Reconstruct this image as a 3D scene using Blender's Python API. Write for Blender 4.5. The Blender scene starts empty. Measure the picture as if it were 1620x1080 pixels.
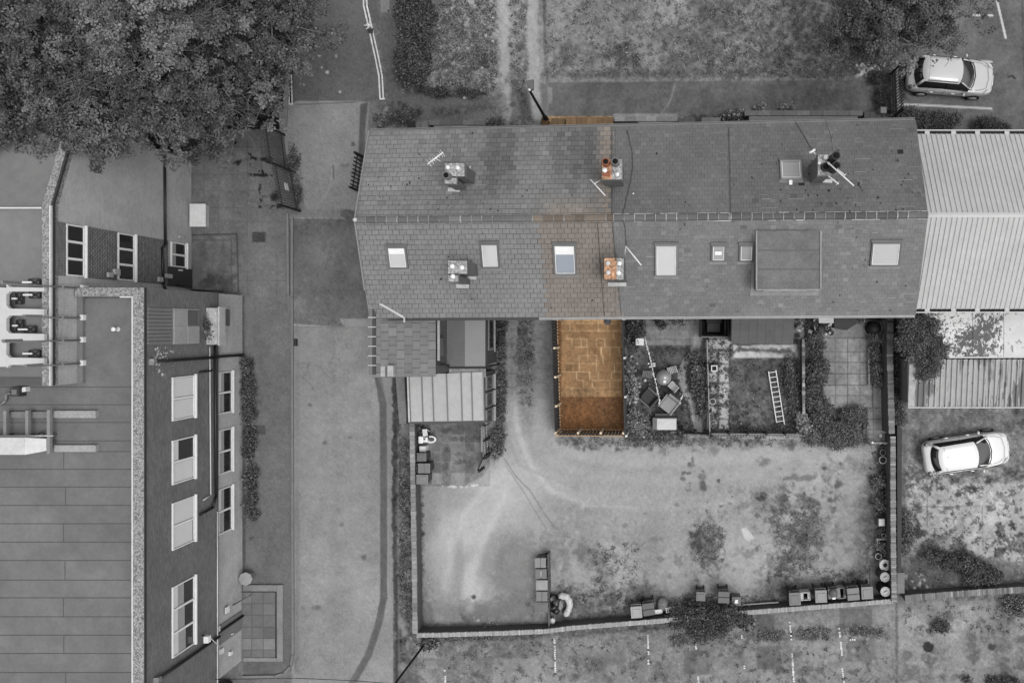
import bpy, bmesh, math, random
import numpy as np
from mathutils import Vector, Matrix

random.seed(7)
rng = np.random.default_rng(7)
SC = bpy.context.scene
COL = SC.collection

# ------------------------------------------------------------------ camera
H, F, CX, CY = 40.0, 1240.0, 1050.0, 515.0        # height, focal length in photo pixels, nadir in photo pixels
cam_d = bpy.data.cameras.new('camera')
cam = bpy.data.objects.new('camera', cam_d)
COL.objects.link(cam)
cam.location = (0, 0, H)
cam.rotation_euler = (0, 0, 0)
cam_d.sensor_width = 36.0
cam_d.lens = 36.0 * F / 1620.0
cam_d.shift_x = -(CX - 810.0) / 1620.0
cam_d.shift_y = -(540.0 - CY) / 1620.0
cam_d.clip_start = 0.5
cam_d.clip_end = 2000.0
SC.camera = cam

# ------------------------------------------------------------------ sky, sun, exposure
wd = bpy.data.worlds.new("World")
SC.world = wd
wd.use_nodes = True
nt = wd.node_tree
bg = nt.nodes['Background']
sky = nt.nodes.new('ShaderNodeTexSky')
sky.sky_type = 'NISHITA'
sky.sun_disc = False
sky.sun_elevation = math.radians(68)
sky.sun_rotation = math.radians(115)
sky.dust_density = 3.0
hs = nt.nodes.new('ShaderNodeHueSaturation')      # a grey cloudy sky
hs.inputs['Saturation'].default_value = 0.0
nt.links.new(sky.outputs[0], hs.inputs['Color'])
nt.links.new(hs.outputs[0], bg.inputs['Color'])
bg.inputs['Strength'].default_value = 0.15
sun_d = bpy.data.lights.new('sun', 'SUN')
sun_d.energy = 0.75
sun_d.angle = math.radians(28)
sun_d.color = (1.0, 0.995, 0.985)
sun = bpy.data.objects.new('sun', sun_d)
COL.objects.link(sun)
to_sun = Vector((0.34, -0.16, 0.93)).normalized()
sun.rotation_euler = to_sun.to_track_quat('Z', 'Y').to_euler()
SC.view_settings.view_transform = 'Standard'
SC.view_settings.look = 'None'
SC.view_settings.gamma = 1.0
SC.view_settings.use_curve_mapping = False
SC.view_settings.exposure = 1.0
SC.cycles.max_bounces = 6
SC.cycles.diffuse_bounces = 3
SC.cycles.transparent_max_bounces = 8

# ------------------------------------------------------------------ helpers
K = 1.65                                          # brightness of a white sheet on the ground in the finished exposure

def lin1(v):
    c = max(0.0, min(1.0, v / 255.0))
    return c / 12.92 if c <= 0.04045 else ((c + 0.055) / 1.055) ** 2.4

def lin(v):
    if isinstance(v, (tuple, list)):
        return tuple(min(0.9, lin1(c) / K) for c in v)
    a = min(0.9, lin1(v) / K)
    return (a, a, a)

def lin_arr(a):
    c = np.clip(a / 255.0, 0, 1)
    l = np.where(c <= 0.04045, c / 12.92, ((c + 0.055) / 1.055) ** 2.4) / K
    return np.clip(l, 0, 0.9)

def W(px, py, z=0.0):
    s = (H - z) / F
    return Vector(((px - CX) * s, (CY - py) * s, z))

def G(px, py):
    return W(px, py, 0.0)

def on_x(X, px, py):
    """point of the vertical plane x = X seen at a photo pixel"""
    d = F * X / (px - CX)
    return Vector((X, (CY - py) * d / F, H - d))

_mats = {}

def new_mat(name):
    m = bpy.data.materials.new(name)
    m.use_nodes = True
    n = m.node_tree
    return m, n, n.nodes['Principled BSDF']

def noise_factor(n, coord, layers):
    """product of (1 +- amt) noise layers as a value socket"""
    last = None
    for sc, amt in layers:
        t = n.nodes.new('ShaderNodeTexNoise')
        t.inputs['Scale'].default_value = sc
        t.inputs['Detail'].default_value = 4
        t.inputs['Roughness'].default_value = 0.65
        n.links.new(coord, t.inputs['Vector'])
        r = n.nodes.new('ShaderNodeMapRange')
        r.inputs['From Min'].default_value = 0.3
        r.inputs['From Max'].default_value = 0.7
        r.inputs['To Min'].default_value = 1 - amt
        r.inputs['To Max'].default_value = 1 + amt
        n.links.new(t.outputs['Fac'], r.inputs['Value'])
        if last is None:
            last = r.outputs[0]
        else:
            mm = n.nodes.new('ShaderNodeMath'); mm.operation = 'MULTIPLY'
            n.links.new(last, mm.inputs[0]); n.links.new(r.outputs[0], mm.inputs[1])
            last = mm.outputs[0]
    return last

def mul_col(n, col_socket, fac_socket):
    v = n.nodes.new('ShaderNodeVectorMath'); v.operation = 'SCALE'
    n.links.new(col_socket, v.inputs[0]); n.links.new(fac_socket, v.inputs['Scale'])
    return v.outputs[0]

def M(name, v, rough=0.8, noise=((1.3, .12), (9, .10)), metal=0.0, spec=0.3, bump=0.0):
    """plain weathered material; v = photo grey value (0-255) or an RGB of such"""
    if name in _mats:
        return _mats[name]
    m, n, b = new_mat(name)
    b.inputs['Roughness'].default_value = rough
    b.inputs['Metallic'].default_value = metal
    b.inputs['Specular IOR Level'].default_value = spec
    rgb = n.nodes.new('ShaderNodeRGB'); rgb.outputs[0].default_value = (*lin(v), 1)
    if noise:
        g = n.nodes.new('ShaderNodeNewGeometry')
        f = noise_factor(n, g.outputs['Position'], noise)
        n.links.new(mul_col(n, rgb.outputs[0], f), b.inputs['Base Color'])
        if bump:
            bp = n.nodes.new('ShaderNodeBump'); bp.inputs['Strength'].default_value = bump
            bp.inputs['Distance'].default_value = 0.02
            n.links.new(f, bp.inputs['Height']); n.links.new(bp.outputs[0], b.inputs['Normal'])
    else:
        n.links.new(rgb.outputs[0], b.inputs['Base Color'])
    _mats[name] = m
    return m

def MV(name, rough=0.85, noise=((30, .15),), spec=0.25, transl=0.0):
    """material coloured by the mesh's own Col attribute"""
    if name in _mats:
        return _mats[name]
    m, n, b = new_mat(name)
    b.inputs['Roughness'].default_value = rough
    b.inputs['Specular IOR Level'].default_value = spec
    a = n.nodes.new('ShaderNodeAttribute'); a.attribute_name = 'Col'
    s = a.outputs['Color']
    if noise:
        g = n.nodes.new('ShaderNodeNewGeometry')
        s = mul_col(n, s, noise_factor(n, g.outputs['Position'], noise))
    n.links.new(s, b.inputs['Base Color'])
    _mats[name] = m
    return m

def MBRICK(name, v, vm, plane='YZ', bw=0.225, bh=0.075, mortar=0.1, var=0.25, rough=0.9, noise=((0.7, .12), (6, .1)), offset=0.5):
    """brick or block courses on a flat surface"""
    if name in _mats:
        return _mats[name]
    m, n, b = new_mat(name)
    b.inputs['Roughness'].default_value = rough
    b.inputs['Specular IOR Level'].default_value = 0.2
    g = n.nodes.new('ShaderNodeNewGeometry')
    sp = n.nodes.new('ShaderNodeSeparateXYZ'); n.links.new(g.outputs['Position'], sp.inputs[0])
    cb = n.nodes.new('ShaderNodeCombineXYZ')
    n.links.new(sp.outputs['XYZ'.index(plane[0])], cb.inputs[0])
    n.links.new(sp.outputs['XYZ'.index(plane[1])], cb.inputs[1])
    t = n.nodes.new('ShaderNodeTexBrick')
    n.links.new(cb.outputs[0], t.inputs['Vector'])
    t.offset = offset
    t.inputs['Scale'].default_value = 1.0
    t.inputs['Brick Width'].default_value = bw
    t.inputs['Row Height'].default_value = bh
    t.inputs['Mortar Size'].default_value = bh * mortar
    t.inputs['Bias'].default_value = 0.0
    c = lin(v)
    t.inputs['Color1'].default_value = (*[x * (1 - var) for x in c], 1)
    t.inputs['Color2'].default_value = (*[x * (1 + var) for x in c], 1)
    t.inputs['Mortar'].default_value = (*lin(vm), 1)
    n.links.new(mul_col(n, t.outputs['Color'], noise_factor(n, g.outputs['Position'], noise)), b.inputs['Base Color'])
    _mats[name] = m
    return m

def GLASS(name, v=40, rough=0.06, spec=0.6):
    return M(name, v, rough, noise=((2.0, .15),), spec=spec)

class MB:
    """collects shapes and links them as one mesh object"""
    def __init__(s):
        s.v = []; s.f = []; s.c = []; s.sm = []
    def _add(s, vs, fs, col=None, smooth=False):
        o = len(s.v)
        s.v.extend([tuple(p) for p in vs])
        for f in fs:
            s.f.append(tuple(i + o for i in f)); s.c.append(col); s.sm.append(smooth)
        return s
    def face(s, pts, col=None):
        return s._add(pts, [tuple(range(len(pts)))], col)
    def prism(s, pts, z0, z1, col=None):
        """vertical prism over a plan polygon; z0/z1 numbers or per-point lists"""
        n = len(pts)
        a = sum(pts[i][0] * pts[(i + 1) % n][1] - pts[(i + 1) % n][0] * pts[i][1] for i in range(n))
        if a < 0:
            pts = list(pts)[::-1]
            if not isinstance(z0, (int, float)): z0 = list(z0)[::-1]
            if not isinstance(z1, (int, float)): z1 = list(z1)[::-1]
        z0s = [z0] * n if isinstance(z0, (int, float)) else z0
        z1s = [z1] * n if isinstance(z1, (int, float)) else z1
        vs = [(p[0], p[1], z) for p, z in zip(pts, z0s)] + [(p[0], p[1], z) for p, z in zip(pts, z1s)]
        fs = [tuple(range(n - 1, -1, -1)), tuple(range(n, 2 * n))]
        fs += [(i, (i + 1) % n, n + (i + 1) % n, n + i) for i in range(n)]
        return s._add(vs, fs, col)
    def box(s, c, size, rz=0.0, col=None, rot=None, taper=1.0):
        x, y, z = [k / 2 for k in size]
        vs = []
        for dz in (-z, z):
            t = taper if dz < 0 else 1.0
            for dx, dy in ((-x, -y), (x, -y), (x, y), (-x, y)):
                vs.append(Vector((dx * t, dy * t, dz)))
        R = rot if rot is not None else Matrix.Rotation(rz, 3, 'Z')
        c = Vector(c)
        return s._add([c + R @ p for p in vs],
                      [(3, 2, 1, 0), (4, 5, 6, 7), (0, 1, 5, 4), (1, 2, 6, 5), (2, 3, 7, 6), (3, 0, 4, 7)], col)
    def bar(s, p, q, w, h=None, col=None):
        """box of section w x h from p to q"""
        p = Vector(p); q = Vector(q); d = q - p
        if d.length < 1e-6: return s
        h = h or w
        X = d.normalized()
        up = Vector((0, 0, 1)) if abs(X.z) < 0.95 else Vector((0, 1, 0))
        Y = up.cross(X).normalized(); Z = X.cross(Y)
        R = Matrix((X, Y, Z)).transposed()
        return s.box((p + q) / 2, (d.length, w, h), rot=R, col=col)
    def tube(s, p, q, r0, r1=None, n=8, col=None, cap=True, smooth=True):
        p = Vector(p); q = Vector(q); d = q - p
        if d.length < 1e-6: return s
        r1 = r0 if r1 is None else r1
        X = d.normalized()
        up = Vector((0, 0, 1)) if abs(X.z) < 0.95 else Vector((0, 1, 0))
        A = up.cross(X).normalized(); B = X.cross(A)
        vs = []
        for c, r in ((p, r0), (q, r1)):
            for i in range(n):
                t = 2 * math.pi * i / n
                vs.append(c + (A * math.cos(t) + B * math.sin(t)) * r)
        s._add(vs, [(i, (i + 1) % n, n + (i + 1) % n, n + i) for i in range(n)], col, smooth)
        if cap:
            o = len(s.v) - 2 * n
            s.f.append(tuple(o + i for i in range(n - 1, -1, -1))); s.c.append(col); s.sm.append(False)
            s.f.append(tuple(o + n + i for i in range(n))); s.c.append(col); s.sm.append(False)
        return s
    def path(s, pts, r, n=6, col=None):
        for a, b in zip(pts, pts[1:]):
            s.tube(a, b, r, r, n, col)
        return s
    def lathe(s, c, prof, n=16, col=None, smooth=True):
        """prof: list of (radius, z) from bottom to top, closed at both ends if radius 0"""
        c = Vector(c); vs = []
        for r, z in prof:
            for i in range(n):
                t = 2 * math.pi * i / n
                vs.append(c + Vector((r * math.cos(t), r * math.sin(t), z)))
        fs = []
        for k in range(len(prof) - 1):
            for i in range(n):
                fs.append((k * n + i, k * n + (i + 1) % n, (k + 1) * n + (i + 1) % n, (k + 1) * n + i))
        s._add(vs, fs, col, smooth)
        return s
    def lump(s, c, size, seed=0, n=12, m=8, amp=.18, col=None, flat=0.0):
        """uneven rounded heap"""
        r = random.Random(seed); c = Vector(c)
        ph = [(r.uniform(0, 6.28), r.randint(2, 5), r.uniform(.3, 1)) for _ in range(4)]
        vs = []
        for j in range(m + 1):
            th = math.pi * j / m
            for i in range(n):
                t = 2 * math.pi * i / n
                k = 1 + amp * sum(a * math.sin(f * t + p + j * .9) for p, f, a in ph) / 2 * math.sin(th)
                k += r.uniform(-.04, .04)
                z = math.cos(th)
                if z < 0: z *= (1 - flat)
                vs.append(c + Vector((size[0] * k * math.sin(th) * math.cos(t), size[1] * k * math.sin(th) * math.sin(t), size[2] * z * k)))
        fs = []
        for j in range(m):
            for i in range(n):
                fs.append((j * n + i, (j + 1) * n + i, (j + 1) * n + (i + 1) % n, j * n + (i + 1) % n))
        return s._add(vs, fs, col, True)
    def build(s, name, mat, parent=None, bevel=0.0, subsurf=0):
        me = bpy.data.meshes.new(name)
        me.from_pydata(s.v, [], s.f)
        if any(s.sm):
            me.polygons.foreach_set('use_smooth', s.sm)
        if any(c is not None for c in s.c):
            at = me.color_attributes.new('Col', 'FLOAT_COLOR', 'CORNER')
            arr = np.zeros((len(me.loops), 4), np.float32); k = 0
            for f, c in zip(s.f, s.c):
                cc = c if c is not None else (.1, .1, .1)
                arr[k:k + len(f)] = (*cc[:3], 1); k += len(f)
            at.data.foreach_set('color', arr.ravel())
        me.update()
        o = bpy.data.objects.new(name, me)
        me.materials.append(mat)
        COL.objects.link(o)
        if parent is not None:
            o.parent = parent
            o.matrix_parent_inverse = Matrix.Translation(-parent.location) if parent.get('_root') else Matrix()
        if bevel:
            b = o.modifiers.new('bevel', 'BEVEL'); b.width = bevel; b.segments = 2; b.limit_method = 'ANGLE'
        if subsurf:
            b = o.modifiers.new('sub', 'SUBSURF'); b.levels = subsurf; b.render_levels = subsurf
        return o

def tag(o, label, cat, group=None, kind=None):
    o['label'] = label; o['category'] = cat
    if group: o['group'] = group
    if kind: o['kind'] = kind
    return o

def struct(o):
    o['kind'] = 'structure'
    return o

def thing(name, label, cat, loc=(0, 0, 0), rz=0.0, group=None):
    """an Empty at the base of a thing; parts modelled in local axes"""
    e = bpy.data.objects.new(name, None)
    e.location = loc; e.rotation_euler = (0, 0, rz)
    e.empty_display_size = .2
    COL.objects.link(e)
    return tag(e, label, cat, group)

def thing_w(name, label, cat, loc, group=None):
    """an Empty whose parts are modelled in world coordinates"""
    e = thing(name, label, cat, loc, 0.0, group)
    e['_root'] = True
    return e

def dup(root, loc, rz, label, group=None):
    r = root.copy(); COL.objects.link(r)
    r.location = loc; r.rotation_euler = (0, 0, rz); r['label'] = label
    if group: r['group'] = group
    for ch in list(root.children):
        c = ch.copy(); COL.objects.link(c); c.parent = r
        for g in ch.children:
            d = g.copy(); COL.objects.link(d); d.parent = c
    return r

# ------------------------------------------------------------------ leaves
def leaf_mesh(name, centers, size, cols, mat, parent=None, up=0.6, elong=1.6, jitter=.35):
    """one mesh of many small bent leaf faces; centers (n,3), cols (n,3)"""
    n = len(centers)
    nrm = rng.normal(size=(n, 3)); nrm /= np.linalg.norm(nrm, axis=1, keepdims=True)
    nrm[:, 2] = np.abs(nrm[:, 2]); nrm[:, 2] += up; nrm /= np.linalg.norm(nrm, axis=1, keepdims=True)
    t = rng.normal(size=(n, 3)); t -= (t * nrm).sum(1, keepdims=True) * nrm; t /= np.linalg.norm(t, axis=1, keepdims=True)
    b = np.cross(nrm, t)
    s = size * (1 + jitter * rng.uniform(-1, 1, size=(n, 1)))
    l = t * s * elong * .5; w = b * s * .5
    bend = nrm * s * .18
    P = np.stack([centers - l - bend, centers - w * 1.0 + bend * .3, centers + l - bend, centers + w * 1.0 + bend * .3], 1).reshape(-1, 3)
    me = bpy.data.meshes.new(name)
    me.vertices.add(4 * n); me.vertices.foreach_set('co', P.astype(np.float32).ravel())
    me.loops.add(4 * n); me.loops.foreach_set('vertex_index', np.arange(4 * n, dtype=np.int32))
    me.polygons.add(n)
    me.polygons.foreach_set('loop_start', np.arange(0, 4 * n, 4, dtype=np.int32))
    me.update(calc_edges=True)
    at = me.color_attributes.new('Col', 'FLOAT_COLOR', 'CORNER')
    cc = np.ones((n, 4, 4), np.float32); cc[:, :, :3] = cols[:, None, :]
    at.data.foreach_set('color', cc.ravel())
    o = bpy.data.objects.new(name, me); me.materials.append(mat); COL.objects.link(o)
    if parent is not None:
        o.parent = parent
        o.matrix_parent_inverse = Matrix.Translation(-parent.location) if parent.get('_root') else Matrix()
    return o

LEAF = None
def leaf_mat():
    return MV('leaves', rough=0.6, noise=None, spec=0.3)

def grey_cols(n, v, sd):
    a = np.clip(v + rng.normal(size=n) * sd, 12, 250)
    l = lin_arr(a)
    return np.stack([l, l, l], 1)
# ================================================================== GROUND
STEP = 1.5
core_x = np.arange(-150, 1950.1, STEP); core_y = np.arange(-180, 1320.1, STEP)
gxs = np.concatenate([[-9000, -3000, -900, -300], core_x, [2060, 2500, 4500, 11000]])
gys = np.concatenate([[-9000, -3000, -900, -300], core_y, [1430, 2000, 4500, 10000]])
NX, NY = len(gxs), len(gys)
PX, PY = np.meshgrid(gxs, gys)                     # rows = y
PX = PX.astype(np.float32); PY = PY.astype(np.float32)

def vnoise(scale, seed, octaves=1, sx=1.0, sy=1.0, gain=.6):
    out = np.zeros(PX.shape, np.float32); amp = 1.0; tot = 0
    r = np.random.default_rng(seed)
    for o in range(octaves):
        n = 256
        lat = r.normal(size=(n, n)).astype(np.float32)
        x = (PX / (scale * sx) + 37.3) % n; y = (PY / (scale * sy) + 11.7) % n
        x0 = np.floor(x).astype(int); y0 = np.floor(y).astype(int)
        fx = x - x0; fy = y - y0
        fx = fx * fx * (3 - 2 * fx); fy = fy * fy * (3 - 2 * fy)
        x0 %= n; y0 %= n; x1 = (x0 + 1) % n; y1 = (y0 + 1) % n
        out += amp * ((lat[y0, x0] * (1 - fx) + lat[y0, x1] * fx) * (1 - fy) + (lat[y1, x0] * (1 - fx) + lat[y1, x1] * fx) * fy)
        tot += amp * amp; amp *= gain; scale = scale / 2.1
    return out / math.sqrt(tot) / .75

NB = vnoise(90, 1, 3)       # big blotches
NM = vnoise(30, 2, 5, gain=.78)
NS = vnoise(12, 3, 4, gain=.82)
NF = vnoise(4.2, 4, 2, gain=.9)
NW = rng.normal(size=PX.shape).astype(np.float32)
V = np.full(PX.shape, 104, np.float32) + 5 * NB + 5 * NM + 4 * NW

def _bb(x0, x1, y0, y1):
    i0 = np.searchsorted(gxs, x0); i1 = np.searchsorted(gxs, x1) + 1
    j0 = np.searchsorted(gys, y0); j1 = np.searchsorted(gys, y1) + 1
    return (slice(max(0, j0), j1), slice(max(0, i0), i1))

def sd_poly(pts, sl):
    x = PX[sl]; y = PY[sl]
    d = np.full(x.shape, 1e9, np.float32); ins = np.zeros(x.shape, bool)
    n = len(pts)
    for i in range(n):
        ax, ay = pts[i]; bx, by = pts[(i + 1) % n]
        ex, ey = bx - ax, by - ay
        L = ex * ex + ey * ey + 1e-9
        t = np.clip(((x - ax) * ex + (y - ay) * ey) / L, 0, 1)
        d = np.minimum(d, (x - ax - t * ex) ** 2 + (y - ay - t * ey) ** 2)
        c = ((ay <= y) & (by > y)) | ((by <= y) & (ay > y))
        if abs(ey) > 1e-9:
            xi = ax + (y - ay) / ey * ex
            ins ^= c & (x < xi)
    d = np.sqrt(d)
    return np.where(ins, d, -d)

def sstep(a, lo, hi):
    t = np.clip((a - lo) / (hi - lo), 0, 1)
    return t * t * (3 - 2 * t)

def mixin(sl, a, v, tex):
    val = v
    if tex:
        val = v + tex[0] * NB[sl] + tex[1] * NM[sl] + tex[2] * NS[sl] + tex[3] * NF[sl] + tex[4] * NW[sl]
    V[sl] = V[sl] * (1 - a) + val * a

def poly(pts, v, soft=1.0, amt=1.0, tex=(3, 3, 2, 2, 2), warp=0.0):
    xs = [p[0] for p in pts]; ys = [p[1] for p in pts]; m = soft * 3 + warp * 3 + 3
    sl = _bb(min(xs) - m, max(xs) + m, min(ys) - m, max(ys) + m)
    sd = sd_poly(pts, sl)
    if warp: sd = sd + warp * NS[sl]
    mixin(sl, amt * sstep(sd, -soft, soft), v, tex)

def rect(x0, y0, x1, y1, v, **k):
    poly([(x0, y0), (x1, y0), (x1, y1), (x0, y1)], v, **k)

def stroke(pts, w, v, soft=1.0, amt=1.0, tex=(0, 2, 2, 2, 2), warp=0.0, breakup=None):
    xs = [p[0] for p in pts]; ys = [p[1] for p in pts]; m = w + soft * 3 + warp * 3 + 3
    sl = _bb(min(xs) - m, max(xs) + m, min(ys) - m, max(ys) + m)
    x = PX[sl]; y = PY[sl]; d = np.full(x.shape, 1e9, np.float32)
    for (ax, ay), (bx, by) in zip(pts, pts[1:]):
        ex, ey = bx - ax, by - ay; L = ex * ex + ey * ey + 1e-9
        t = np.clip(((x - ax) * ex + (y - ay) * ey) / L, 0, 1)
        d = np.minimum(d, (x - ax - t * ex) ** 2 + (y - ay - t * ey) ** 2)
    sd = w / 2 - np.sqrt(d)
    if warp: sd = sd + warp * NS[sl]
    a = amt * sstep(sd, -soft, soft)
    if breakup is not None:
        a = a * sstep(NS[sl] + NF[sl] * .6, breakup - .4, breakup + .4)
    mixin(sl, a, v, tex)

def blob(cx, cy, rx, ry, v, amt=.8, warp=.35, tex=(0, 3, 3, 3, 3), rot=0.0, sharp=.45):
    m = 1.9
    R = max(rx, ry) * m
    sl = _bb(cx - R, cx + R, cy - R, cy + R)
    c, s = math.cos(math.radians(rot)), math.sin(math.radians(rot))
    dx = PX[sl] - cx; dy = PY[sl] - cy
    d = np.sqrt(((dx * c + dy * s) / rx) ** 2 + ((-dx * s + dy * c) / ry) ** 2)
    d = d + warp * (NM[sl] * .5 + NS[sl] * .5)
    mixin(sl, amt * (1 - sstep(d, 1 - sharp, 1 + sharp)), v, tex)

def spots(pts_poly, n, rmin, rmax, v, amt, seed, vsd=6):
    r = random.Random(seed)
    xs = [p[0] for p in pts_poly]; ys = [p[1] for p in pts_poly]
    for _ in range(n):
        x = r.uniform(min(xs), max(xs)); y = r.uniform(min(ys), max(ys))
        k = len(pts_poly); ins = False
        for i in range(k):
            ax, ay = pts_poly[i]; bx, by = pts_poly[(i + 1) % k]
            if (ay > y) != (by > y) and x < ax + (y - ay) / (by - ay) * (bx - ax): ins = not ins
        if ins:
            q = r.uniform(rmin, rmax)
            blob(x, y, q * r.uniform(.7, 1.4), q * r.uniform(.7, 1.4), v + r.gauss(0, vsd), amt=amt * r.uniform(.6, 1), warp=.5)

GR = (6, 8, 7, 7, 7)        # grass-like texture amplitudes
TA = (2.5, 1.6, 1.0, 1.2, 5)  # tarmac
# --- north-west under the trees, paved court
rect(-9000, -9000, 470, 240, 30, tex=(2, 3, 3, 3, 3))  # near-black soil colour deepens the shade in the crown gaps
rect(-9000, 250, 305, 1300, 90, tex=TA)
rect(300, 205, 458, 468, 99, tex=(3, 4, 3, 2, 5))
for x in (322, 345, 368, 391, 414, 437):
    stroke([(x, 215), (x + 1, 465)], 1.3, 74, soft=.8, amt=.7, breakup=-.4)
for y in (232, 254, 276, 301, 328, 350, 372, 398, 420, 443):
    stroke([(305, y), (452, y + 1)], 1.3, 74, soft=.8, amt=.7, breakup=-.4)
blob(330, 262, 26, 12, 112, amt=.5); blob(345, 300, 30, 20, 106, amt=.4); blob(420, 380, 40, 40, 112, amt=.45); blob(420, 420, 30, 30, 116, amt=.5)
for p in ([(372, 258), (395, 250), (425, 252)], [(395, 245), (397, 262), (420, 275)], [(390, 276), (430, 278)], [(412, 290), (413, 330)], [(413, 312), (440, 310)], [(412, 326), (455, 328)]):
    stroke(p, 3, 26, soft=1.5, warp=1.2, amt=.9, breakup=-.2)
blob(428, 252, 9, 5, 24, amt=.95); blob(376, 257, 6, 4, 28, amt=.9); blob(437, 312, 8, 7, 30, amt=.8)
rect(302, 374, 376, 463, 102, tex=(4, 5, 4, 2, 2))
for x in (318, 336, 354): stroke([(x, 380), (x, 460)], 1, 86, soft=.7, amt=.5)
for y in (395, 412, 430, 446): stroke([(304, y), (366, y)], 1, 86, soft=.7, amt=.5)
stroke([(304, 372), (375, 370), (377, 462)], 2, 62, soft=1); stroke([(304, 380), (366, 380), (367, 462)], 1.3, 74, soft=.8)
blob(345, 445, 26, 9, 55, amt=.45)
rect(399, 367, 420, 383, 66, tex=TA)
# west pavement
rect(378, 466, 462, 1042, 98, tex=(2.5, 2.5, 1.5, 1.5, 4.5))
rect(380, 470, 400, 545, 104, amt=.5)
rect(400, 672, 420, 687, 74, tex=TA)
blob(398, 850, 4, 4, 66); blob(400, 880, 16, 20, 104, amt=.5)
poly([(383, 1042), (462, 1042), (467, 1020), (467, 1052), (445, 1068), (385, 1070)], 90, tex=(3, 3, 2, 2, 3))
stroke([(384, 470), (386, 920)], 5, 62, soft=2, amt=.7, warp=.6)
# road
poly([(463, -9000), (470, -200), (572, -200), (577, 0), (598, 75), (610, 160), (470, 166), (463, 160)], 88, tex=TA)
poly([(440, 170), (470, 160), (586, 160), (577, 250), (566, 345), (455, 346), (462, 300), (446, 250)], 130, soft=1.2, tex=(3, 2.5, 1.5, 1.2, 5))
poly([(473, 330), (560, 331), (566, 346), (460, 346)], 108, soft=3, amt=.5)
blob(550, 337, 16, 7, 86, amt=.9, sharp=.2); blob(545, 262, 9, 4, 90, amt=.6); blob(560, 275, 6, 5, 88, amt=.6); blob(559, 228, 3, 3, 80)
stroke([(472, 264), (560, 265)], 4, 124, soft=2, amt=.5)
stroke([(525, 268), (524, 290), (514, 312), (503, 322)], 1.3, 150, soft=.9, amt=.8)
stroke([(528, 270), (533, 290), (545, 308), (565, 322)], 1.3, 142, soft=.9, amt=.7)
stroke([(527, 262), (528, 282)], 2.2, 76, soft=1, amt=.7); stroke([(527, 325), (527, 345)], 1.2, 80, soft=.8, amt=.6)
poly([(462, 300), (478, 290), (482, 328), (470, 342), (456, 342)], 84, soft=3, amt=.5, warp=1)
poly([(570, 165), (582, 162), (578, 205), (577, 258), (567, 256), (568, 215)], 86, soft=1.2)
rect(458, 346, 592, 516, 92, soft=.8, tex=(4, 4, 2, 2, 4.5))
blob(520, 400, 34, 30, 104, amt=.5); blob(490, 470, 26, 24, 88, amt=.5); blob(560, 490, 30, 16, 100, amt=.4)
poly([(462, 516), (622, 516), (622, 9000), (462, 9000)], 135, soft=.8, tex=(4, 3, 1.6, 1.4, 5))
poly([(462, 512), (544, 517), (538, 504), (592, 504), (592, 540), (463, 540)], 135, soft=.8, tex=(4, 3, 1.6, 1.4, 5))
stroke([(470, 516), (470, 1060)], 7, 112, soft=2.5, amt=.7, warp=1)
stroke([(477, 740), (480, 840)], 6, 132, soft=3, amt=.4); blob(483, 768, 4, 9, 142, amt=.5)
rect(462, 516, 520, 760, 128, soft=1.5, amt=.6)
blob(520, 900, 50, 90, 135, amt=.4); blob(560, 700, 40, 120, 133, amt=.4); blob(555, 1010, 60, 50, 134, amt=.4)
rect(463, 735, 530, 775, 134, soft=1.5, amt=.5); rect(566, 517, 590, 592, 134, soft=1.2, amt=.4)
stroke([(597, 590), (606, 640), (607, 760), (607, 945), (598, 990), (583, 1035), (556, 1082), (540, 1110)], 11, 91, soft=1.2, tex=(0, 2, 2, 2, 2), warp=.3)
stroke([(599, 590), (616, 640), (618, 760), (618, 940)], 6, 124, soft=1.5, amt=.5)
for x_ in (498, 556): stroke([(x_, 520), (x_ + 4, 700), (x_ + 2, 1080)], 12, 138, soft=6, amt=.25, tex=(2, 1, 1, 1, 3))
stroke([(528, 520), (530, 760), (526, 1080)], 14, 118, soft=7, amt=.22, tex=(2, 1, 1, 1, 3))
_q = random.Random(77)
for k in range(9):
    x_, y_ = _q.uniform(470, 590), _q.uniform(530, 1060); P_ = [(x_, y_)]
    for m_ in range(5): x_ += _q.uniform(-10, 12); y_ += _q.uniform(-6, 14); P_.append((x_, y_))
    stroke(P_, .9, 88, soft=.7, amt=.5, tex=None)
for q in ((515, 700, 4, 3), (553, 692, 3.5, 2.5), (490, 640, 3, 3), (540, 830, 5, 4), (500, 960, 6, 4), (575, 880, 4, 5), (520, 400, 4, 3)): blob(*q, 82, amt=.6, warp=.3)
rect(545, 505, 592, 518, 128, soft=1, amt=.8); stroke([(544, 505), (544, 517)], 1, 84, amt=.7); stroke([(463, 517), (544, 517)], 1, 84, amt=.6)
stroke([(463, 345), (560, 346)], 1.5, 150, soft=.8, amt=.6, breakup=-.2); stroke([(470, 165.5), (586, 160.5)], 1.3, 60, soft=.8, amt=.7)
# gravel verge east of the road
poly([(621, 590), (656, 590), (658, 1010), (668, 1200), (628, 1200), (626, 960), (620, 800)], 84, soft=1.5, warp=1, tex=(4, 8, 10, 8, 6))
stroke([(624, 595), (626, 690), (622, 780), (624, 860), (627, 960), (628, 1080)], 6, 56, soft=2, warp=1.2, amt=.8)
stroke([(630, 690), (631, 1080)], 1.8, 114, soft=1, amt=.7)
poly([(633, 600), (645, 600), (648, 690), (636, 690)], 110, soft=1.5, amt=.7)
for q in ((636, 985, 6, 9), (640, 1000, 5, 6), (645, 1018, 3, 6), (638, 1055, 8, 8)): blob(*q, 128, amt=.8, warp=.15)
spots([(634, 700), (652, 700), (652, 980), (634, 980)], 60, 2, 6, 60, .6, 3)
spots([(634, 700), (652, 700), (652, 980), (634, 980)], 40, 1.5, 4, 118, .6, 4)
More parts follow.
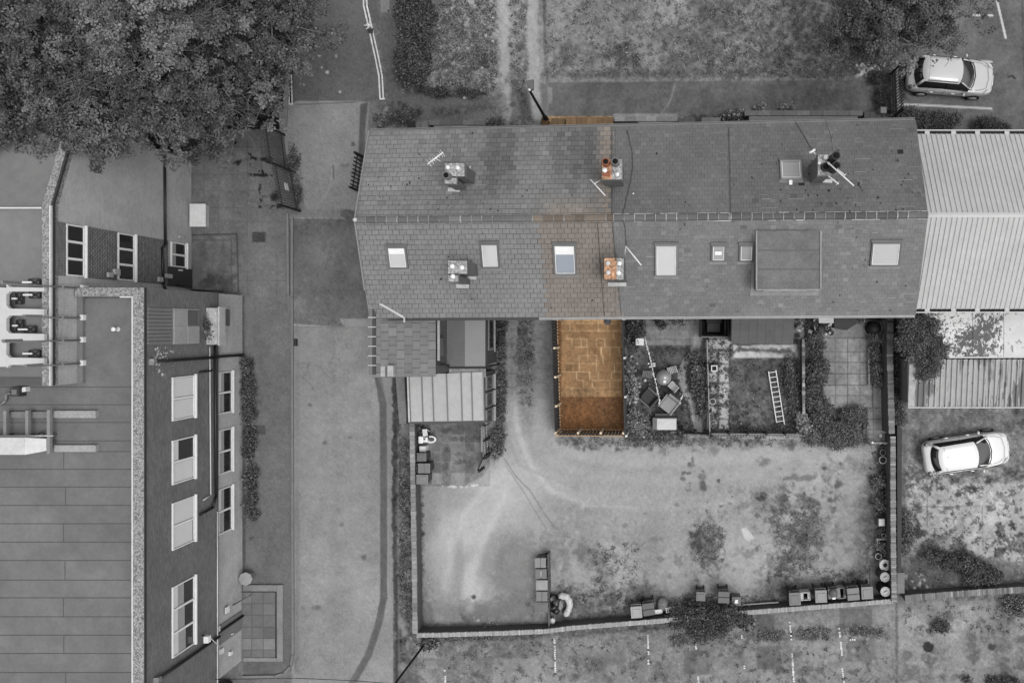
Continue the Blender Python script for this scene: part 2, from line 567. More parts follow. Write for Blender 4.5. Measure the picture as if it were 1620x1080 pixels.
# footpaths near the hedge
poly([(577, -200), (628, -200), (622, 60), (630, 120), (650, 140), (700, 152), (790, 150), (790, 205), (600, 205), (612, 160), (600, 75), (580, 0)], 84, soft=1.2, tex=TA)
stroke([(580, 0), (600, 70), (612, 160), (614, 205)], 5, 100, soft=1.5, warp=.8, amt=.7, tex=GR)
rect(602, -10, 616, 20, 118, amt=.7)
blob(640, 180, 26, 16, 70, amt=.8, tex=GR); poly([(583, 165), (612, 165), (612, 205), (583, 205)], 96, soft=3, tex=GR, warp=1.5)
blob(593, 180, 7, 14, 122, amt=.6)
# field
poly([(688, -200), (1420, -200), (1420, 128), (865, 130), (800, 150), (700, 150), (640, 140), (680, 100)], 120, soft=2.5, warp=1.5, tex=(6, 5, 4, 5, 8))
poly([(690, -200), (780, -200), (785, 100), (770, 150), (700, 150), (640, 140), (688, 90)], 112, soft=4, warp=3, tex=(5, 10, 11, 9, 9))
spots([(695, 0), (785, 0), (785, 140), (690, 140)], 130, 2, 6, 76, .55, 5)
spots([(870, 0), (1150, 0), (1150, 120), (870, 120)], 120, 3, 9, 92, .45, 6)
spots([(880, 0), (1150, 0), (1150, 120), (880, 120)], 60, 4, 12, 140, .35, 7)
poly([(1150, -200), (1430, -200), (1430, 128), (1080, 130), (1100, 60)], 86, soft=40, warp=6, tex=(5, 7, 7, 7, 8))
for k in range(22):       # mown arcs
    r0 = 60 + k * 14
    a = [(1010 + (r0 + 40) * math.cos(t), -60 + r0 * math.sin(t) * .95) for t in np.linspace(.15, 1.35, 10)]
    stroke(a, 6, 124 if k % 2 else 98, soft=3, amt=.28, tex=GR)
blob(987, 88, 26, 22, 74, amt=.85, warp=.3, tex=GR); blob(903, 88, 14, 14, 86, amt=.6); blob(1060, 60, 24, 18, 88, amt=.5); blob(920, 100, 22, 14, 92, amt=.5)
stroke([(860, -100), (862, 60), (866, 128)], 4, 72, soft=2, warp=1.2, amt=.7, tex=GR)
stroke([(850, 118), (1100, 116), (1400, 118)], 10, 76, soft=4, warp=2, amt=.6, tex=GR)
stroke([(862, 127), (1090, 126), (1410, 126)], 3, 124, soft=1.5, warp=1, amt=.6, breakup=-.3)
stroke([(985, 30), (985, 120)], 4, 132, soft=3, amt=.4)
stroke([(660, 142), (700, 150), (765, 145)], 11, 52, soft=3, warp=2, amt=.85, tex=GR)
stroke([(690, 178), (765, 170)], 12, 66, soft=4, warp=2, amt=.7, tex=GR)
# wheel tracks
stroke([(796, -150), (798, 60), (801, 205)], 15, 148, soft=3.5, tex=(3, 3, 2, 3, 3), warp=.8)
stroke([(843, -150), (843, 60), (845, 130), (852, 205)], 17, 150, soft=3.5, tex=(3, 3, 2, 3, 3), warp=.8)
stroke([(819, -150), (820, 150)], 18, 118, soft=5, warp=2, tex=(4, 6, 6, 6, 7))
spots([(808, 0), (832, 0), (832, 200), (808, 200)], 50, 2, 6, 84, .6, 8)
stroke([(825, 150), (835, 195)], 18, 70, soft=5, warp=2, amt=.7, tex=GR)
blob(790, 160, 12, 30, 92, amt=.5, tex=GR); blob(774, 196, 22, 9, 52, amt=.8, tex=GR)
# tarmac path by the field
poly([(868, 131), (1404, 127), (1404, 188), (868, 192)], 86, soft=1.2, tex=(5, 4, 2, 2, 3))
poly([(1200, 128), (1404, 128), (1404, 190), (1180, 190)], 74, soft=14, amt=.6, tex=(3, 4, 3, 3, 3))
stroke([(1068, 132), (1060, 160), (1046, 180)], 1.6, 128, soft=1, amt=.7); stroke([(1070, 135), (1056, 172)], 1.2, 120, soft=1, amt=.5)
rect(867, 138, 874, 164, 124, amt=.7)
rect(970, 180, 1072, 204, 120, soft=2, tex=(3, 5, 4, 3, 3))
rect(600, 190, 865, 260, 92, soft=3, tex=GR)
rect(1072, 182, 1440, 260, 70, soft=2, tex=GR)
# house footprint
rect(590, 260, 1420, 500, 80)
# north-east car park
poly([(1421, -9000), (9000, -9000), (9000, 300), (1421, 300)], 92, soft=1, tex=(4, 4, 2, 2, 3))
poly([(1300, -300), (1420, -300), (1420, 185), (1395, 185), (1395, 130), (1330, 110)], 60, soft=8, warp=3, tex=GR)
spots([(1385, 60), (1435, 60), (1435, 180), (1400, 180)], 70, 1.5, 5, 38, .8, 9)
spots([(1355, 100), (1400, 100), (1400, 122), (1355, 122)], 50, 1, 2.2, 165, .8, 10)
stroke([(1615, -100), (1618, 60), (1624, 215)], 1.6, 66, soft=1)
stroke([(1533, 0), (1540, -40)], 1, 90)
stroke([(1577, 0), (1591, 60)], 3.6, 180, soft=.7, amt=.9); stroke([(1538, 24), (1570, 25)], 3.6, 176, soft=.7, amt=.9)
stroke([(1420, 165), (1470, 167), (1568, 172)], 3.6, 172, soft=.7, amt=.9); stroke([(1538, 97), (1569, 98)], 3.6, 172, soft=.7, amt=.9)
stroke([(1595, 122), (1600, 120), (1606, 124)], 3, 42, soft=1.2, warp=.6)
# --- rear passage between the gardens
poly([(785, 495), (872, 495), (878, 690), (760, 800), (775, 700)], 120, soft=3, tex=(4, 7, 6, 5, 5))
rect(786, 500, 800, 720, 66, soft=4, warp=2.5, amt=.8, tex=GR)
rect(802, 505, 817, 640, 124, soft=1.2, amt=.8); rect(848, 503, 863, 640, 128, soft=1.5, amt=.8)
for y in (520, 543, 565, 590, 612, 636): stroke([(802, y), (817, y + 1)], 1.2, 84, amt=.7); stroke([(848, y - 8), (864, y - 6)], 1.2, 88, amt=.6)
stroke([(809, 505), (810, 640)], 1, 92, amt=.5)
rect(819, 503, 843, 640, 98, soft=3, warp=2, tex=GR); rect(818, 517, 834, 530, 58, soft=1, amt=.8)
stroke([(830, 545), (843, 542)], 2, 128); blob(826, 560, 14, 16, 66, amt=.6, tex=GR)
stroke([(824, 600), (828, 680), (832, 690)], 8, 76, soft=4, warp=2, amt=.6, tex=GR)
rect(863, 500, 880, 690, 122, soft=4, amt=.7)
# yard with pale worn gravel
poly([(660, 768), (775, 768), (800, 700), (870, 690), (1400, 690), (1407, 945), (1200, 965), (1040, 980), (860, 996), (660, 1000)], 146, soft=2.5, tex=(3, 1.5, 1.2, 1.5, 3))
poly([(790, 690), (880, 680), (905, 705), (1380, 705), (1380, 780), (1100, 790), (930, 790), (880, 770)], 152, soft=9, amt=.75, warp=2, tex=(3, 2.5, 2, 2.5, 3.5))
YT_ = (2, 1.2, 1.0, 1.5, 3)
blob(830, 660, 34, 50, 152, amt=.7, tex=YT_, warp=.15); blob(800, 765, 60, 38, 172, amt=.8, warp=.15, tex=YT_); blob(740, 835, 54, 32, 174, amt=.8, warp=.12, tex=YT_, rot=-35); blob(705, 870, 22, 60, 166, amt=.6, warp=.15, tex=YT_)
blob(748, 925, 18, 40, 182, amt=.8, warp=.12, tex=YT_); blob(790, 820, 50, 34, 166, amt=.5, tex=YT_, warp=.15); blob(815, 905, 36, 62, 122, amt=.8, warp=.15, tex=YT_); blob(735, 968, 70, 16, 122, amt=.7, tex=YT_, warp=.2); blob(678, 800, 16, 50, 128, amt=.6, tex=YT_, warp=.2)
blob(800, 965, 60, 22, 112, amt=.6, tex=YT_); blob(672, 960, 14, 40, 104, amt=.6); blob(725, 890, 8, 60, 140, amt=.5, tex=YT_, warp=.12); blob(770, 885, 12, 40, 138, amt=.5, tex=YT_, warp=.12, rot=20)
for k, (w_, v_, am) in enumerate(((26, 166, .6), (8, 184, .5), (5, 138, .35))):
    o_ = (0, 6, -13)[k]
    stroke([(812, 640), (816 + o_, 690), (834 + o_, 735), (868, 768 + o_), (925, 790 + o_), (1010, 802 + o_ * .6), (1120, 796 + o_ * .5), (1240, 778), (1340, 752)], w_, v_, soft=w_ * .45, amt=am, tex=YT_)
stroke([(856, 640), (862, 680), (890, 712), (960, 730), (1080, 728), (1250, 722)], 16, 164, soft=8, amt=.6, tex=YT_)
stroke([(850, 650), (852, 690), (872, 724), (930, 752), (1060, 762), (1200, 752)], 14, 160, soft=7, amt=.5, tex=YT_)
stroke([(800, 745), (765, 775), (735, 815), (715, 860), (705, 930)], 12, 178, soft=6, amt=.5, tex=YT_)
stroke([(810, 755), (790, 800), (768, 845), (750, 900), (745, 960)], 12, 180, soft=6, amt=.55, tex=YT_)
stroke([(664, 772), (665, 1000)], 9, 74, soft=3.5, warp=1.5, amt=.75, tex=GR)  # shade at the foot of the west wall put into the ground colour
stroke([(664, 992), (860, 990)], 10, 66, soft=4, warp=1.5, amt=.7, tex=GR)  # south wall's shade painted along its foot
blob(750, 944, 3, 3, 66, amt=.9); blob(669, 844, 3, 3, 60); blob(735, 978, 10, 3, 88, amt=.6, rot=40)
stroke([(800, 736), (830, 780), (860, 830), (876, 860)], 1.3, 112, soft=1, amt=.6); stroke([(798, 725), (815, 752), (838, 775), (860, 810), (880, 838)], 1.8, 104, soft=1.3, amt=.6)
stroke([(800, 760), (825, 790), (850, 835)], 10, 162, soft=5, amt=.3)
poly([(874, 800), (1130, 760), (1385, 770), (1400, 930), (1200, 955), (1040, 975), (876, 990)], 136, soft=18, amt=.7, warp=4, tex=(4, 5, 4, 4, 4.5))
blob(930, 960, 60, 34, 92, amt=.75, tex=GR); blob(880, 870, 24, 30, 112, amt=.6); blob(950, 880, 50, 24, 126, amt=.5, tex=GR); blob(1010, 950, 60, 30, 96, amt=.6, tex=GR)
blob(985, 830, 60, 30, 150, amt=.4); blob(1010, 790, 90, 18, 160, amt=.5); blob(1065, 880, 20, 60, 150, amt=.6); blob(1190, 885, 34, 50, 160, amt=.65, warp=.2); blob(1120, 860, 26, 44, 96, amt=.7, tex=GR)
blob(1265, 850, 42, 60, 92, amt=.75, warp=.5, tex=GR); blob(1230, 800, 60, 14, 104, amt=.5, tex=GR); blob(1310, 880, 30, 46, 142, amt=.6); blob(1340, 740, 40, 20, 110, amt=.6, tex=GR); blob(1340, 760, 60, 12, 152, amt=.5)
blob(1315, 790, 14, 8, 76, amt=.8); blob(1240, 788, 8, 5, 74, amt=.8); blob(1113, 770, 5, 7, 76, amt=.8); blob(1140, 800, 3, 3, 60); blob(1268, 855, 9, 8, 58, amt=.85)
blob(1110, 852, 14, 24, 84, amt=.7, tex=GR); blob(1200, 775, 40, 8, 116, amt=.5); blob(1270, 755, 26, 5, 92, amt=.6)
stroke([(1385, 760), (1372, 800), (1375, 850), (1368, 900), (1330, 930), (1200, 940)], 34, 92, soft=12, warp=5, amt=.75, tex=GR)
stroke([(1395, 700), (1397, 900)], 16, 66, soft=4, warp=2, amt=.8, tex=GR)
poly([(1172, 836), (1180, 834), (1194, 850), (1186, 857), (1178, 852)], 186, soft=1.2, amt=.9)
stroke([(1180, 866), (1228, 860)], 2, 164, soft=1, amt=.7); poly([(918, 800), (935, 784), (930, 797), (922, 806)], 170, soft=2, amt=.7)
stroke([(930, 800), (1010, 802)], 3, 164, soft=2, amt=.5); stroke([(960, 722), (1070, 716)], 2, 160, soft=1.5, amt=.4)
spots([(880, 800), (1370, 780), (1390, 930), (890, 970)], 110, 2, 6, 96, .5, 11)
spots([(1000, 850), (1370, 780), (1390, 930), (1000, 960)], 110, 1.5, 5, 150, .5, 12)
spots([(1080, 720), (1370, 720), (1370, 830), (1080, 830)], 36, 1.5, 4, 76, .7, 13)
stroke([(890, 694), (1110, 697), (1380, 700)], 14, 110, soft=5, warp=3, amt=.8, tex=GR)
spots([(890, 690), (1265, 690), (1265, 712), (890, 712)], 60, 2, 6, 78, .6, 14)
blob(1105, 706, 8, 6, 150, amt=.8); blob(1215, 737, 5, 5, 166, amt=.8); blob(1210, 732, 9, 7, 92, amt=.6)
stroke([(876, 988), (1040, 974), (1200, 958), (1410, 938)], 12, 60, soft=4, warp=1.5, amt=.75, tex=GR)  # painted shade of the south wall, continued eastwards
# small paved yard behind the end house
rect(655, 668, 775, 768, 98, soft=1, tex=(5, 7, 4, 3, 4))
_pr = random.Random(44)
for _i, _x in enumerate((683, 698, 714, 735, 752)):
    for _j, _y in enumerate((672, 687, 700, 715, 730, 748)):
        if _pr.random() < .6: rect(_x, _y, (683, 698, 714, 735, 752, 768)[_i + 1], (672, 687, 700, 715, 730, 748, 766)[_j + 1], _pr.uniform(82, 124), soft=1, amt=.8)
poly([(735, 768), (775, 768), (775, 735), (765, 752)], 132, soft=2)
for x in (683, 698, 714, 735, 752): stroke([(x, 672), (x, 766)], 1.3, 122, soft=.8, amt=.5, breakup=0)
for y in (687, 700, 715, 730, 748): stroke([(682, y), (766, y + 1)], 1.3, 122, soft=.8, amt=.5, breakup=0)
for q in ((718, 695, 7, 4), (731, 695, 4, 4), (706, 712, 6, 4), (704, 738, 6, 9), (725, 730, 8, 5), (706, 681, 8, 4)): blob(*q, 68, amt=.7, warp=.2)
stroke([(690, 768), (735, 770), (755, 767)], 2.5, 184, soft=1, warp=.5, breakup=-.2)
blob(668, 684, 14, 10, 26, amt=.9)
# gardens east of the sale plot
rect(990, 502, 1118, 688, 74, soft=1, tex=(4, 8, 8, 7, 7))
rect(1022, 505, 1108, 546, 108, soft=2, tex=(3, 4, 3, 3, 3))
for y in (513, 521, 529, 537): stroke([(1022, y), (1104, y)], .9, 78, soft=.6, amt=.5)
for x in range(1028, 1105, 8): stroke([(x, 506), (x, 545)], .9, 80, soft=.6, amt=.4)
rect(1015, 547, 1095, 672, 62, soft=3, tex=(3, 5, 5, 5, 5)); blob(1065, 565, 14, 8, 100, amt=.6); blob(1010, 565, 12, 14, 88, amt=.6)
stroke([(1106, 505), (1104, 540), (1097, 556), (1084, 575), (1078, 595), (1082, 615), (1094, 635), (1100, 655), (1106, 682)], 12, 124, soft=1.5, tex=(3, 4, 3, 3, 3), warp=.6)
stroke([(1104, 515), (1092, 580), (1086, 600)], 1, 140, soft=.8, amt=.5)
rect(1098, 660, 1110, 680, 96, soft=1.5, amt=.8)
rect(1120, 536, 1262, 690, 70, soft=1, tex=(4, 7, 7, 6, 6))
rect(1120, 537, 1155, 553, 140, soft=2, warp=1); rect(1160, 545, 1262, 566, 150, soft=1.5, tex=(4, 5, 4, 3, 3))
for y0, y1 in ((556, 572), (586, 604), (608, 622), (642, 655), (660, 676)): rect(1120, y0, 1134, y1, 132, soft=2, warp=1, tex=(4, 6, 5, 4, 4))
rect(1138, 556, 1153, 678, 140, soft=1.5, tex=(4, 5, 4, 3, 3))
for y in (575, 605, 640, 662): stroke([(1120, y), (1153, y + 1)], 3, 58, soft=1.5, warp=1, amt=.8)
stroke([(1166, 553), (1250, 556)], 5, 56, soft=2, warp=1.5, amt=.8); stroke([(1138, 553), (1160, 556)], 4, 60, soft=2, warp=1)
rect(1158, 574, 1226, 672, 72, soft=2, tex=(3, 4, 4, 5, 5)); spots([(1152, 572), (1262, 572), (1262, 690), (1152, 690)], 60, 2, 5, 52, .5, 15)
blob(1250, 610, 14, 60, 64, amt=.7, tex=GR)
rect(1272, 502, 1412, 700, 64, soft=1, tex=(4, 7, 7, 6, 6))
rect(1300, 506, 1400, 534, 108, soft=2); rect(1302, 535, 1382, 645, 118, soft=2, tex=(4, 6, 4, 3, 3)); rect(1370, 612, 1402, 698, 116, soft=2, tex=(4, 6, 4, 3, 3))
for x in (1322, 1341, 1360, 1380): stroke([(x, 537), (x, 644)], 1.1, 70, soft=.7, amt=.8)
for y in (556, 573, 591, 609, 626): stroke([(1302, y), (1372, y)], 1.1, 70, soft=.7, amt=.8)
for x in (1381,): stroke([(x, 612), (x, 697)], 1.1, 70, soft=.7, amt=.7)
for y in (645, 663, 680): stroke([(1372, y), (1402, y)], 1.1, 66, soft=.7, amt=.7)
rect(1302, 645, 1372, 700, 56, soft=3, tex=GR)
# east yards
poly([(1422, 488), (9000, 488), (9000, 950), (1422, 950)], 108, soft=1, tex=(5, 8, 7, 6, 5))
poly([(1422, 640), (1900, 640), (1900, 730), (1422, 730)], 108, soft=4, tex=(6, 9, 8, 6, 5))
poly([(1426, 740), (1640, 740), (1640, 880), (1426, 880)], 116, soft=8, tex=(6, 14, 14, 10, 7))
NP = vnoise(34, 31, 5, gain=.75); NR = vnoise(15, 32, 3); NR2 = vnoise(26, 33, 3)
def broken(pts, v, thr, vcrack, cw, soft=5, amt=.9):
    """pale slabs broken up by dark cracks and weeds"""
    xs = [p[0] for p in pts]; ys = [p[1] for p in pts]
    sl = _bb(min(xs) - 20, max(xs) + 20, min(ys) - 20, max(ys) + 20)
    m = sstep(sd_poly(pts, sl), -soft, soft)
    a = m * sstep(NP[sl] + .35 * NS[sl], thr - .12, thr + .12) * amt
    mixin(sl, a, v, (3, 5, 5, 5, 4))
    c = np.minimum(np.abs(NR[sl]), np.abs(NR2[sl]) * 1.3)
    k = m * (1 - sstep(c, cw * .4, cw)) * sstep(NB[sl] + NS[sl] * .5, -1.2, .6) * .85
    mixin(sl, k, vcrack, (0, 3, 5, 5, 5))
broken([(1428, 730), (1500, 740), (1505, 840), (1428, 870)], 162, -.45, 84, .12)
broken([(1500, 765), (1700, 760), (1700, 905), (1500, 870)], 168, -.6, 84, .15)
spots([(1430, 740), (1640, 760), (1640, 890), (1430, 860)], 70, 1.2, 4, 66, .7, 16)
stroke([(1466, 740), (1467, 830)], 1.3, 84, soft=.8, amt=.7); stroke([(1430, 802), (1550, 800)], 1.3, 84, soft=.8, amt=.6); stroke([(1554, 800), (1555, 870)], 1.3, 84, soft=.8, amt=.6)
poly([(1440, 880), (1480, 872), (1540, 890), (1560, 930), (1430, 930)], 88, soft=6, warp=3, tex=(4, 6, 4, 3, 3))
stroke([(1430, 928), (1640, 918)], 16, 84, soft=4, warp=2, tex=GR); rect(1426, 640, 1434, 940, 84, soft=3, amt=.6)
spots([(1432, 900), (1475, 900), (1475, 930), (1432, 930)], 14, 1, 2.5, 180, .9, 17)
stroke([(1434, 672), (1455, 672)], 1.5, 128, amt=.6); poly([(1427, 685), (1440, 690), (1436, 705), (1427, 700)], 128, soft=2, amt=.5)
# south strip
poly([(662, 1004), (860, 1000), (1045, 984), (1200, 970), (1420, 950), (1424, 9000), (640, 9000)], 114, soft=2, warp=1, tex=(5, 5, 4, 4, 5))
poly([(1416, 950), (9000, 935), (9000, 9000), (1416, 9000)], 118, soft=2, tex=(5, 5, 4, 4, 5))
stroke([(1418, 955), (1420, 1200)], 3, 72, soft=1.5, warp=1, amt=.7)
for x0, y0, x1, y1, v in ((1082, 1028, 1122, 1066, 96), (1197, 1021, 1236, 1058, 92), (1340, 1010, 1384, 1046, 100), (1196, 972, 1226, 999, 86), (1328, 962, 1380, 992, 94), (940, 1030, 990, 1080, 106), (780, 1040, 850, 1080, 124), (1270, 1010, 1320, 1045, 122)):
    rect(x0, y0, x1, y1, v, soft=1.3, tex=(3, 4, 3, 2, 2), warp=.5)
stroke([(1060, 1010), (1200, 1006), (1300, 1000), (1400, 1000)], 10, 66, soft=5, warp=5, amt=.7, tex=GR, breakup=.0)
stroke([(700, 1008), (900, 1002), (1060, 990)], 10, 64, soft=4, warp=3, amt=.7, tex=GR)
spots([(670, 1010), (1400, 970), (1400, 1090), (660, 1090)], 110, 2, 7, 72, .5, 18)
spots([(720, 1010), (1400, 980), (1400, 1090), (720, 1090)], 110, 1, 3, 150, .6, 19)
spots([(1430, 960), (1640, 960), (1640, 1090), (1430, 1090)], 50, 3, 9, 78, .5, 20)
blob(1468, 1023, 7, 8, 44, amt=.95, warp=.25, sharp=.2); blob(1568, 1023, 6, 5, 54, amt=.8); blob(1443, 982, 14, 7, 140, amt=.8, warp=.3)
rect(661, 1012, 692, 1040, 142, soft=1.5, amt=.8); blob(970, 1060, 8, 9, 140, amt=.6)
rect(640, 1040, 665, 1200, 98, soft=3, amt=.6)
# litter: pale specks
spots([(470, 20), (540, 20), (540, 160), (470, 160)], 16, .9, 1.6, 190, .9, 21)
spots([(700, 40), (790, 40), (790, 150), (700, 150)], 8, .9, 1.8, 190, .9, 22)
spots([(745, 975), (790, 975), (790, 990), (745, 990)], 14, 1, 1.8, 185, .9, 23)
rect(733, 151, 739, 156, 215, soft=.8)

def gain(pts, g, soft=4):  # lifts ground colour, offsetting shade on gardens, paths and the court
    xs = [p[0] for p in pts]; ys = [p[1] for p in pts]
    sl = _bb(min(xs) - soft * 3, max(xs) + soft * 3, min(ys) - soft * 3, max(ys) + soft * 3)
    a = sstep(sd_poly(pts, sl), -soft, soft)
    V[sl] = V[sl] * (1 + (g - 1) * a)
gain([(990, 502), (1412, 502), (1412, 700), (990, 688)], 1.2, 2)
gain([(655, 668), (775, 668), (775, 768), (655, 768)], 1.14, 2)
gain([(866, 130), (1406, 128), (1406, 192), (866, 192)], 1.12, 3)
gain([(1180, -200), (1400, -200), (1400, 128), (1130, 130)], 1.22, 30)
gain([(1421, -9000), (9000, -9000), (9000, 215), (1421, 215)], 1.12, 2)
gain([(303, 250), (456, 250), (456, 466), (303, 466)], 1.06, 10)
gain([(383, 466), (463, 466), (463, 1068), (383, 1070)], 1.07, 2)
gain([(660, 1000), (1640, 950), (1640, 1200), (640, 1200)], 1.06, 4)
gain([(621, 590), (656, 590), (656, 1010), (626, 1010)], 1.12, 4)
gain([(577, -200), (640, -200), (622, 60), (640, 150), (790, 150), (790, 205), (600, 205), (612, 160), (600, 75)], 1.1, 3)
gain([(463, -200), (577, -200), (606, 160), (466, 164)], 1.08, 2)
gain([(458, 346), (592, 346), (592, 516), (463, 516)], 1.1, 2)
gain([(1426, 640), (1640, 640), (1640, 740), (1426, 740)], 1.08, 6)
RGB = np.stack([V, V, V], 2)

def tint(pts, col, soft, tex, keep=0.0):
    xs = [p[0] for p in pts]; ys = [p[1] for p in pts]
    sl = _bb(min(xs) - 8, max(xs) + 8, min(ys) - 8, max(ys) + 8)
    a = sstep(sd_poly(pts, sl), -soft, soft)[..., None]
    t = (tex[0] * NM[sl] + tex[1] * NS[sl] + tex[2] * NF[sl] + tex[3] * NW[sl])[..., None]
    c = np.array(col, np.float32) * (1 + t / 100.0)
    RGB[sl] = RGB[sl] * (1 - a) + c * a

# the sale plot: buff flags and red-brown chippings
tint([(879, 500), (986, 500), (990, 684), (884, 684)], (114, 84, 59), 1.2, (1, 2, 5, 11))
tint([(888, 500), (983, 500), (984, 627), (888, 627)], (153, 121, 89), 1.0, (3, 3, 3, 4))
_r = random.Random(5)
ys_ = [500, 511, 523, 536, 549, 562, 575, 588, 601, 614, 627]
for j in range(len(ys_) - 1):
    x = 888 + _r.choice((0, 7))
    while x < 982:
        w_ = _r.choice((14, 14, 14, 21, 28, 10))
        x1 = min(983, x + w_)
        k = _r.uniform(.92, 1.05)
        if _r.random() < .3:
            tint([(x, ys_[j]), (x1, ys_[j]), (x1, ys_[j + 1]), (x, ys_[j + 1])], (151 * k, 119 * k, 87 * k), .7, (4, 4, 4, 4))
        if _r.random() < .75:
            tint([(x1 - .6, ys_[j]), (x1 + .6, ys_[j]), (x1 + .6, ys_[j + 1]), (x1 - .6, ys_[j + 1])], (204, 178, 144), .7, (4, 4, 4, 4))
        if _r.random() < .62:
            tint([(x, ys_[j] - .7), (x1, ys_[j] - .7), (x1, ys_[j] + .7), (x, ys_[j] + .7)], (186, 158, 122), .7, (4, 4, 4, 4))
        x = x1
tint([(888, 501), (983, 501), (983, 509), (888, 509)], (166, 134, 98), 1.5, (8, 8, 6, 4))
tint([(888, 614), (983, 614), (983, 626), (888, 626)], (152, 122, 91), 1.5, (6, 6, 5, 4))
tint([(892, 640), (940, 640), (950, 678), (890, 678)], (120, 85, 57), 14, (1, 2, 5, 11))
# front strip of the sale plot
tint([(866, 184), (970, 184), (970, 204), (866, 204)], (142, 118, 90), 1.0, (6, 8, 6, 5))

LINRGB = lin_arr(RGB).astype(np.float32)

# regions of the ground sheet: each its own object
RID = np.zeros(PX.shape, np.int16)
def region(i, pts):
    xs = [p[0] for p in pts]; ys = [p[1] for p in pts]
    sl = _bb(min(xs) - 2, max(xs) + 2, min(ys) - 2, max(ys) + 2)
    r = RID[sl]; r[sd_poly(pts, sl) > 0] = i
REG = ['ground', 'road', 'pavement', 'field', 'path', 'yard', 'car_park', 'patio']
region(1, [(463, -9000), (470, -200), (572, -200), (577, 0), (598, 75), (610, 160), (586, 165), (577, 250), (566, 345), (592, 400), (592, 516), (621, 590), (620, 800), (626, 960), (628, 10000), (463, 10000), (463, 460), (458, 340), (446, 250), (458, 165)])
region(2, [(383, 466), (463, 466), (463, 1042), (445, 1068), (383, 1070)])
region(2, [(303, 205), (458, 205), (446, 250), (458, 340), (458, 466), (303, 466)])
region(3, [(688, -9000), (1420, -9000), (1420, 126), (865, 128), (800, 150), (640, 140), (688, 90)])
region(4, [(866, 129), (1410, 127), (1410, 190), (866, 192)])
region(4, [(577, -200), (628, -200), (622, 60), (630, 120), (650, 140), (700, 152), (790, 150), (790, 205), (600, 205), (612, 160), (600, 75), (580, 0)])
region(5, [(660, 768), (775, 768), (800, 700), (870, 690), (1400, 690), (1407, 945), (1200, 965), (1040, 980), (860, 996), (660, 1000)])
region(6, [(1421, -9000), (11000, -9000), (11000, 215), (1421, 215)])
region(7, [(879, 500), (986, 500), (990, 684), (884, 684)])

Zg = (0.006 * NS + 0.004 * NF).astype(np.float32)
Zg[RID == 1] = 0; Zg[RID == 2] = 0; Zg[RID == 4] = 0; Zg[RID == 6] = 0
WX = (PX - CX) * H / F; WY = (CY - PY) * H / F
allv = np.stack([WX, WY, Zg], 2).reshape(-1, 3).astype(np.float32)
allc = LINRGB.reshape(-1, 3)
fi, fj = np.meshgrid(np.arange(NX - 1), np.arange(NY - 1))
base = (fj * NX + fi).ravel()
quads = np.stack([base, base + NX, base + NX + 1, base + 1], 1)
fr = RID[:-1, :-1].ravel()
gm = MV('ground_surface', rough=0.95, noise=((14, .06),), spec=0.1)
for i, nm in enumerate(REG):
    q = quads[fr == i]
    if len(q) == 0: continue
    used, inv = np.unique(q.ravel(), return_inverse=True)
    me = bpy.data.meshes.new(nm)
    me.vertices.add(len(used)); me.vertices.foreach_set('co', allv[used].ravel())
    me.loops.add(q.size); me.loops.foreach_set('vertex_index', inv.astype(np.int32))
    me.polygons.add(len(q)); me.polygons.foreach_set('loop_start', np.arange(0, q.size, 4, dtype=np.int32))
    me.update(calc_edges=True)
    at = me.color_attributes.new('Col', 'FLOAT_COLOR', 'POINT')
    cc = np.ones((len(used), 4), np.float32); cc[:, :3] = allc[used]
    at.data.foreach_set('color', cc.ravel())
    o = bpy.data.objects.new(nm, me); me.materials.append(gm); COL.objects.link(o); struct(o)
del quads, base, allv, allc, fr

# painted lines and kerbs
def strip(name, pts, w, z, mat, h=None):
    """flat or raised strip along ground pixels, width in metres"""
    mb = MB()
    P = [G(*p) for p in pts]
    for a, b in zip(P, P[1:]):
        d = (b - a).normalized(); n = Vector((-d.y, d.x, 0)) * w / 2
        e = d * (w * .12 if h else 0)
        if h: mb.prism([a - n - e, b - n + e, b + n + e, a + n - e], -.05, h)
        else: mb.face([p + Vector((0, 0, z)) for p in (a - n, b - n, b + n, a + n)])
    return struct(mb.build(name, mat))
kerbm = M('kerb_stone', 116, .9)
linem = M('worn_line_paint', 196, .8, noise=((3, .25), (20, .2)))
strip('kerb', [(456, 110), (451, 200)], .22, 0, kerbm, .09)
strip('kerb', [(463, 345), (463, 470), (464.5, 1035), (461, 1052), (450, 1064), (436, 1068), (385, 1069)], .11, 0, kerbm, .1)
strip('kerb', [(456, 338), (457, 466)], .1, 0, kerbm, .1)
for d in (-2.6, 2.6):
    strip('road_marking', [(575 + d, -60), (578 + d, 10), (585 + d, 40), (596 + d, 90), (602 + d, 120), (604 + d, 157)], .075, .008, linem)
strip('road_marking', [(601, 157), (609, 156.5)], .075, .012, linem)
for d in (-2.4, 2.4):
    strip('road_marking', [(458.5 + d, 118), (460 + d, 165)], .07, .008, linem)
strip('road_marking', [(455, 165), (464, 165)], .07, .012, linem)
lr = random.Random(3)
pm = M('flaking_white_paint', 205, .8, noise=((4, .2), (25, .2)))
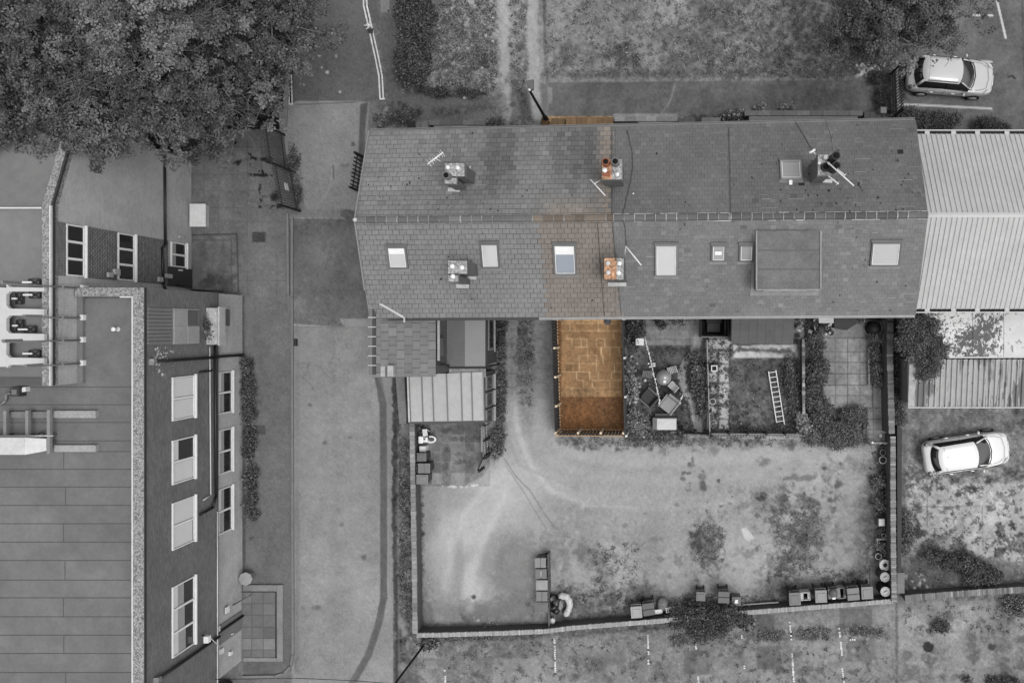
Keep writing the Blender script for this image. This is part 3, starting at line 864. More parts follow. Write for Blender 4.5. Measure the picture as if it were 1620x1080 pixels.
def worn(name, x0, y0, x1, y1, w):
    mb = MB(); L = math.hypot(x1 - x0, y1 - y0); n = max(2, int(L / 3))
    for k in range(n):
        if lr.random() < .2: continue
        t0 = (k + lr.uniform(0, .25)) / n; t1 = (k + lr.uniform(.75, 1.05)) / n
        a = G(x0 + (x1 - x0) * t0, y0 + (y1 - y0) * t0); b = G(x0 + (x1 - x0) * t1, y0 + (y1 - y0) * t1)
        d = (b - a).normalized(); m = Vector((-d.y, d.x, 0))
        ws = [w * lr.uniform(.25, .6) for _ in range(4)]
        mb.face([p + Vector((0, 0, .02)) for p in (a - m * ws[0], b - m * ws[1], b + m * ws[2], a + m * ws[3])])
    struct(mb.build(name, pm))
for q in ((877, 1008, 879, 1064), (1025, 1003, 1026, 1035), (1026, 1042, 1026, 1050), (1249, 982, 1252, 1012), (1252, 1020, 1256, 1078), (1327, 985, 1329, 1008), (1330, 1014, 1332, 1036), (1332, 1056, 1336, 1082), (704, 1058, 705, 1084), (1101, 1016, 1101, 1027), (1104, 1068, 1106, 1084), (1173, 1003, 1174, 1010), (1177, 1045, 1178, 1058)):
    worn('parking_line', *q, .1)
worn('parking_line', 1341, 1012, 1366, 1009, .1)
# ================================================================== TERRACE
ZE, ZR = 5.5, 7.1
_NE = (W(585, 208, ZE), W(1448, 190, ZE)); _RD = (W(563, 348, ZR), W(1468, 340, ZR)); _SE = (W(590, 503.5, ZE), W(1449, 498, ZE))
def _lineY(l, x): a, b = l; return a.y + (b.y - a.y) * (x - a.x) / (b.x - a.x)
YN = lambda x: _lineY(_NE, x)
YR = lambda x: _lineY(_RD, x)
YS = lambda x: _lineY(_SE, x)
def zroof(x, y):
    r = YR(x)
    t = (y - YS(x)) / (r - YS(x)) if y < r else (YN(x) - y) / (YN(x) - r)
    return ZE + (ZR - ZE) * t
def RP(px, py):
    """point of the terrace roof seen at a photo pixel"""
    z = 6.2
    for _ in range(25):
        p = W(px, py, z); z = .5 * z + .5 * zroof(p.x, p.y)
    return W(px, py, z)
def RS(x, t, side):                       # t: 0 eave, 1 ridge
    y = (YS(x) if side < 0 else YN(x)); y = y + (YR(x) - y) * t
    return Vector((x, y, ZE + (ZR - ZE) * t))

slate_m = MV('slate', rough=.75, noise=((2.2, .10), (18, .10)), spec=.3)
under_m = M('roof_underlay', 34, .95, noise=None)
ridge_m = MV('ridge_tile', rough=.8, noise=((20, .15),))
brick_dark = MBRICK('house_brick', 92, 120, 'XZ')
gutter_m = M('grey_gutter', 165, .5, noise=((3, .1),))
white_m = M('white_paint', 222, .5, noise=((5, .06),))
lead_m = M('lead_flashing', 176, .55, noise=((4, .2),))

def px_of(p):
    s = F / (H - p.z); return CX + p.x * s, CY - p.y * s

def slate_field(parent, x0, x1, side, n, w, colfn, seed, stagger=True, lift=.014, gap=.016, drop=.0, cgap=.0, clip0=True, clip1=True, marks=(0, 0)):
    r = random.Random(seed); mb = MB()
    for j in range(n):
        t0 = (j + cgap) / n; t1 = min(1.0, (j + 1) / n)  # course gap bares the dark underlay in place of slate-edge shadow
        off = w / 2 if j % 2 else 0
        x = -20.0 + off + math.floor((x0 + 20.0 - off) / w) * w
        while x < x1:
            a = x; b = x + w; x += w
            if a < x0:
                if not clip0: continue
                a = x0
            if b > x1 and clip1: b = x1
            if b - a < .03 or r.random() < drop: continue
            g = gap * r.uniform(.5, 1.2)
            l = lift * r.uniform(.8, 1.35)
            tj = t0 + (r.uniform(-.05, .06) if cgap > .08 else r.uniform(-.015, .015)) / n; A = RS(a + g / 2, tj, side); B = RS(b - g / 2, tj, side); C = RS(b - g / 2, t1, side); D = RS(a + g / 2, t1, side)
            tn = r.uniform(-.004, .004)
            A.z += l + .004; B.z += l + .004 + tn; C.z += .005; D.z += .005
            mid = (A + B + C + D) / 4
            col = colfn(*px_of(mid), r)
            dk = tuple(q * .8 for q in col)
            A0 = A - Vector((0, 0, l)); B0 = B - Vector((0, 0, l))
            if side < 0: mb._add([A, B, C, D, A0, B0], [(0, 1, 2, 3), (4, 5, 1, 0)], col)
            else: mb._add([A, B, C, D, A0, B0], [(3, 2, 1, 0), (0, 1, 5, 4)], col)
    # chipped corners and pale scratched edges
    n_ch, n_pl = marks
    up = Vector((0, 0, .026))
    for _ in range(n_ch):
        x = r.uniform(x0 + .1, x1 - .1); t = min(.98, r.uniform(.0, 1.0) ** (.45 if side > 0 else 1)); a_, h_ = r.uniform(.015, .05), r.uniform(.04, .11)
        P = [RS(x - a_, t - h_ / 8.6, side), RS(x + a_ * r.uniform(.3, 1), t - h_ / 8.6, side), RS(x + a_, t + h_ / 8.6, side), RS(x - a_ * r.uniform(.2, 1), t + h_ / 8.6, side)]
        P = [p + up for p in P]
        mb.face(P if side < 0 else P[::-1], lin(r.uniform(16, 50)))
    for _ in range(n_pl):
        j = r.randrange(1, n); x = r.uniform(x0 + .2, x1 - .2); l_ = r.uniform(.12, .8); xe = min(x1 - .05, x + l_); t = j / n + .002
        P = [RS(x, t, side), RS(xe, t, side), RS(xe, t + .0042, side), RS(x, t + .0042, side)]
        P = [p + up for p in P]
        mb.face(P if side < 0 else P[::-1], lin(r.uniform(122, 156)))
    return mb.build('roof_slates', slate_m, parent)

def wob(x, y, s, seed=0.0):
    return math.sin(x / s + seed) * math.cos(y / (s * 1.3) + seed * 1.7) + .6 * math.sin(x / (s * .43) + y / (s * .6) + seed * 2.1)

def inpoly(x, y, P):
    ins = False; n = len(P)
    for i in range(n):
        ax, ay = P[i]; bx, by = P[(i + 1) % n]
        if (ay > y) != (by > y) and x < ax + (y - ay) / (by - ay) * (bx - ax): ins = not ins
    return ins

def col_south(px, py, r):  # slate tone starts paler here: the sunnier slope's light is in the colour
    v = 117 + 2.5 * wob(px, py, 55, 1) + r.gauss(0, 2.0)
    if 852 - (py - 348) * -.10 < px and px < 968 + (py - 348) * .1:
        t = 1.0
        v2 = 114 + 2 * wob(px, py, 40, 3) + r.gauss(0, 2.4)
        return lin((v2 + 5, v2 - 2.5, v2 - 8))
    if px > 968 + (py - 348) * .1:
        v = 106 + 2.5 * wob(px, py, 60, 2) + r.gauss(0, 2.4)
        if px > 1090: v += 2
        if r.random() < .08: v += r.uniform(5, 14)
        if r.random() < .006: v -= r.uniform(10, 30)
    for cx, cy, rr, dv in ((735, 460, 26, -8), (640, 440, 20, 3), (725, 480, 30, 5), (1225, 475, 40, 3)):
        d = math.hypot(px - cx, (py - cy) * 1.2)
        if d < rr: v += dv * (1 - d / rr)
    return lin(v)

def col_north(px, py, r):  # slate tone starts darker: this slope's weaker light is in the colour
    if px < 967:
        v = 112 + 3.5 * wob(px, py, 40, 2) + r.gauss(0, 2.6)
        if px < 760 and py < 300: v += 6
        st = 0.0
        for cx, hw, y1, am in ((748, 14, 300, .5), (782, 22, 318, 1.0), (806, 12, 325, .9), (842, 10, 280, .35), (884, 14, 300, .8), (908, 12, 320, .9), (932, 18, 290, 1.0), (700, 10, 320, .4), (722, 8, 330, .5)):
            w_ = max(0, 1 - abs(px - cx - 2 * math.sin(py / 9 + cx)) / hw); e_ = min(1, max(0, (y1 - py) / 40))
            st = max(st, am * min(1, w_ * 1.7) * e_)
        v -= 25 * st * r.uniform(.75, 1.15)
        if r.random() < .06: v += r.uniform(4, 10)
        if r.random() < .03: v -= r.uniform(5, 12)
        if px > 945: return lin((v + 11, v + 3, v - 4)) if px > 952 else lin((v + 5, v + 1, v - 2))
        if px > 845 and py > 308:
            k = min(1, (py - 308) / 22) * min(1, (px - 845) / 30)
            return lin((v + 8 * k, v + 1 * k, v - 5 * k))
        return lin(v)
    v = 97 + 3 * wob(px, py, 50, 4) + r.gauss(0, 2.2)
    if px > 1160: v -= 3
    if r.random() < .04: v += r.uniform(4, 11)
    q = .008 + (.03 if py > 290 and px > 1160 else 0) + (.04 if px > 1420 and py > 290 else 0)
    if r.random() < q: v -= r.uniform(5, 16)
    return lin(v)

bounds = [-12.93, -8.5, -5.5, -2.1, 2.82, 7.16, 11.07]
hl = ['end terrace house with slate roof beside the road and a rear wing',
      'slate roofed terrace house whose rear skylight faces the gravel passage',
      'terrace house with brown tinted rear roof slates above the tan paved plot',
      'terrace house with two rear roof windows above the garden with the round table',
      'terrace house with a big flat topped dormer on its rear roof',
      'end terrace house with a wide rear roof window beside the white ribbed roof']
houses = []
for i in range(6):
    x0, x1 = bounds[i], bounds[i + 1]
    h = thing_w('terrace_house', hl[i], 'house', ((x0 + x1) / 2, (YN(x0) + YS(x0)) / 2, 0), 'houses of the slate roofed terrace')
    houses.append(h)
    wx0 = x0 + (.12 if i == 0 else 0); wx1 = x1 - (.1 if i == 5 else 0)
    m = MB()
    ys = YS(x0) + .28; yn = YN(x0) - .28; yr = YR(x0)
    zt = 5.42; zr_ = ZR - .12
    for a, b in (((wx0, ys), (wx1, ys)), ((wx1, yn), (wx0, yn))):
        m.face([(a[0], a[1], 0), (b[0], b[1], 0), (b[0], b[1], zt), (a[0], a[1], zt)])
    for xx, fl in ((wx0, 1), (wx1, -1)):
        pts = [(xx, yn, 0), (xx, ys, 0), (xx, ys, zt), (xx, yr, zr_), (xx, yn, zt)]
        m.face(pts if fl > 0 else pts[::-1])
    m.build('wall', brick_dark, h)
    # doors and windows in the two long walls
    for yy, sg in ((ys, -1), (yn, 1)):
        wd_ = x1 - x0
        for k, (fx, z0, z1, ww) in enumerate(((.28, .05, 2.05, .85), (.7, .9, 2.1, 1.2), (.3, 3.1, 4.4, 1.0), (.72, 3.1, 4.4, 1.0))):
            xc = x0 + wd_ * fx
            f = MB().box((xc, yy + sg * .02, (z0 + z1) / 2), (ww, .08, z1 - z0)).build('door' if k == 0 else 'window', white_m if k else M('dark_door', 60, .5), h)
            if k: MB().box((xc, yy + sg * .055, (z0 + z1) / 2), (ww - .16, .03, z1 - z0 - .16)).build('pane', GLASS('dark_glass', 40), f)
    m = MB()
    for sd in (-1, 1):
        A, B = RS(x0, 0, sd), RS(x1, 0, sd); C, D = RS(x1, 1, sd), RS(x0, 1, sd)
        P = [A, B, C, D] if sd < 0 else [B, A, D, C]
        m.face([p - Vector((0, 0, .004)) for p in P])
        m.face([p - Vector((0, 0, .1)) for p in P[::-1]])
        m.face([A, A - Vector((0, 0, .1)), D - Vector((0, 0, .1)), D]); m.face([B, C, C - Vector((0, 0, .1)), B - Vector((0, 0, .1))])
    m.build('roof', under_m, h)
    c0 = i in (0, 3); c1 = i in (2, 5)
    xr = x1 if i < 5 else x1 + .03; xl = x0 if i else x0 - .03
    if i < 3: slate_field(h, xl, xr, 1, 19, .31, col_north, 40 + i, lift=.02, gap=.012, cgap=.07, clip0=c0, clip1=c1, marks=((26, 8, 4)[i], 3))
    else: slate_field(h, xl, xr, 1, 22, .25, col_north, 40 + i, lift=.010, gap=.008, drop=.002, cgap=.035, clip0=c0, clip1=c1, marks=((6, 22, 36)[i - 3], (6, 10, 24)[i - 3]))
    if i < 3: slate_field(h, xl, xr, -1, 20, .29, col_south, 60 + i, lift=.016, gap=.016, cgap=.045, clip0=c0, clip1=c1, marks=(4, 1))
    else: slate_field(h, xl, xr, -1, 23, .25, col_south, 60 + i, lift=.010, gap=.006, cgap=.015, clip0=c0, clip1=c1, marks=((3, 6, 10)[i - 3], (46, 34, 40)[i - 3]))
    # ridge tiles
    m = mo = MB(); x = x0; rr = random.Random(i)
    while x < x1 - .02:
        xe = min(x + .44, x1); p0 = Vector((x + .015, YR(x), ZR + .015)); p1 = Vector((xe - .015, YR(xe), ZR + .015))
        c = rr.gauss(96, 6) if i < 4 else rr.gauss(84, 8)
        cc = lin((c + 10, c, c - 9)) if i == 2 else lin(c)
        prof = [(-.15, -.06), (-.11, .035), (0, .075), (.11, .035), (.15, -.06)]
        vs = [p + Vector((0, a, b)) for p in (p0, p1) for a, b in prof]
        m._add(vs, [(k, k + 1, k + 6, k + 5) for k in range(4)], cc)
        v = rr.uniform(112, 160) if i < 3 else rr.uniform(130, 185)
        q = Vector((xe, YR(xe), ZR + .02))
        for a, b in zip(prof, prof[1:]):
            mo.bar(q + Vector((0, a[0] * 1.04, a[1] * 1.04)), q + Vector((0, b[0] * 1.04, b[1] * 1.04)), .035 * rr.uniform(.4, 1.1), .03, col=lin(v))
        x = xe
    if i >= 3:
        for sgn in (-1, 1):
            xx = x0
            while xx < x1:
                x2 = min(x1, xx + rr.uniform(.3, 1.2))
                if rr.random() < .7: mo.bar((xx, YR(xx) + sgn * .165, ZR - .06), (x2, YR(x2) + sgn * .165, ZR - .06), .03, .03, col=lin(rr.uniform(140, 195)))
                xx = x2 + rr.uniform(0, .3)
    m.build('ridge_tiles', ridge_m, h)
    for sd in (-1, 1):
        ye = YS if sd < 0 else YN
        m = MB(); a = Vector((x0, ye(x0) + sd * .06, ZE - .05)); b = Vector((x1, ye(x1) + sd * .06, ZE - .05))
        m.bar(a + Vector((0, -sd * .045, -.02)), b + Vector((0, -sd * .045, -.02)), .02, .09)
        m.bar(a + Vector((0, sd * .045, 0)), b + Vector((0, sd * .045, 0)), .02, .1); m.bar(a + Vector((0, 0, -.05)), b + Vector((0, 0, -.05)), .1, .015)
        m.build('gutter', (M('dark_gutter', 70, .5) if i < 2 else gutter_m) if sd < 0 else M('weathered_gutter', 120, .6), h)
    # straight party line between neighbouring roofs
h_end, h_pass, h_sale, h_table, h_dorm, h_wide = houses
for hh, px0, px1, pyt, pyb in ((h_table, 968, 968, 206, 344), (h_dorm, 1153, 1156, 200, 342)):
    a = RP(px0, pyt + 2); b = RP(px1, pyb - 4)
    MB().bar(a + Vector((0, 0, .025)), b + Vector((0, 0, .025)), .05, .03).build('party_line_flashing', M('dark_lead', 72, .7), hh)
a, b = RP(945, 352), RP(956, 499)
MB().bar(a + Vector((0, 0, .02)), b + Vector((0, 0, .02)), .025, .02).build('roof_joint', M('joint_brown', (70, 60, 54), .8), h_sale)
a, b = RP(968.5, 352), RP(983, 499)
MB().bar(a + Vector((0, 0, .02)), b + Vector((0, 0, .02)), .03, .02).build('roof_joint', M('dark_lead', 72, .7), h_sale)
# verge on the west gable
for a, b in ((RS(-12.96, 0, 1), RS(-12.96, 1, 1)), (RS(-12.96, .3, -1), RS(-12.96, 1, -1))):
    MB().bar(a, b, .05, .14).build('verge', M('verge_mortar', 130, .8), h_end)
MB().lump(RS(-12.93, 1, 1) + Vector((0, 0, .08)), (.09, .09, .06), 3).build('ridge_end', M('pale_mortar', 175, .8), h_end)

# ------------------------------------------------------------------ roof windows
pane_m = M('pale_roof_glass', 182, .12, noise=((.8, .05),), spec=.5)  # glass colour carries a pale blind and the sky's reflection
def skylight(h, x0, y0, x1, y1, frame=80, pane=200, pane_rgb=None, blind=None, name='roof_window', seed=0):
    pc = RP((x0 + x1) / 2, (y0 + y1) / 2)
    s = (H - pc.z) / F
    w = (x1 - x0) * s; 
    sgn = -1 if pc.y < YR(pc.x) else 1
    run = (YR(pc.x) - (YS(pc.x) if sgn < 0 else YN(pc.x)))
    sl = math.atan2(ZR - ZE, abs(run))
    l = (y1 - y0) * s / math.cos(sl)
    R = Matrix.Rotation(sl if sgn < 0 else -sl, 3, 'X')
    n = R @ Vector((0, 0, 1))
    fm = M('roof_window_frame_%d' % frame, frame, .45, noise=((5, .1),))
    t = .075; m = MB(); c = pc + n * .05
    for dx, dy, sx, sy in ((0, l / 2 - t / 2, w, t), (0, -l / 2 + t / 2, w, t), (-w / 2 + t / 2, 0, t, l - 2 * t), (w / 2 - t / 2, 0, t, l - 2 * t)):
        m.box(c + R @ Vector((dx, dy, 0)), (sx, sy, .12), rot=R)
    f = m.build(name, fm, h, bevel=.008)
    m = MB(); m.box(c + R @ Vector((0, l / 2 + .05, .0)), (w + .08, .1, .1), rot=R); m.build('hood', M('roof_window_hood', 92, .5), f)
    MB().box(c + R @ Vector((0, -l / 2 - .06, -.045)), (w + .1, .14, .02), rot=R).build('apron', M('apron_lead', 124, .6), f)
    pm_ = pane_m if pane_rgb is None and pane == 200 else M('roof_glass_%s' % (pane_rgb or pane,), pane_rgb or pane, .12, noise=((.8, .05),), spec=.5)
    MB().box(c + R @ Vector((0, 0, .0)), (w - 2 * t, l - 2 * t, .05), rot=R).build('pane', pm_, f)
    if blind:
        k = blind * (l - 2 * t)
        MB().box(c + R @ Vector((0, l / 2 - t - k / 2, .032)), (w - 2 * t - .02, k, .01), rot=R).build('blind', white_m, f)
    e = MB()
    for dx in (-1, 1): e.box(c + R @ Vector((dx * (w / 2 - t - .012), 0, .035)), (.03, l - 2 * t, .02), rot=R)
    e.box(c + R @ Vector((0, -l / 2 + t + .012, .035)), (w - 2 * t - .06, .03, .02), rot=R)
    e.build('sash', M('pale_sash', 215, .4), f)
    return f
skylight(h_end, 614, 390, 645, 424, 96, 200, blind=.3)
skylight(h_pass, 761, 385, 790, 423, 92, 200)
skylight(h_sale, 876, 387, 912, 434, (100), None, (136, 142, 152), blind=.3)
skylight(h_table, 1036, 387, 1072, 436, 112, 186)
skylight(h_table, 1125, 387, 1148, 413, 92, 146)
skylight(h_dorm, 1169, 387, 1192, 413, 92, 138)
skylight(h_wide, 1377, 383, 1424, 420, 84, 168)
skylight(h_wide, 1234, 254, 1268, 286, 138, 144)
p = RP(1136, 401); MB().box(p + Vector((0, 0, .12)), (.3, .16, .01), rot=Matrix.Rotation(math.atan2(1.6, 4), 3, 'X')).build('sticker', white_m, h_table)

# ------------------------------------------------------------------ chimneys
stone_top = M('chimney_flaunching', 150, .95, noise=((4, .3), (11, .7)), bump=.4)
chim_brick = MBRICK('chimney_brick', 76, 130, 'XZ', .24, .075, .14)
pot_white = M('capped_pot', 235, .6, noise=None)
mouth_black = M('pot_mouth_black', 4, .95, noise=None)
def pot(parent, px, py, z, r, hh, kind, mat=None):
    zt = z + hh; p = W(px, py, zt)
    m = MB()
    if kind == 'cap':
        m.lathe((p.x, p.y, z), [(r * .95, 0), (r * .85, hh * .6), (r, hh * .7), (r * 1.0, hh), (0, hh + .03)], 14)
        return m.build('capped_pot', mat or pot_white, parent)
    m.lathe((p.x, p.y, z), [(r * 1.25, 0), (r * 1.05, hh * .25), (r * .95, hh * .85), (r * 1.15, hh * .9), (r * 1.15, hh), (r * .85, hh), (r * .8, hh * .3), (0, hh * .3)], 16)
    o = m.build('chimney_pot', mat or M('clay_pot', 110, .85), parent)
    MB().lathe((p.x, p.y, z), [(0, hh * .6), (r * .86, hh * .6 + .001), (r * .86, hh - .012), (0, hh - .014)], 12).build('flue', mouth_black, o)  # near-black plug filling the pot just below its rim
    return o
def stack(h, rects, ztop, top=stone_top, body=None):
    """rects: photo rectangles of the stack's top; each becomes a shaft with an oversailing course"""
    m = MB(); mt = MB(); i = 0
    for x0, y0, x1, y1 in rects:
        a, b = W(x0, y1, ztop), W(x1, y0, ztop)
        P = [(a.x, a.y), (b.x, a.y), (b.x, b.y), (a.x, b.y)]
        q = .05
        S = [(a.x + q, a.y + q), (b.x - q, a.y + q), (b.x - q, b.y - q), (a.x + q, b.y - q)]
        m.prism(S, 5.2 + i * .002, ztop - .22)
        m.prism(P, ztop - .218, ztop - .06 - i * .002)
        e = .035
        mt.prism([(a.x + e, a.y + e), (b.x - e, a.y + e), (b.x - e, b.y - e), (a.x + e, b.y - e)], ztop - .058, ztop - .003 * i)
        i += 1
    o = m.build('chimney', body or chim_brick, h, bevel=.006)
    mt.build('flaunching', top, o)
    return o
def flashing(h, px0, py0, px1, py1, w=.16):
    a, b = RP(px0, py0), RP(px1, py1)
    MB().bar(a + Vector((0, 0, .04)), b + Vector((0, 0, .04)), w, .03).build('flashing', lead_m, h)
c = stack(h_end, [(702, 257, 736, 280), (702, 280.3, 723, 292)], 8.25)
for q in ((708, 264.5, 'cap'), (723.5, 265, 'cap')): pot(c, q[0], q[1], 8.25, .085, .12, 'cap')
pot(c, 705.5, 277, 8.25, .13, .35, 'open')
flashing(h_end, 709, 300, 728, 301); flashing(h_end, 744, 263, 744, 284, .06)
flue_two = MV('flaunching_two_tone', rough=.95, noise=((4, .3), (11, .7)))
def two_tone(h, x0, y0, x1, y1, xm, zt, orange, grey):
    c = stack(h, [(x0, y0, x1, y1)], zt, top=stone_top)
    for o in list(c.children): bpy.data.objects.remove(o)
    m = MB(); a, b = W(x0, y1, zt), W(x1, y0, zt); mx = W(xm, y0, zt).x; e = .035
    m.prism([(a.x + e, a.y + e), (mx, a.y + e), (mx, b.y - e), (a.x + e, b.y - e)], zt - .058, zt, col=lin(orange))
    m.prism([(mx, a.y + e), (b.x - e, a.y + e), (b.x - e, b.y - e), (mx, b.y - e)], zt - .058, zt, col=lin(grey))
    m.build('flaunching', flue_two, c)
    return c
c = two_tone(h_sale, 951, 251, 985, 285, 968, 8.3, (172, 134, 108), (150, 150, 150))
terra = M('terracotta_pot', (138, 84, 60), .8)
pot(c, 958, 255.5, 8.3, .13, .38, 'open', terra); pot(c, 973, 255, 8.3, .135, .42, 'open')
pot(c, 956.5, 269, 8.3, .1, .16, 'cap'); pot(c, 976.5, 275.5, 8.3, .085, .1, 'cap')
MB().box(W(959.5, 275, 8.32), (.3, .2, .04)).build('terracotta_slab', terra, c)
flashing(h_sale, 957, 291, 985, 291, .1)
c = stack(h_wide, [(1293, 243, 1316, 279)], 8.3)
dark_pot = M('dark_pot', 48, .7)
pot(c, 1323, 246, 8.3, .15, .75, 'open', dark_pot); pot(c, 1323.5, 262, 8.3, .15, .75, 'open', dark_pot)
pot(c, 1307, 263.5, 8.3, .15, .18, 'open', dark_pot); pot(c, 1307.3, 248.5, 8.3, .1, .14, 'cap'); pot(c, 1296.5, 257.5, 8.3, .07, .1, 'cap')
flashing(h_wide, 1288, 286, 1316, 287, .14)
c = stack(h_pass, [(707.5, 411, 740, 434), (707.5, 434.3, 726, 447)], 8.2)
for q in ((715, 421), (730.5, 423), (716, 437)): pot(c, q[0], q[1], 8.2, .095, .1, 'cap')
flashing(h_pass, 722, 452.5, 742, 453); flashing(h_pass, 740, 439, 754, 439.5)
c = two_tone(h_sale, 954.5, 407, 988, 443.5, 975.5, 8.2, (174, 136, 108), (150, 150, 150))
for q in ((961.5, 416), (980, 416.5), (962, 431), (978.5, 431.5)): pot(c, q[0], q[1], 8.2, .095, .1, 'cap', M('capped_pot_dull', 205, .6) if q[0] < 970 else None)
flashing(h_sale, 962, 450, 991, 450, .16)

# ------------------------------------------------------------------ dormer
a = W(1199, 456, 7.05); b = W(1296, 365, 7.05)
d = MB(); d.prism([(a.x, a.y), (b.x, a.y), (b.x, b.y), (a.x, b.y)], 5.6, 6.98)
dm = d.build('dormer', M('dormer_cladding', 64, .8), h_dorm)
d = MB(); e = .06
d.prism([(a.x - e, a.y - e), (b.x + e, a.y - e), (b.x + e, b.y), (a.x - e, b.y)], 6.982, 7.05)
d.build('flat_roof', M('felt_roof', 104, .95, noise=((1.6, .2), (12, .18), (40, .25))), dm)
d = MB()
for p, q in (((a.x - e, a.y - e), (b.x + e, a.y - e)), ((a.x - e, a.y - e), (a.x - e, b.y)), ((b.x + e, a.y - e), (b.x + e, b.y))):
    d.bar((*p, 7.07), (*q, 7.07), .06, .05)
d.build('edge_trim', M('felt_edge', 138, .8, noise=((4, .2),)), dm)
MB().box(((a.x + b.x) / 2, a.y - .03, 6.2), (1.8, .06, .8)).build('window', white_m, dm)
for xx in (a.x - .12, b.x + .12):
    p, q = Vector((xx, a.y - .1, zroof(xx, a.y - .1) + .03)), Vector((xx, b.y, zroof(xx, b.y) + .03))
    MB().bar(p, q, .12, .02).build('side_flashing', M('dormer_lead', 128, .6, noise=((5, .2),)), dm)
p, q = Vector((a.x - .2, a.y - .16, zroof(a.x, a.y - .16) + .03)), Vector((b.x + .2, a.y - .16, zroof(b.x, a.y - .16) + .03))
MB().bar(p, q, .2, .02).build('apron', M('dormer_lead', 128, .6, noise=((5, .2),)), dm)
for k in (.33, .66): MB().box(((a.x + b.x) / 2, a.y + (b.y - a.y) * k, 7.052), (b.x - a.x, .05, .012)).build('felt_lap', M('felt_lap', 92, .9), dm)

# ------------------------------------------------------------------ aerials
alu = M('aerial_metal', 215, .4, noise=None, metal=.0)
def aerial(label, base, top, boom, els=((.2, .5), (.5, .4), (.8, .35)), r=.022):
    """base: foot (px,py,z); top: mast top (px,py,z); boom: two photo points at the mast-top height"""
    b = W(*base); t = W(*top); z = t.z
    o = thing_w('tv_aerial', label, 'aerial', b, 'television aerials on the chimneys')
    MB().tube(b, t, .018, .018).build('mast', alu, o)
    p, q = W(boom[0][0], boom[0][1], z), W(boom[1][0], boom[1][1], z)
    MB().tube(p, q, r, r).build('boom', alu, o)
    d = (q - p).normalized(); n = Vector((-d.y, d.x, 0)); m = MB()
    for k, l in els:
        c = p + (q - p) * k
        if l > 0: m.tube(c - n * l / 2, c + n * l / 2, .009, .009)
        else: m.tube(c - Vector((0, 0, -l / 2)), c + Vector((0, 0, -l / 2)), .009, .009)
    m.build('elements', alu, o)
    return o
aerial('long aerial with doubled rods above the chimney of the end house', (702, 258, 8.0), (690, 251, 9.2), ((676, 260), (701, 241)), ((.1, .35), (.28, .3), (.4, .2), (.55, .2), (.7, .2), (.85, .3), (.95, .35)), .03)
aerial('thin aerial pointing down the front roof from the chimney with orange pots', (951, 284, 8.0), (941, 290.5, 9.1), ((934, 284), (957.5, 309.5)), ((.1, -.3), (.4, -.3), (.7, -.2)))
aerial('aerial with a mast bent away from the rear chimney with four capped pots', (988, 407, 8.0), (990, 390, 9.1), ((990, 389.5), (1014.5, 419.5)), ((.1, -.3), (.4, -.3), (.7, -.2)), .028)
aerial('long white aerial reaching across the chimney with dark pots', (1312, 262, 8.3), (1309.5, 258, 9.5), ((1309, 256.5), (1351, 294)), ((.05, -.3), (.35, -.25), (.6, -.2)), .028)
aerial('short aerial low beside the chimney with dark pots', (1312, 280, 7.9), (1311.5, 279, 8.9), ((1310, 278), (1327, 291.5)), ((.5, .12), (.9, .2)), .026)
aerial('small white bar aerial at the corner beside the chimney with dark pots', (1293, 246, 8.0), (1286, 240, 8.8), ((1280.5, 242), (1289.5, 236.5)), ((.5, -.2),), .05)
aerial('looped aerial rod over the outer dark pot of the eastern chimney', (1322, 270, 8.2), (1331, 272, 9.2), ((1324.5, 267.5), (1337, 277.5)), ((.02, .12), (.98, .16)), .02)
# thin cables lying over the roof
def cable(label, pts, r=.012, v=60, on_roof=True, z=0):
    P = [(RP(*p) + Vector((0, 0, .05))) if on_roof else W(p[0], p[1], z) for p in pts]
    return tag(MB().path(P, r, 5).build('cable', M('cable_%d' % v, v, .6, noise=None)), label, 'cable')
cable('thin dark cable looping over the front roof east of the orange chimney', [(992, 206), (1000, 240), (1001, 265), (997, 290), (990, 320), (985, 340)], v=58)
cable('thin dark cable from the ridge down to the rear aerial', [(985, 345), (989, 360), (991, 389)], v=64)
cable('thin dark cable from the front eave to the chimney with dark pots', [(1258, 193), (1272, 215), (1284, 238)], v=66)
cable('pale thin cable from the front eave to the dark chimney pots', [(1306, 190), (1315, 215), (1319, 240)], v=135)
tag(MB().box(RP(1250.5, 289) + Vector((0, 0, .06)), (.14, .2, .05)).build('roof_vent', white_m, None), 'small white plastic vent below the front roof window', 'vent')
tag(MB().lump(RP(1002, 306.5) + Vector((0, 0, .03)), (.04, .04, .03), 3).build('moss_ball', white_m, None), 'tiny white ball lying on the front slates', 'litter')

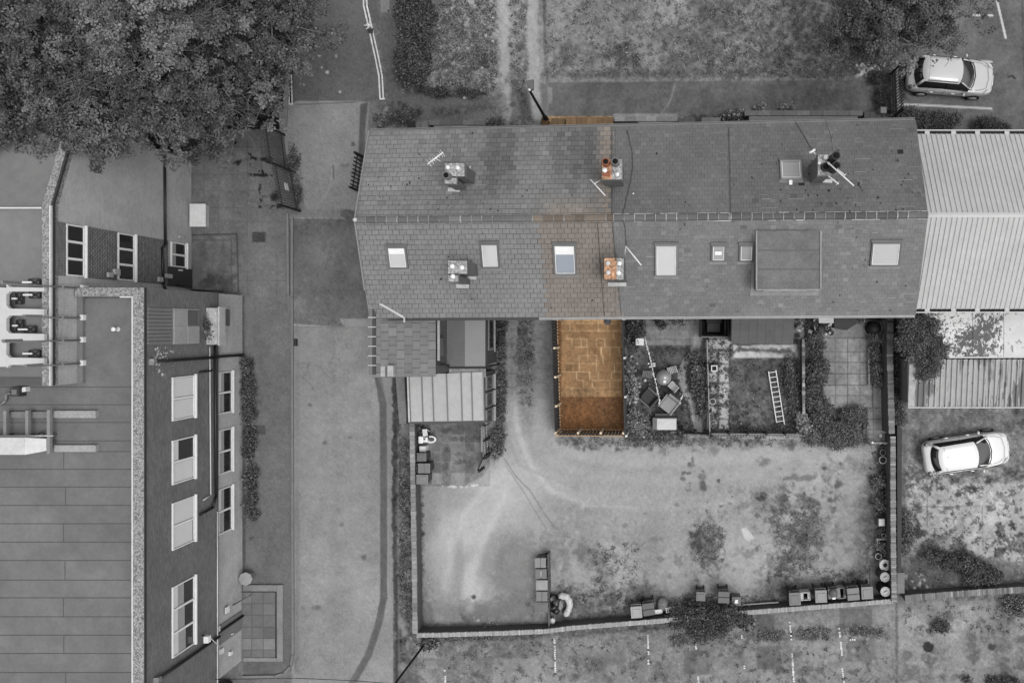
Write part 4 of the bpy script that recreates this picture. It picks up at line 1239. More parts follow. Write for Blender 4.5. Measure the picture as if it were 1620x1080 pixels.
# ================================================================== REAR WING, FLAT EXTENSION, CONSERVATORY
wing = thing_w('rear_wing', 'slate lean-to rear wing of the end terrace house beside the road', 'extension', (-11.5, -.8, 0))
X0, X1, Z0, Z1 = -12.78, -10.25, 5.6, 4.75
YT, YB = 1.2, -2.28
m = MB()
m.prism([(X0 + .02, YB + .08), (X1 - .06, YB + .08), (X1 - .06, .6), (X0 + .02, .6)], 0, [Z0 - .1, Z1 - .1, Z1 - .1, Z0 - .1])
m.build('wall', MBRICK('wing_brick', 78, 100, 'YZ'), wing)
m = MB(); r = random.Random(3); nC = 8; wid = .40
zz = lambda x: Z0 + (Z1 - Z0) * (x - X0) / (X1 - X0)
m.face([(X0, YB, zz(X0)), (X1, YB, zz(X1)), (X1, YT, zz(X1)), (X0, YT, zz(X0))])
m.build('roof', under_m, wing)
m = MB()
for j in range(nC):
    xa = X1 - (X1 - X0) * (j + 1) / nC; xb = X1 - (X1 - X0) * j / nC
    y = YB - (wid / 2 if j % 2 else 0)
    while y < YT:
        a_, b_ = max(y, YB), min(y + wid, YT); y += wid
        if b_ - a_ < .04: continue
        v = r.gauss(108, 4); g = .009
        m._add([(xb, a_ + g, zz(xb) + .022), (xb, b_ - g, zz(xb) + .022), (xa, b_ - g, zz(xa) + .006), (xa, a_ + g, zz(xa) + .006), (xb, a_ + g, zz(xb) + .005), (xb, b_ - g, zz(xb) + .005)], [(0, 1, 2, 3), (4, 5, 1, 0)], lin(v))
m.build('roof_slates', slate_m, wing)
m = mo = MB(); y = YB + .12
while y < 1.0:
    ye = min(y + .42, 1.0)
    m.prism([(X0 - .16, y + .02), (X0 + .02, y + .02), (X0 + .02, ye - .02), (X0 - .16, ye - .02)], Z0 - .08, [Z0 + .05, Z0 + .09, Z0 + .09, Z0 + .05], col=lin(112))
    m.prism([(X0 + .02, y + .02), (X0 + .14, y + .02), (X0 + .14, ye - .02), (X0 + .02, ye - .02)], Z0 - .12, [Z0 + .09, Z0 + .03, Z0 + .03, Z0 + .09], col=lin(62))
    mo.box((X0 - .0, ye, Z0 + .03), (.34, .035, .12), col=lin(190))
    y = ye
m.build('ridge_tiles', ridge_m, wing)
va, vb = W(601, 480, 5.72), W(639, 502, 5.56)
MB().bar(va, vb, .09, .08).build('valley_flashing', lead_m, wing); MB().box(vb + Vector((.02, -.1, 0)), (.06, .25, .06)).build('downspout', lead_m, wing)
for x0, y0, x1, y1, z in ((593, 579, 609, 596, 5.5), (612.5, 578, 622, 595.5, 5.55)):
    a, b = W(x0, y1, z), W(x1, y0, z)
    m = MB(); m.prism([(a.x, a.y), (b.x, a.y), (b.x, b.y), (a.x, b.y)], 4.4, z)
    m.build('coping_stone', M('pale_stone', 160, .9, noise=((5, .2), (25, .2))), wing, bevel=.02)
m = MB(); m.box((X1 - .01, -1.0, 4.0), (.08, 1.0, .75)); f = m.build('window', M('dark_frame', 62, .6), wing)
MB().box((X1 + .035, -1.0, 4.0), (.03, .84, .58)).build('pane', GLASS('grey_glass', 90), f)
MB().bar((X1 + .10, .5, Z1 - .1), (X1 + .10, YB + .7, Z1 - .12), .1, .08).build('gutter', M('pale_gutter', 150, .5), wing)
MB().tube((X1 + .08, YB + .55, Z1 - .1), (X1 + .08, YB + .4, 2.9), .045).build('downpipe', M('black_pipe', 26, .5), wing)

ext = thing_w('flat_roof_extension', 'flat roofed extension with a two tone felt roof behind the end house', 'extension', (-9.4, -.7, 0))
XA, XB_ = X1, -8.52
yb = -1.85
m = MB(); m.prism([(XA + .04, yb), (XB_, yb), (XB_, .66), (XA + .04, .66)], 0, 2.5)
m.build('wall', MBRICK('ext_brick', 66, 90, 'YZ'), ext)
xm = -9.45
m = MB(); m.prism([(XA - .05, yb - .08), (xm, yb - .08), (xm, .66), (XA - .05, .66)], 2.502, [2.78, 2.74, 2.74, 2.78]); m.build('dark_roof_felt', M('felt_dark', 98, .9, noise=((1.2, .1), (14, .1), (60, .1))), ext)
m = MB(); m.prism([(xm + .002, yb - .08), (XB_ + .02, yb - .08), (XB_ + .02, .66), (xm + .002, .66)], 2.502, [2.745, 2.68, 2.68, 2.745]); m.build('pale_roof_felt', M('felt_pale', 134, .9, noise=((1.2, .05), (30, .08))), ext)
m = MB(); m.bar((XA, yb - .14, 2.7), (XB_ + .05, yb - .14, 2.66), .1, .09); m.bar((XB_ + .09, yb - .1, 2.6), (XB_ + .09, .6, 2.6), .07, .07)
m.build('gutter', M('black_pipe', 26, .5), ext)
m = MB(); m.tube((XB_ + .12, yb - .1, 2.6), (XB_ + .16, yb - .1, .05), .045); m.build('downpipe', M('black_pipe', 26, .5), ext)
f = MB().box((XB_ + .02, -.4, 1.5), (.08, 1.6, 1.1)).build('window', M('grey_frame', 120, .5), ext)
MB().box((XB_ + .055, -.4, 1.5), (.03, 1.4, .9)).build('pane', GLASS('dark_glass', 40), f)
MB().bar((XB_ + .1, .3, .9), (XB_ + .1, -1.3, .9), .05, .12).build('sill', M('pale_sill', 150, .7), f)
MB().box((-9.4, yb - .42, 2.45), (1.75, .42, .1)).build('mortared_ledge', M('ledge_mortar', 140, .9, noise=((4, .25), (20, .2))), ext)

con = thing_w('conservatory', 'conservatory with a white panelled roof and dark glazing bars', 'conservatory', (-10.6, -3.6, 0))
zt, zb = 2.6, 2.35
A = W(645, 593, zt); B = W(763, 588, zt); C = W(767, 665, zb); D = W(648, 667, zb)
A.x = D.x = -12.15; C.x = B.x = -8.6
m = MB(); m.face([D, C, B, A]); q = Vector((0, 0, .03)); m.face([A - q, B - q, C - q, D - q]); m.build('roof_panels', M('white_polycarbonate', 164, .4, noise=((.8, .06), (5, .07), (20, .05)), spec=.4), con)
m = MB()
for t in (0, .17, .315, .505, .70, .84, 1):
    p, r2 = A.lerp(B, t), D.lerp(C, t)
    m.bar(p + Vector((0, 0, .03)), r2 + Vector((0, 0, .03)), .045, .05)
m.build('glazing_bars', M('grey_bar', 108, .5, noise=None), con)
MB().bar(D + Vector((-.1, -.06, -.04)), C + Vector((.1, -.06, -.04)), .09, .09).build('gutter', M('dark_gutter', 70, .5), con)
MB().bar(A + Vector((-.05, .1, .05)), D + Vector((-.05, -.0, .05)), .07, .07).build('edge_flashing', M('edge_pale', 178, .6), con)
m = MB(); m.prism([(A.x + .05, D.y + .08), (B.x - .02, D.y + .08), (B.x - .02, B.y - .05), (A.x + .05, B.y - .05)], 0, 2.3)
m.build('wall', MBRICK('con_brick', 72, 96, 'YZ'), con)
for k in range(3):
    y0 = B.y - .25 - k * .82
    f = MB().box((B.x + .0, y0 - .33, 1.35), (.1, .68, 1.5)).build('window', M('grey_frame', 120, .5), con)
    MB().box((B.x + .045, y0 - .33, 1.35), (.03, .56, 1.36)).build('pane', GLASS('slate_glass', 84), f)
    MB().box((B.x + .09, y0 - .33, .58), (.14, .72, .05)).build('sill', M('pale_sill', 150, .7), f)
tag(MB().prism([tuple(G(*p)[:2]) for p in ((631, 594), (645, 594), (648, 668), (637, 668))], -.02, .5).build('stone_plinth', M('lichen_stone', 122, .95, noise=((3, .2), (18, .25)))), 'lichen spotted stone plinth along the west side of the conservatory', 'plinth')

# ================================================================== EAST: white shed, painted garage, rusty garage
shed = thing_w('ribbed_roof_shed', 'long shed with a white ribbed metal roof east of the terrace', 'shed', (15, 5, 0))
zs, zsr = 4.0, 6.1
yN = W(1500, 212, zs).y; yS = W(1500, 488.5, zs).y; yM = W(1500, 340, zsr).y; xs0, xs1 = 11.2, 32.0
sl_ = (yN - W(1450, 214.5, zs).y) / 300
m = MB(); m.prism([(xs0, yS + .3), (xs1, yS + .3), (xs1, yN - .3), (xs0, yN - .3)], 0, 3.9)
for xx in (xs0, xs1): pass
m._add([(xs0, yS + .3, 3.9), (xs0, yN - .3, 3.9), (xs0, yM, zsr - .05), (xs1, yS + .3, 3.9), (xs1, yN - .3, 3.9), (xs1, yM, zsr - .05)], [(0, 2, 1), (3, 4, 5)])
m.build('wall', M('shed_cladding', 120, .8), shed)
wm = M('white_coated_steel', 178, .5, noise=((.5, .06), (3, .06), (14, .05)))
def ribbed(parent, ya, za, yb_, zb_, x0, x1, pitch, mat, name, rib=.036, hgt=.035):
    m = MB(); x = x0
    up = Vector((0, -(zb_ - za), (yb_ - ya))).normalized()
    if up.z < 0: up = -up
    prof = []
    while x < x1:
        prof += [(x, 0), (x + pitch - rib * 1.8, 0), (x + pitch - rib * 1.35, hgt), (x + pitch - rib * .45, hgt)]
        x += pitch
    prof.append((x, 0))
    vs = [Vector((a, ya, za)) + up * b for a, b in prof] + [Vector((a, yb_, zb_)) + up * b for a, b in prof]
    n = len(prof)
    fs = [(i, i + 1, n + i + 1, n + i) for i in range(n - 1)]
    if yb_ < ya: fs = [f[::-1] for f in fs]
    m._add(vs, fs)
    return m.build(name, mat, parent)
ribbed(shed, yS, zs, yM, zsr, xs0, xs1, .225, wm, 'roof_sheet')
ribbed(shed, yN, zs, yM, zsr, xs0, xs1, .225, wm, 'roof_sheet')
m = MB()
for a_, b_ in (((yM - .11, zsr - .012), (yM, zsr + .055)), ((yM, zsr + .055), (yM + .11, zsr - .012))):
    m.face([(xs0, a_[0], a_[1]), (xs1, a_[0], a_[1]), (xs1, b_[0], b_[1]), (xs0, b_[0], b_[1])])
m.build('ridge_cap', M('ridge_cap_white', 190, .45, noise=((3, .03),)), shed)
for yy, sg in ((yS, -1), (yN, 1)):
    m = MB(); m.bar((xs0, yy + sg * .02, zs - .08), (xs1, yy + sg * .02, zs - .08), .2, .02); m.build('gutter_bed', M('gutter_dark', 18, .8, noise=None), shed)
    m = MB(); m.bar((xs0, yy + sg * .16, zs - .02), (xs1, yy + sg * .16, zs - .02), .05, .16); x = xs0 + .9
    gr = random.Random(4)
    while x < xs1:
        m.box((x, yy + sg * .04, zs + .0), (.22, .26, .03)); x += gr.uniform(1.0, 1.9)
    m.build('gutter', wm, shed)

gar = thing_w('flat_roof_garage', 'flat garage roof with flaking white paint and dark moss', 'garage', (15.5, -.4, 0))
zg = 2.5
m = MB(); m.prism([(12.6, -1.4), (26, -1.4), (26, .6), (12.6, .6)], 0, zg - .12); m.build('wall', M('garage_wall', 90, .9), gar)
# moss on white paint: noise-thresholded albedo
def mossy(name, base, moss, thr, scale=3.0, streak=None, detail=6):
    m, n, b = new_mat(name); b.inputs['Roughness'].default_value = .8
    g = n.nodes.new('ShaderNodeNewGeometry'); mp = n.nodes.new('ShaderNodeMapping'); n.links.new(g.outputs['Position'], mp.inputs[0])
    if streak: mp.inputs['Scale'].default_value = streak
    t = n.nodes.new('ShaderNodeTexNoise'); t.inputs['Scale'].default_value = scale; t.inputs['Detail'].default_value = detail; t.inputs['Roughness'].default_value = .68; t.inputs['Distortion'].default_value = .8
    n.links.new(mp.outputs[0], t.inputs['Vector'])
    t2 = n.nodes.new('ShaderNodeTexNoise'); t2.inputs['Scale'].default_value = .55; t2.inputs['Detail'].default_value = 3; n.links.new(g.outputs['Position'], t2.inputs['Vector'])
    ad = n.nodes.new('ShaderNodeMath'); ad.operation = 'MULTIPLY_ADD'; n.links.new(t2.outputs['Fac'], ad.inputs[0]); ad.inputs[1].default_value = .7; n.links.new(t.outputs['Fac'], ad.inputs[2])
    r = n.nodes.new('ShaderNodeValToRGB'); n.links.new(ad.outputs[0], r.inputs['Fac'])
    r.color_ramp.elements[0].position = thr; r.color_ramp.elements[0].color = (*lin(base), 1)
    r.color_ramp.elements[1].position = thr + .05; r.color_ramp.elements[1].color = (*lin(moss), 1)
    f = noise_factor(n, g.outputs['Position'], ((2, .1), (20, .12)))
    n.links.new(mul_col(n, r.outputs[0], f), b.inputs['Base Color'])
    return m
x0 = W(1490, 530, zg).x; xa = W(1539, 530, zg).x; xb = W(1588, 530, zg).x; ya = W(1500, 564.5, zg).y; yb = W(1500, 491, zg).y + .4
for u, v_, mt, nm in ((12.4, xa - .012, mossy('mossy_white', 206, 78, .845, 6, None, 9), 'mossy_roof_panel'), (xa + .012, xb - .012, mossy('mossy_white_b', 206, 84, .86, 6, (1, .7, 1), 9), 'mossy_roof_panel'), (xb + .012, 26, mossy('clean_white', 200, 128, .95, 2.0), 'white_roof_panel')):
    MB().prism([(u, ya), (v_, ya), (v_, yb), (u, yb)], zg - .118, zg).build(nm, mt, gar)
MB().bar((12.4, ya - .03, zg - .03), (26, ya + .02, zg - .03), .06, .1).build('edge_trim', M('edge_white', 210, .6), gar)
vt = MB(); p = W(1497.3, 539.5, zg + .25)
vt.lathe((p.x, p.y, zg), [(.17, 0), (.17, .25), (.135, .25), (.13, .12), (0, .12)], 18)
vt.build('vent_pipe', M('pot_rim', 215, .6, noise=None), gar)

gb = thing_w('rusty_garage', 'garage with a streaked corrugated metal roof north of the white car', 'garage', (15, -3, 0))
zc = 2.35
ya, yb = W(1500, 643, zc).y, W(1500, 568, zc + .25).y; xg0 = W(1436, 600, zc).x
m = MB(); m.prism([(xg0 + .1, ya + .15), (26, ya + .15), (26, yb - .05), (xg0 + .1, yb - .05)], 0, zc - .08); m.build('wall', M('garage_wall_b', 100, .9), gb)
sm = mossy('streaked_steel', 158, 100, .86, 1.8, (3.4, .35, 1), 9)
ribbed(gb, ya, zc, yb, zc + .25, xg0 + .32, 26, .26, sm, 'corrugated_roof', rib=.075, hgt=.075)
m = MB(); m.prism([(xg0, ya), (xg0 + .3, ya), (xg0 + .3, yb), (xg0, yb)], zc - .02, [zc + .05, zc + .05, zc + .3, zc + .3]); m.build('verge_board', M('verge_pale', 160, .8, noise=((3, .2), (15, .15))), gb)
MB().bar((xg0, ya - .04, zc - .0), (26, ya - .04, zc - .0), .06, .1).build('front_trim', M('front_trim', 176, .7), gb)

# ================================================================== OUTHOUSES BEHIND THE EASTERN HOUSES
oh = thing_w('lean_to_outhouse', 'flat grey panelled lean-to roof under the dormer house eaves', 'outhouse', (5, 0, 0))
zo = 2.4; a, b = W(1157, 543.5, zo), W(1255, 498, zo); b.y = .75
m = MB(); m.prism([(a.x + .08, a.y + .08), (b.x - .08, a.y + .08), (b.x - .08, b.y), (a.x + .08, b.y)], 0, zo - .12); m.build('wall', M('outhouse_wall', 120, .9), oh)
m = MB(); nr = 5
for k in range(nr):
    y0 = a.y + (b.y - a.y) * k / nr; y1 = a.y + (b.y - a.y) * (k + 1) / nr; x = a.x; kk = 0
    while x < b.x - .01:
        xe = min(b.x, x + .41); m._add([(x + .004, y0, zo + .07 * k + .015), (xe - .004, y0, zo + .07 * k + .015), (xe - .004, y1 - .004, zo + .07 * k + .07), (x + .004, y1 - .004, zo + .07 * k + .07), (x + .004, y0, zo + .07 * k - .05), (xe - .004, y0, zo + .07 * k - .05)], [(0, 1, 2, 3), (4, 5, 1, 0)], lin(random.gauss(88, 2))); x = xe
m.build('roof_tiles', MV('outhouse_tile', rough=.8, noise=((3, .06), (25, .08))), oh)
p, q = W(1167, 547, .05), W(1188, 541, .05); MB().prism([(p.x, p.y), (q.x, p.y), (q.x, q.y), (p.x, q.y)], 0, .16).build('door_step', M('step_dark', 84, .8), oh)

bs = thing_w('black_store', 'dark open topped timber store beside the lean-to outhouse', 'store', (2.8, 0, 0))
a, b = W(1109, 533, 1.2), W(1152, 500, 1.2)
m = MB()
for p, q in (((a.x, a.y), (b.x, a.y)), ((a.x, a.y), (a.x, b.y)), ((b.x, a.y), (b.x, b.y))):
    m.bar((*p, .6), (*q, .6), .06, 1.2)
m.build('side_boards', M('black_timber', 30, .8), bs)
m = MB(); m.prism([(a.x + .1, a.y + .1), (b.x - .1, a.y + .1), (b.x - .1, b.y), (a.x + .1, b.y)], 0, .05); m.build('base', M('store_floor', 26, .9), bs)
m = MB(); m.prism([(a.x + .35, a.y + .25), (b.x - .35, a.y + .25), (b.x - .35, a.y + .7), (a.x + .35, a.y + .7)], .05, .45); m.build('heap', M('store_heap', 74, .9, noise=((12, .3),)), bs)
m = MB(); m.prism([(a.x + .3, a.y + .72), (b.x - .3, a.y + .72), (b.x - .3, b.y), (a.x + .3, b.y)], .05, .8); m.build('lid', M('store_lid', 44, .8), bs)
MB().bar((a.x, a.y, 1.22), (b.x, a.y, 1.22), .05, .04).build('top_rail', M('store_rail', 120, .7), bs)
# ================================================================== WEST BUILDING
XT, XU, XL = -24.1, -21.2, -21.5
wb = thing_w('flat_roofed_block', 'two and three storey brick block with flat felt roofs west of the road', 'building', (-24, -6, 0))
wall_pale = MBRICK('pale_brick', 172, 152, 'YZ', .225, .075, .12, .06)
wall_dark = MBRICK('dark_brick', 112, 86, 'YZ', .225, .075, .12, .16)
wall_lower = MBRICK('lower_blockwork', 172, 156, 'YZ', .45, .225, .05, .04)
felt = M('flat_felt', 105, .9, noise=((.3, .13), (1.1, .13), (7, .07), (40, .12)))
seam_m = M('felt_seam', 74, .9, noise=None)
def pebble(name, lo, hi):
    m, n, b = new_mat(name); b.inputs['Roughness'].default_value = .95
    g = n.nodes.new('ShaderNodeNewGeometry')
    t = n.nodes.new('ShaderNodeTexVoronoi'); t.inputs['Scale'].default_value = 20
    n.links.new(g.outputs['Position'], t.inputs['Vector'])
    r = n.nodes.new('ShaderNodeMapRange'); n.links.new(t.outputs['Color'], r.inputs['Value'])
    r.inputs['To Min'].default_value = lin1(lo) / K; r.inputs['To Max'].default_value = lin1(hi) / K
    c = n.nodes.new('ShaderNodeCombineColor')
    for k in range(3): n.links.new(r.outputs[0], c.inputs[k])
    n.links.new(c.outputs[0], b.inputs['Base Color'])
    return m
pebble_m = pebble('pebble_dash', 66, 168)
trim_m = M('white_trim', 200, .5, noise=((3, .1),))
# south block
ZT = 8.0; YN_, YS_ = 1.55, -17.3; XW = -42
m = MB(); m.prism([(XW, YS_), (XU - .02, YS_), (XU - .02, YN_), (XW, YN_)], 2.7, 7.6); m.prism([(XU - .2, YS_), (XU - .021, YS_), (XU - .021, YN_), (XU - .2, YN_)], 7.601, 7.9); m.build('upper_wall', wall_dark, wb)
m = MB(); m.prism([(XW, YS_ + .25), (XL, YS_ + .25), (XL, YN_ - .0), (XW, YN_ - .0)], 0, 2.698); m.build('lower_wall', wall_lower, wb)
MB().box((XU - .05, (YN_ + YS_) / 2, 2.72), (.12, YN_ - YS_, .06)).build('floor_band', M('band_dark', 70, .7), wb)
pt = .47
m = MB()
m.prism([(XU - pt, YS_), (XU, YS_), (XU, YN_), (XU - pt, YN_)], 7.902, ZT); m.prism([(XU - pt + .01, YS_), (XU - .21, YS_), (XU - .21, YN_), (XU - pt + .01, YN_)], 7.602, 7.901)
m.prism([(XT + .05, YN_ - .36), (XU - pt - .002, YN_ - .36), (XU - pt - .002, YN_), (XT + .05, YN_)], 7.602, ZT - .002)
pr = m.build('parapet', pebble_m, wb)
m = MB(); m.box((XU - pt - .02, (YS_ + YN_ - .4) / 2, ZT - .02), (.05, YN_ - .4 - YS_, .08)); m.box(((XT + 1.9 + XU - pt) / 2, YN_ - .385, ZT - .02), (XU - pt - XT - 1.9, .05, .08)); m.build('parapet_trim', trim_m, pr)
m = MB(); m.box((XU - .0, (YS_ + YN_) / 2, ZT - .05), (.03, YN_ - YS_, .12)); m.build('parapet_drip', M('drip_dark', 52, .7), pr)
m = MB(); m.prism([(XW, YS_), (XU - pt - .05, YS_), (XU - pt - .05, YN_ - .42), (XW, YN_ - .42)], 7.603, 7.66); fr_ = m.build('flat_roof', felt, wb)
m = MB(); mp = MB(); rr = random.Random(8)
xe = W(208, 800, 7.66).x; xs_ = W(102, 800, 7.66).x
rows = [612, 640, 668, 697, 714, 742, 770, 799, 828, 857, 886, 917, 945, 975, 1004, 1033, 1063, 1092]
for k, y in enumerate(rows):
    yy = W(0, y, 7.66).y
    m.box(((XW + xe) / 2, yy, 7.664), (xe - XW, .025, .012))
    if k + 1 < len(rows) and k > 3:
        y2 = W(0, rows[k + 1], 7.66).y
        if k % 2 == 0: m.box((xs_ + rr.uniform(-.05, .05), (yy + y2) / 2, 7.664), (.02, abs(yy - y2), .011))
m.build('felt_seams', seam_m, fr_)
wp = W(180, 520.5, 7.9); MB().lathe((wp.x, wp.y, 7.66), [(.1, 0), (.06, .1), (.06, .22), (.09, .24), (.09, .3), (0, .32)], 10).build('roof_vent', white_m, wb)
# upper windows
blind_glare_m = M('blind_and_glare', 206, .6, noise=((1.5, .05),)); dkg = GLASS('dark_glass', 40)
def wall_window(X, y0, y1, z0, z1, n, fills, label=None, frame=white_m):
    """window in an east wall: y0 > y1, n lights along y, fills = list per light of (top white, mid grey) fractions"""
    f = MB(); t = .07
    f.box((X + .03, (y0 + y1) / 2, z1 - t / 2), (.06, y0 - y1, t)); f.box((X + .03, (y0 + y1) / 2, z0 + t / 2), (.06, y0 - y1, t))
    w = (y0 - y1)
    for k in range(n + 1):
        tt = .09 if 0 < k < n else .05
        yy = y0 - w * k / n + (-.025 if k == 0 else .025 if k == n else 0)
        f.box((X + .028, yy, (z0 + z1) / 2), (.056, tt, z1 - z0 - 2 * t))
    fo = f.build('window', frame, wb)
    MB().box((X + .06, (y0 + y1) / 2, z0 - .04), (.11, y0 - y1 + .1, .07)).build('sill', white_m, fo)
    g = MB(); bl = MB(); gm_ = MB()
    for k in range(n):
        a = y0 - w * k / n - .06; b_ = y0 - w * (k + 1) / n + .06; zz0, zz1 = z0 + t, z1 - t
        p0, p1 = fills[k % len(fills)]
        g.box((X + .008, (a + b_) / 2, (zz0 + zz1) / 2), (.016, a - b_, zz1 - zz0))
        if p0: bl.box((X + .018, (a + b_) / 2, zz1 - p0 * (zz1 - zz0) / 2), (.01, a - b_ - .01, p0 * (zz1 - zz0)))
        if p1: gm_.box((X + .018, (a + b_) / 2, zz1 - (p0 + p1 / 2) * (zz1 - zz0)), (.01, a - b_ - .01, p1 * (zz1 - zz0) - .01))
    g.build('pane', dkg, fo)
    if bl.v: bl.build('blind', blind_glare_m, fo)
    if gm_.v: gm_.build('grey_blind', M('grey_blind', 150, .7, noise=((3, .1),)), fo)
    return fo
wall_window(XU - .02, -2.235, -4.12, 4.6, 6.2, 2, [(1, 0), (1, 0)])
wall_window(XU - .02, -4.96, -6.87, 4.6, 6.2, 2, [(.25, 0), (.97, 0)])
wall_window(XU - .02, -7.66, -9.7, 4.6, 6.2, 2, [(.98, 0), (.95, 0)])
wall_window(XU - .02, -11.28, -14.34, 4.6, 6.2, 3, [(.22, .3), (.22, .34), (.25, .36)])  # white top bands are a painted reflection; the grey middle is the blind
for y0, y1 in ((-2.26, -4.28), (-5.06, -7.2), (-7.92, -10.1)):
    wall_window(XL, y0, y1, 1.02, 2.4, 2, [(.3, .2), (.2, .3)])
f = MB().box((XL + .02, .4, 1.5), (.06, .8, .5)).build('window', M('vent_grille', 92, .7), wb)
dr = MB().box((XL + .02, -14.95, 1.05), (.06, .95, 2.1)).build('door', M('grey_door', 118, .6), wb)
MB().box((XL + .07, -15.3, 1.05), (.05, .05, .16)).build('handle', white_m, dr)
for y_, z_, s_ in ((-15.75, 2.0, .25), (-16.2, 1.2, .18), (-14.6, 2.35, .3)):
    MB().box((XL + .06, y_, z_), (.12, s_, s_)).build('wall_box', white_m, wb)
# cladding and balcony box at the north end
m = MB(); y = .74
while y > -.8:
    m.box((XU + .0, y - .07, 7.0), (.06, .13, 1.6)); y -= .155
m.build('ribbed_cladding', M('ribbed_panel', 116, .7, noise=((1.5, .08),)), wb)
f = MB().box((XU + .0, -.03, 5.2), (.05, 1.55, 1.9)).build('window', M('pale_frame', 160, .6), wb)
MB().box((XU + .03, .34, 5.65), (.03, .72, .9)).build('pane', M('dull_panel', 150, .4), f)
MB().box((XU + .03, -.4, 5.65), (.03, .72, .9)).build('pane', M('dull_panel', 150, .4), f)
MB().box((XU + .03, .34, 4.7), (.03, .72, .85)).build('pane', GLASS('grey_glass', 90), f)
MB().box((XU + .03, -.4, 4.7), (.03, .72, .85)).build('pane', M('dull_panel', 150, .4), f)
m = MB(); m.box((XU + .22, -.03, 3.45), (.48, 1.7, .35)); bx = m.build('balcony_ledge', M('ledge_lichen', 168, .9, noise=((4, .25), (20, .3))), wb)
MB().box((XU + .5, -.03, 3.3), (.08, 1.8, .5)).build('ledge_front', M('ledge_front', 172, .8), bx)
# pipes on the long wall
bp = M('black_pipe', 26, .5)
def pipe(name, pts, r, mat): return MB().path(pts, r, 8).build(name, mat, wb)
for y_, zt_ in ((-1.49, 7.55), (-14.75, 7.25)):
    d = pipe('downpipe', [(XU + .09, y_, zt_), (XU + .09, y_, 2.75), (XL + .09, y_, 2.6), (XL + .09, y_, .05)], .065, bp)
    MB().box((XU + .1, y_, zt_ + .05), (.22, .26, .26), taper=.7).build('hopper', M('hopper_pale', 130, .6, noise=((8, .4),)), d)
pipe('conduit', [(XU + .06, -1.0, 3.5), (XU + .06, -7.9, 3.42), (XU + .06, -8.0, 4.0)], .03, M('white_conduit', 190, .5))
pipe('drain_pipe', [(XU + .1, -.3, 3.15), (XU + .1, -8.0, 3.05), (XU + .1, -8.5, 3.3), (XU + .1, -8.6, 4.3)], .06, bp)
pipe('drain_pipe', [(XU + .06, -2.1, 3.3), (XU + .06, -2.12, 4.3)], .045, bp)
pipe('conduit', [(XU + .05, -8.8, 2.85), (XU + .05, -17, 2.85)], .03, M('white_conduit', 190, .5))
_r = random.Random(21); m = MB()
for k in range(70):
    y_, z_ = _r.gauss(-1.45, .28), _r.gauss(7.0, .38); s_ = _r.uniform(.02, .07)
    if z_ > 7.5: continue
    m.face([(XU - .014, y_ + s_ * _r.uniform(.5, 1.5), z_), (XU - .014, y_, z_ + s_ * _r.uniform(.5, 1.5)), (XU - .014, y_ - s_ * _r.uniform(.5, 1.5), z_ + .01), (XU - .014, y_ - .01, z_ - s_ * _r.uniform(.5, 1.5))][::-1])
m.build('lichen_stain', M('lichen_white', 200, .95, noise=((8, .2),)), wb)
# floodlight and meter boxes low on the wall
fl = thing_w('floodlight', 'white wall floodlight on an arm at the south end of the brick block', 'floodlight', W(312, 1060, 5))
MB().box((XU + .35, -14.3, 4.2), (.22, .3, .2)).build('lamp_head', white_m, fl); MB().bar((XU, -14.2, 4.0), (XU + .35, -14.25, 4.15), .04).build('bracket', bp, fl)
MB().tube((XU + .3, -14.15, 4.1), (XU + .2, -15.2, 2.9), .018).build('cable', M('white_conduit', 190, .5), fl)
# ---- tower
YTS, YTN, YTB = -2.36, 8.39, 4.72
z0_, z1_ = 9.2, 7.95
m = MB(); m._add([(XW, YTS, 0), (XT, YTS, 0), (XT, YTN, 0), (XW, YTN, 0), (XW, YTS, z0_ - .4), (XT, YTS, z0_ - .4), (XT, YTB, z0_ - .4), (XT, YTN, z1_ - .4), (XW, YTN, z1_ - .4), (XW, YTB, z0_ - .4)],
                 [(0, 1, 5, 4), (1, 2, 7, 6, 5), (2, 3, 8, 7), (4, 5, 6, 9), (9, 6, 7, 8)])
m.build('tower_wall', wall_pale, wb)
pw = .33
m = MB()
m.prism([(XT - pw, YTS), (XT, YTS), (XT, YTB), (XT - pw, YTB)], z0_ - .398, z0_)
m._add([(XT - pw, YTB, z0_ - .4), (XT, YTB, z0_ - .4), (XT, YTN, z1_ - .4), (XT - pw, YTN, z1_ - .4), (XT - pw, YTB, z0_), (XT, YTB, z0_), (XT, YTN, z1_), (XT - pw, YTN, z1_)],
       [(4, 5, 6, 7), (1, 2, 6, 5), (3, 0, 4, 7), (2, 3, 7, 6)])
tp = m.build('parapet', pebble_m, wb)
m = MB(); m.box((XT + .0, (YTS + YTB) / 2, z0_ - .02), (.05, YTB - YTS, .1)); m.bar((XT - pw, YTB - .1, z0_ + .0), (XW, YTB - .1, z0_ + .0), .06, .05); m.build('parapet_trim', trim_m, tp)
m = MB(); m.bar((XT + .03, YTB, z0_ - .08), (XT + .03, YTN, z1_ - .08), .08, .1); m.bar((XT + .04, YTS, z0_ - .12), (XT + .04, YTB, z0_ - .12), .04, .1); m.build('parapet_drip', M('drip_dark', 52, .7), tp)
felt_b = M('tower_felt', 115, .9, noise=((.5, .1), (3, .08), (30, .1)))
m = MB(); m.face([(XW, YTS, z0_ - .3), (XT - pw, YTS, z0_ - .3), (XT - pw, YTB, z0_ - .3), (XW, YTB, z0_ - .3)]); m.face([(XW, YTB, z0_ - .25), (XT - pw, YTB, z0_ - .25), (XT - pw, YTN, z1_ - .3), (XW, YTN, z1_ - .3)])
m.build('tower_roof', felt_b, wb)
m = MB(); m.bar((XW, YTS + .15, z0_ - .25), (XT - pw, YTS + .15, z0_ - .25), .3, .06); m.build('roof_edge', M('edge_felt', 84, .9), wb)
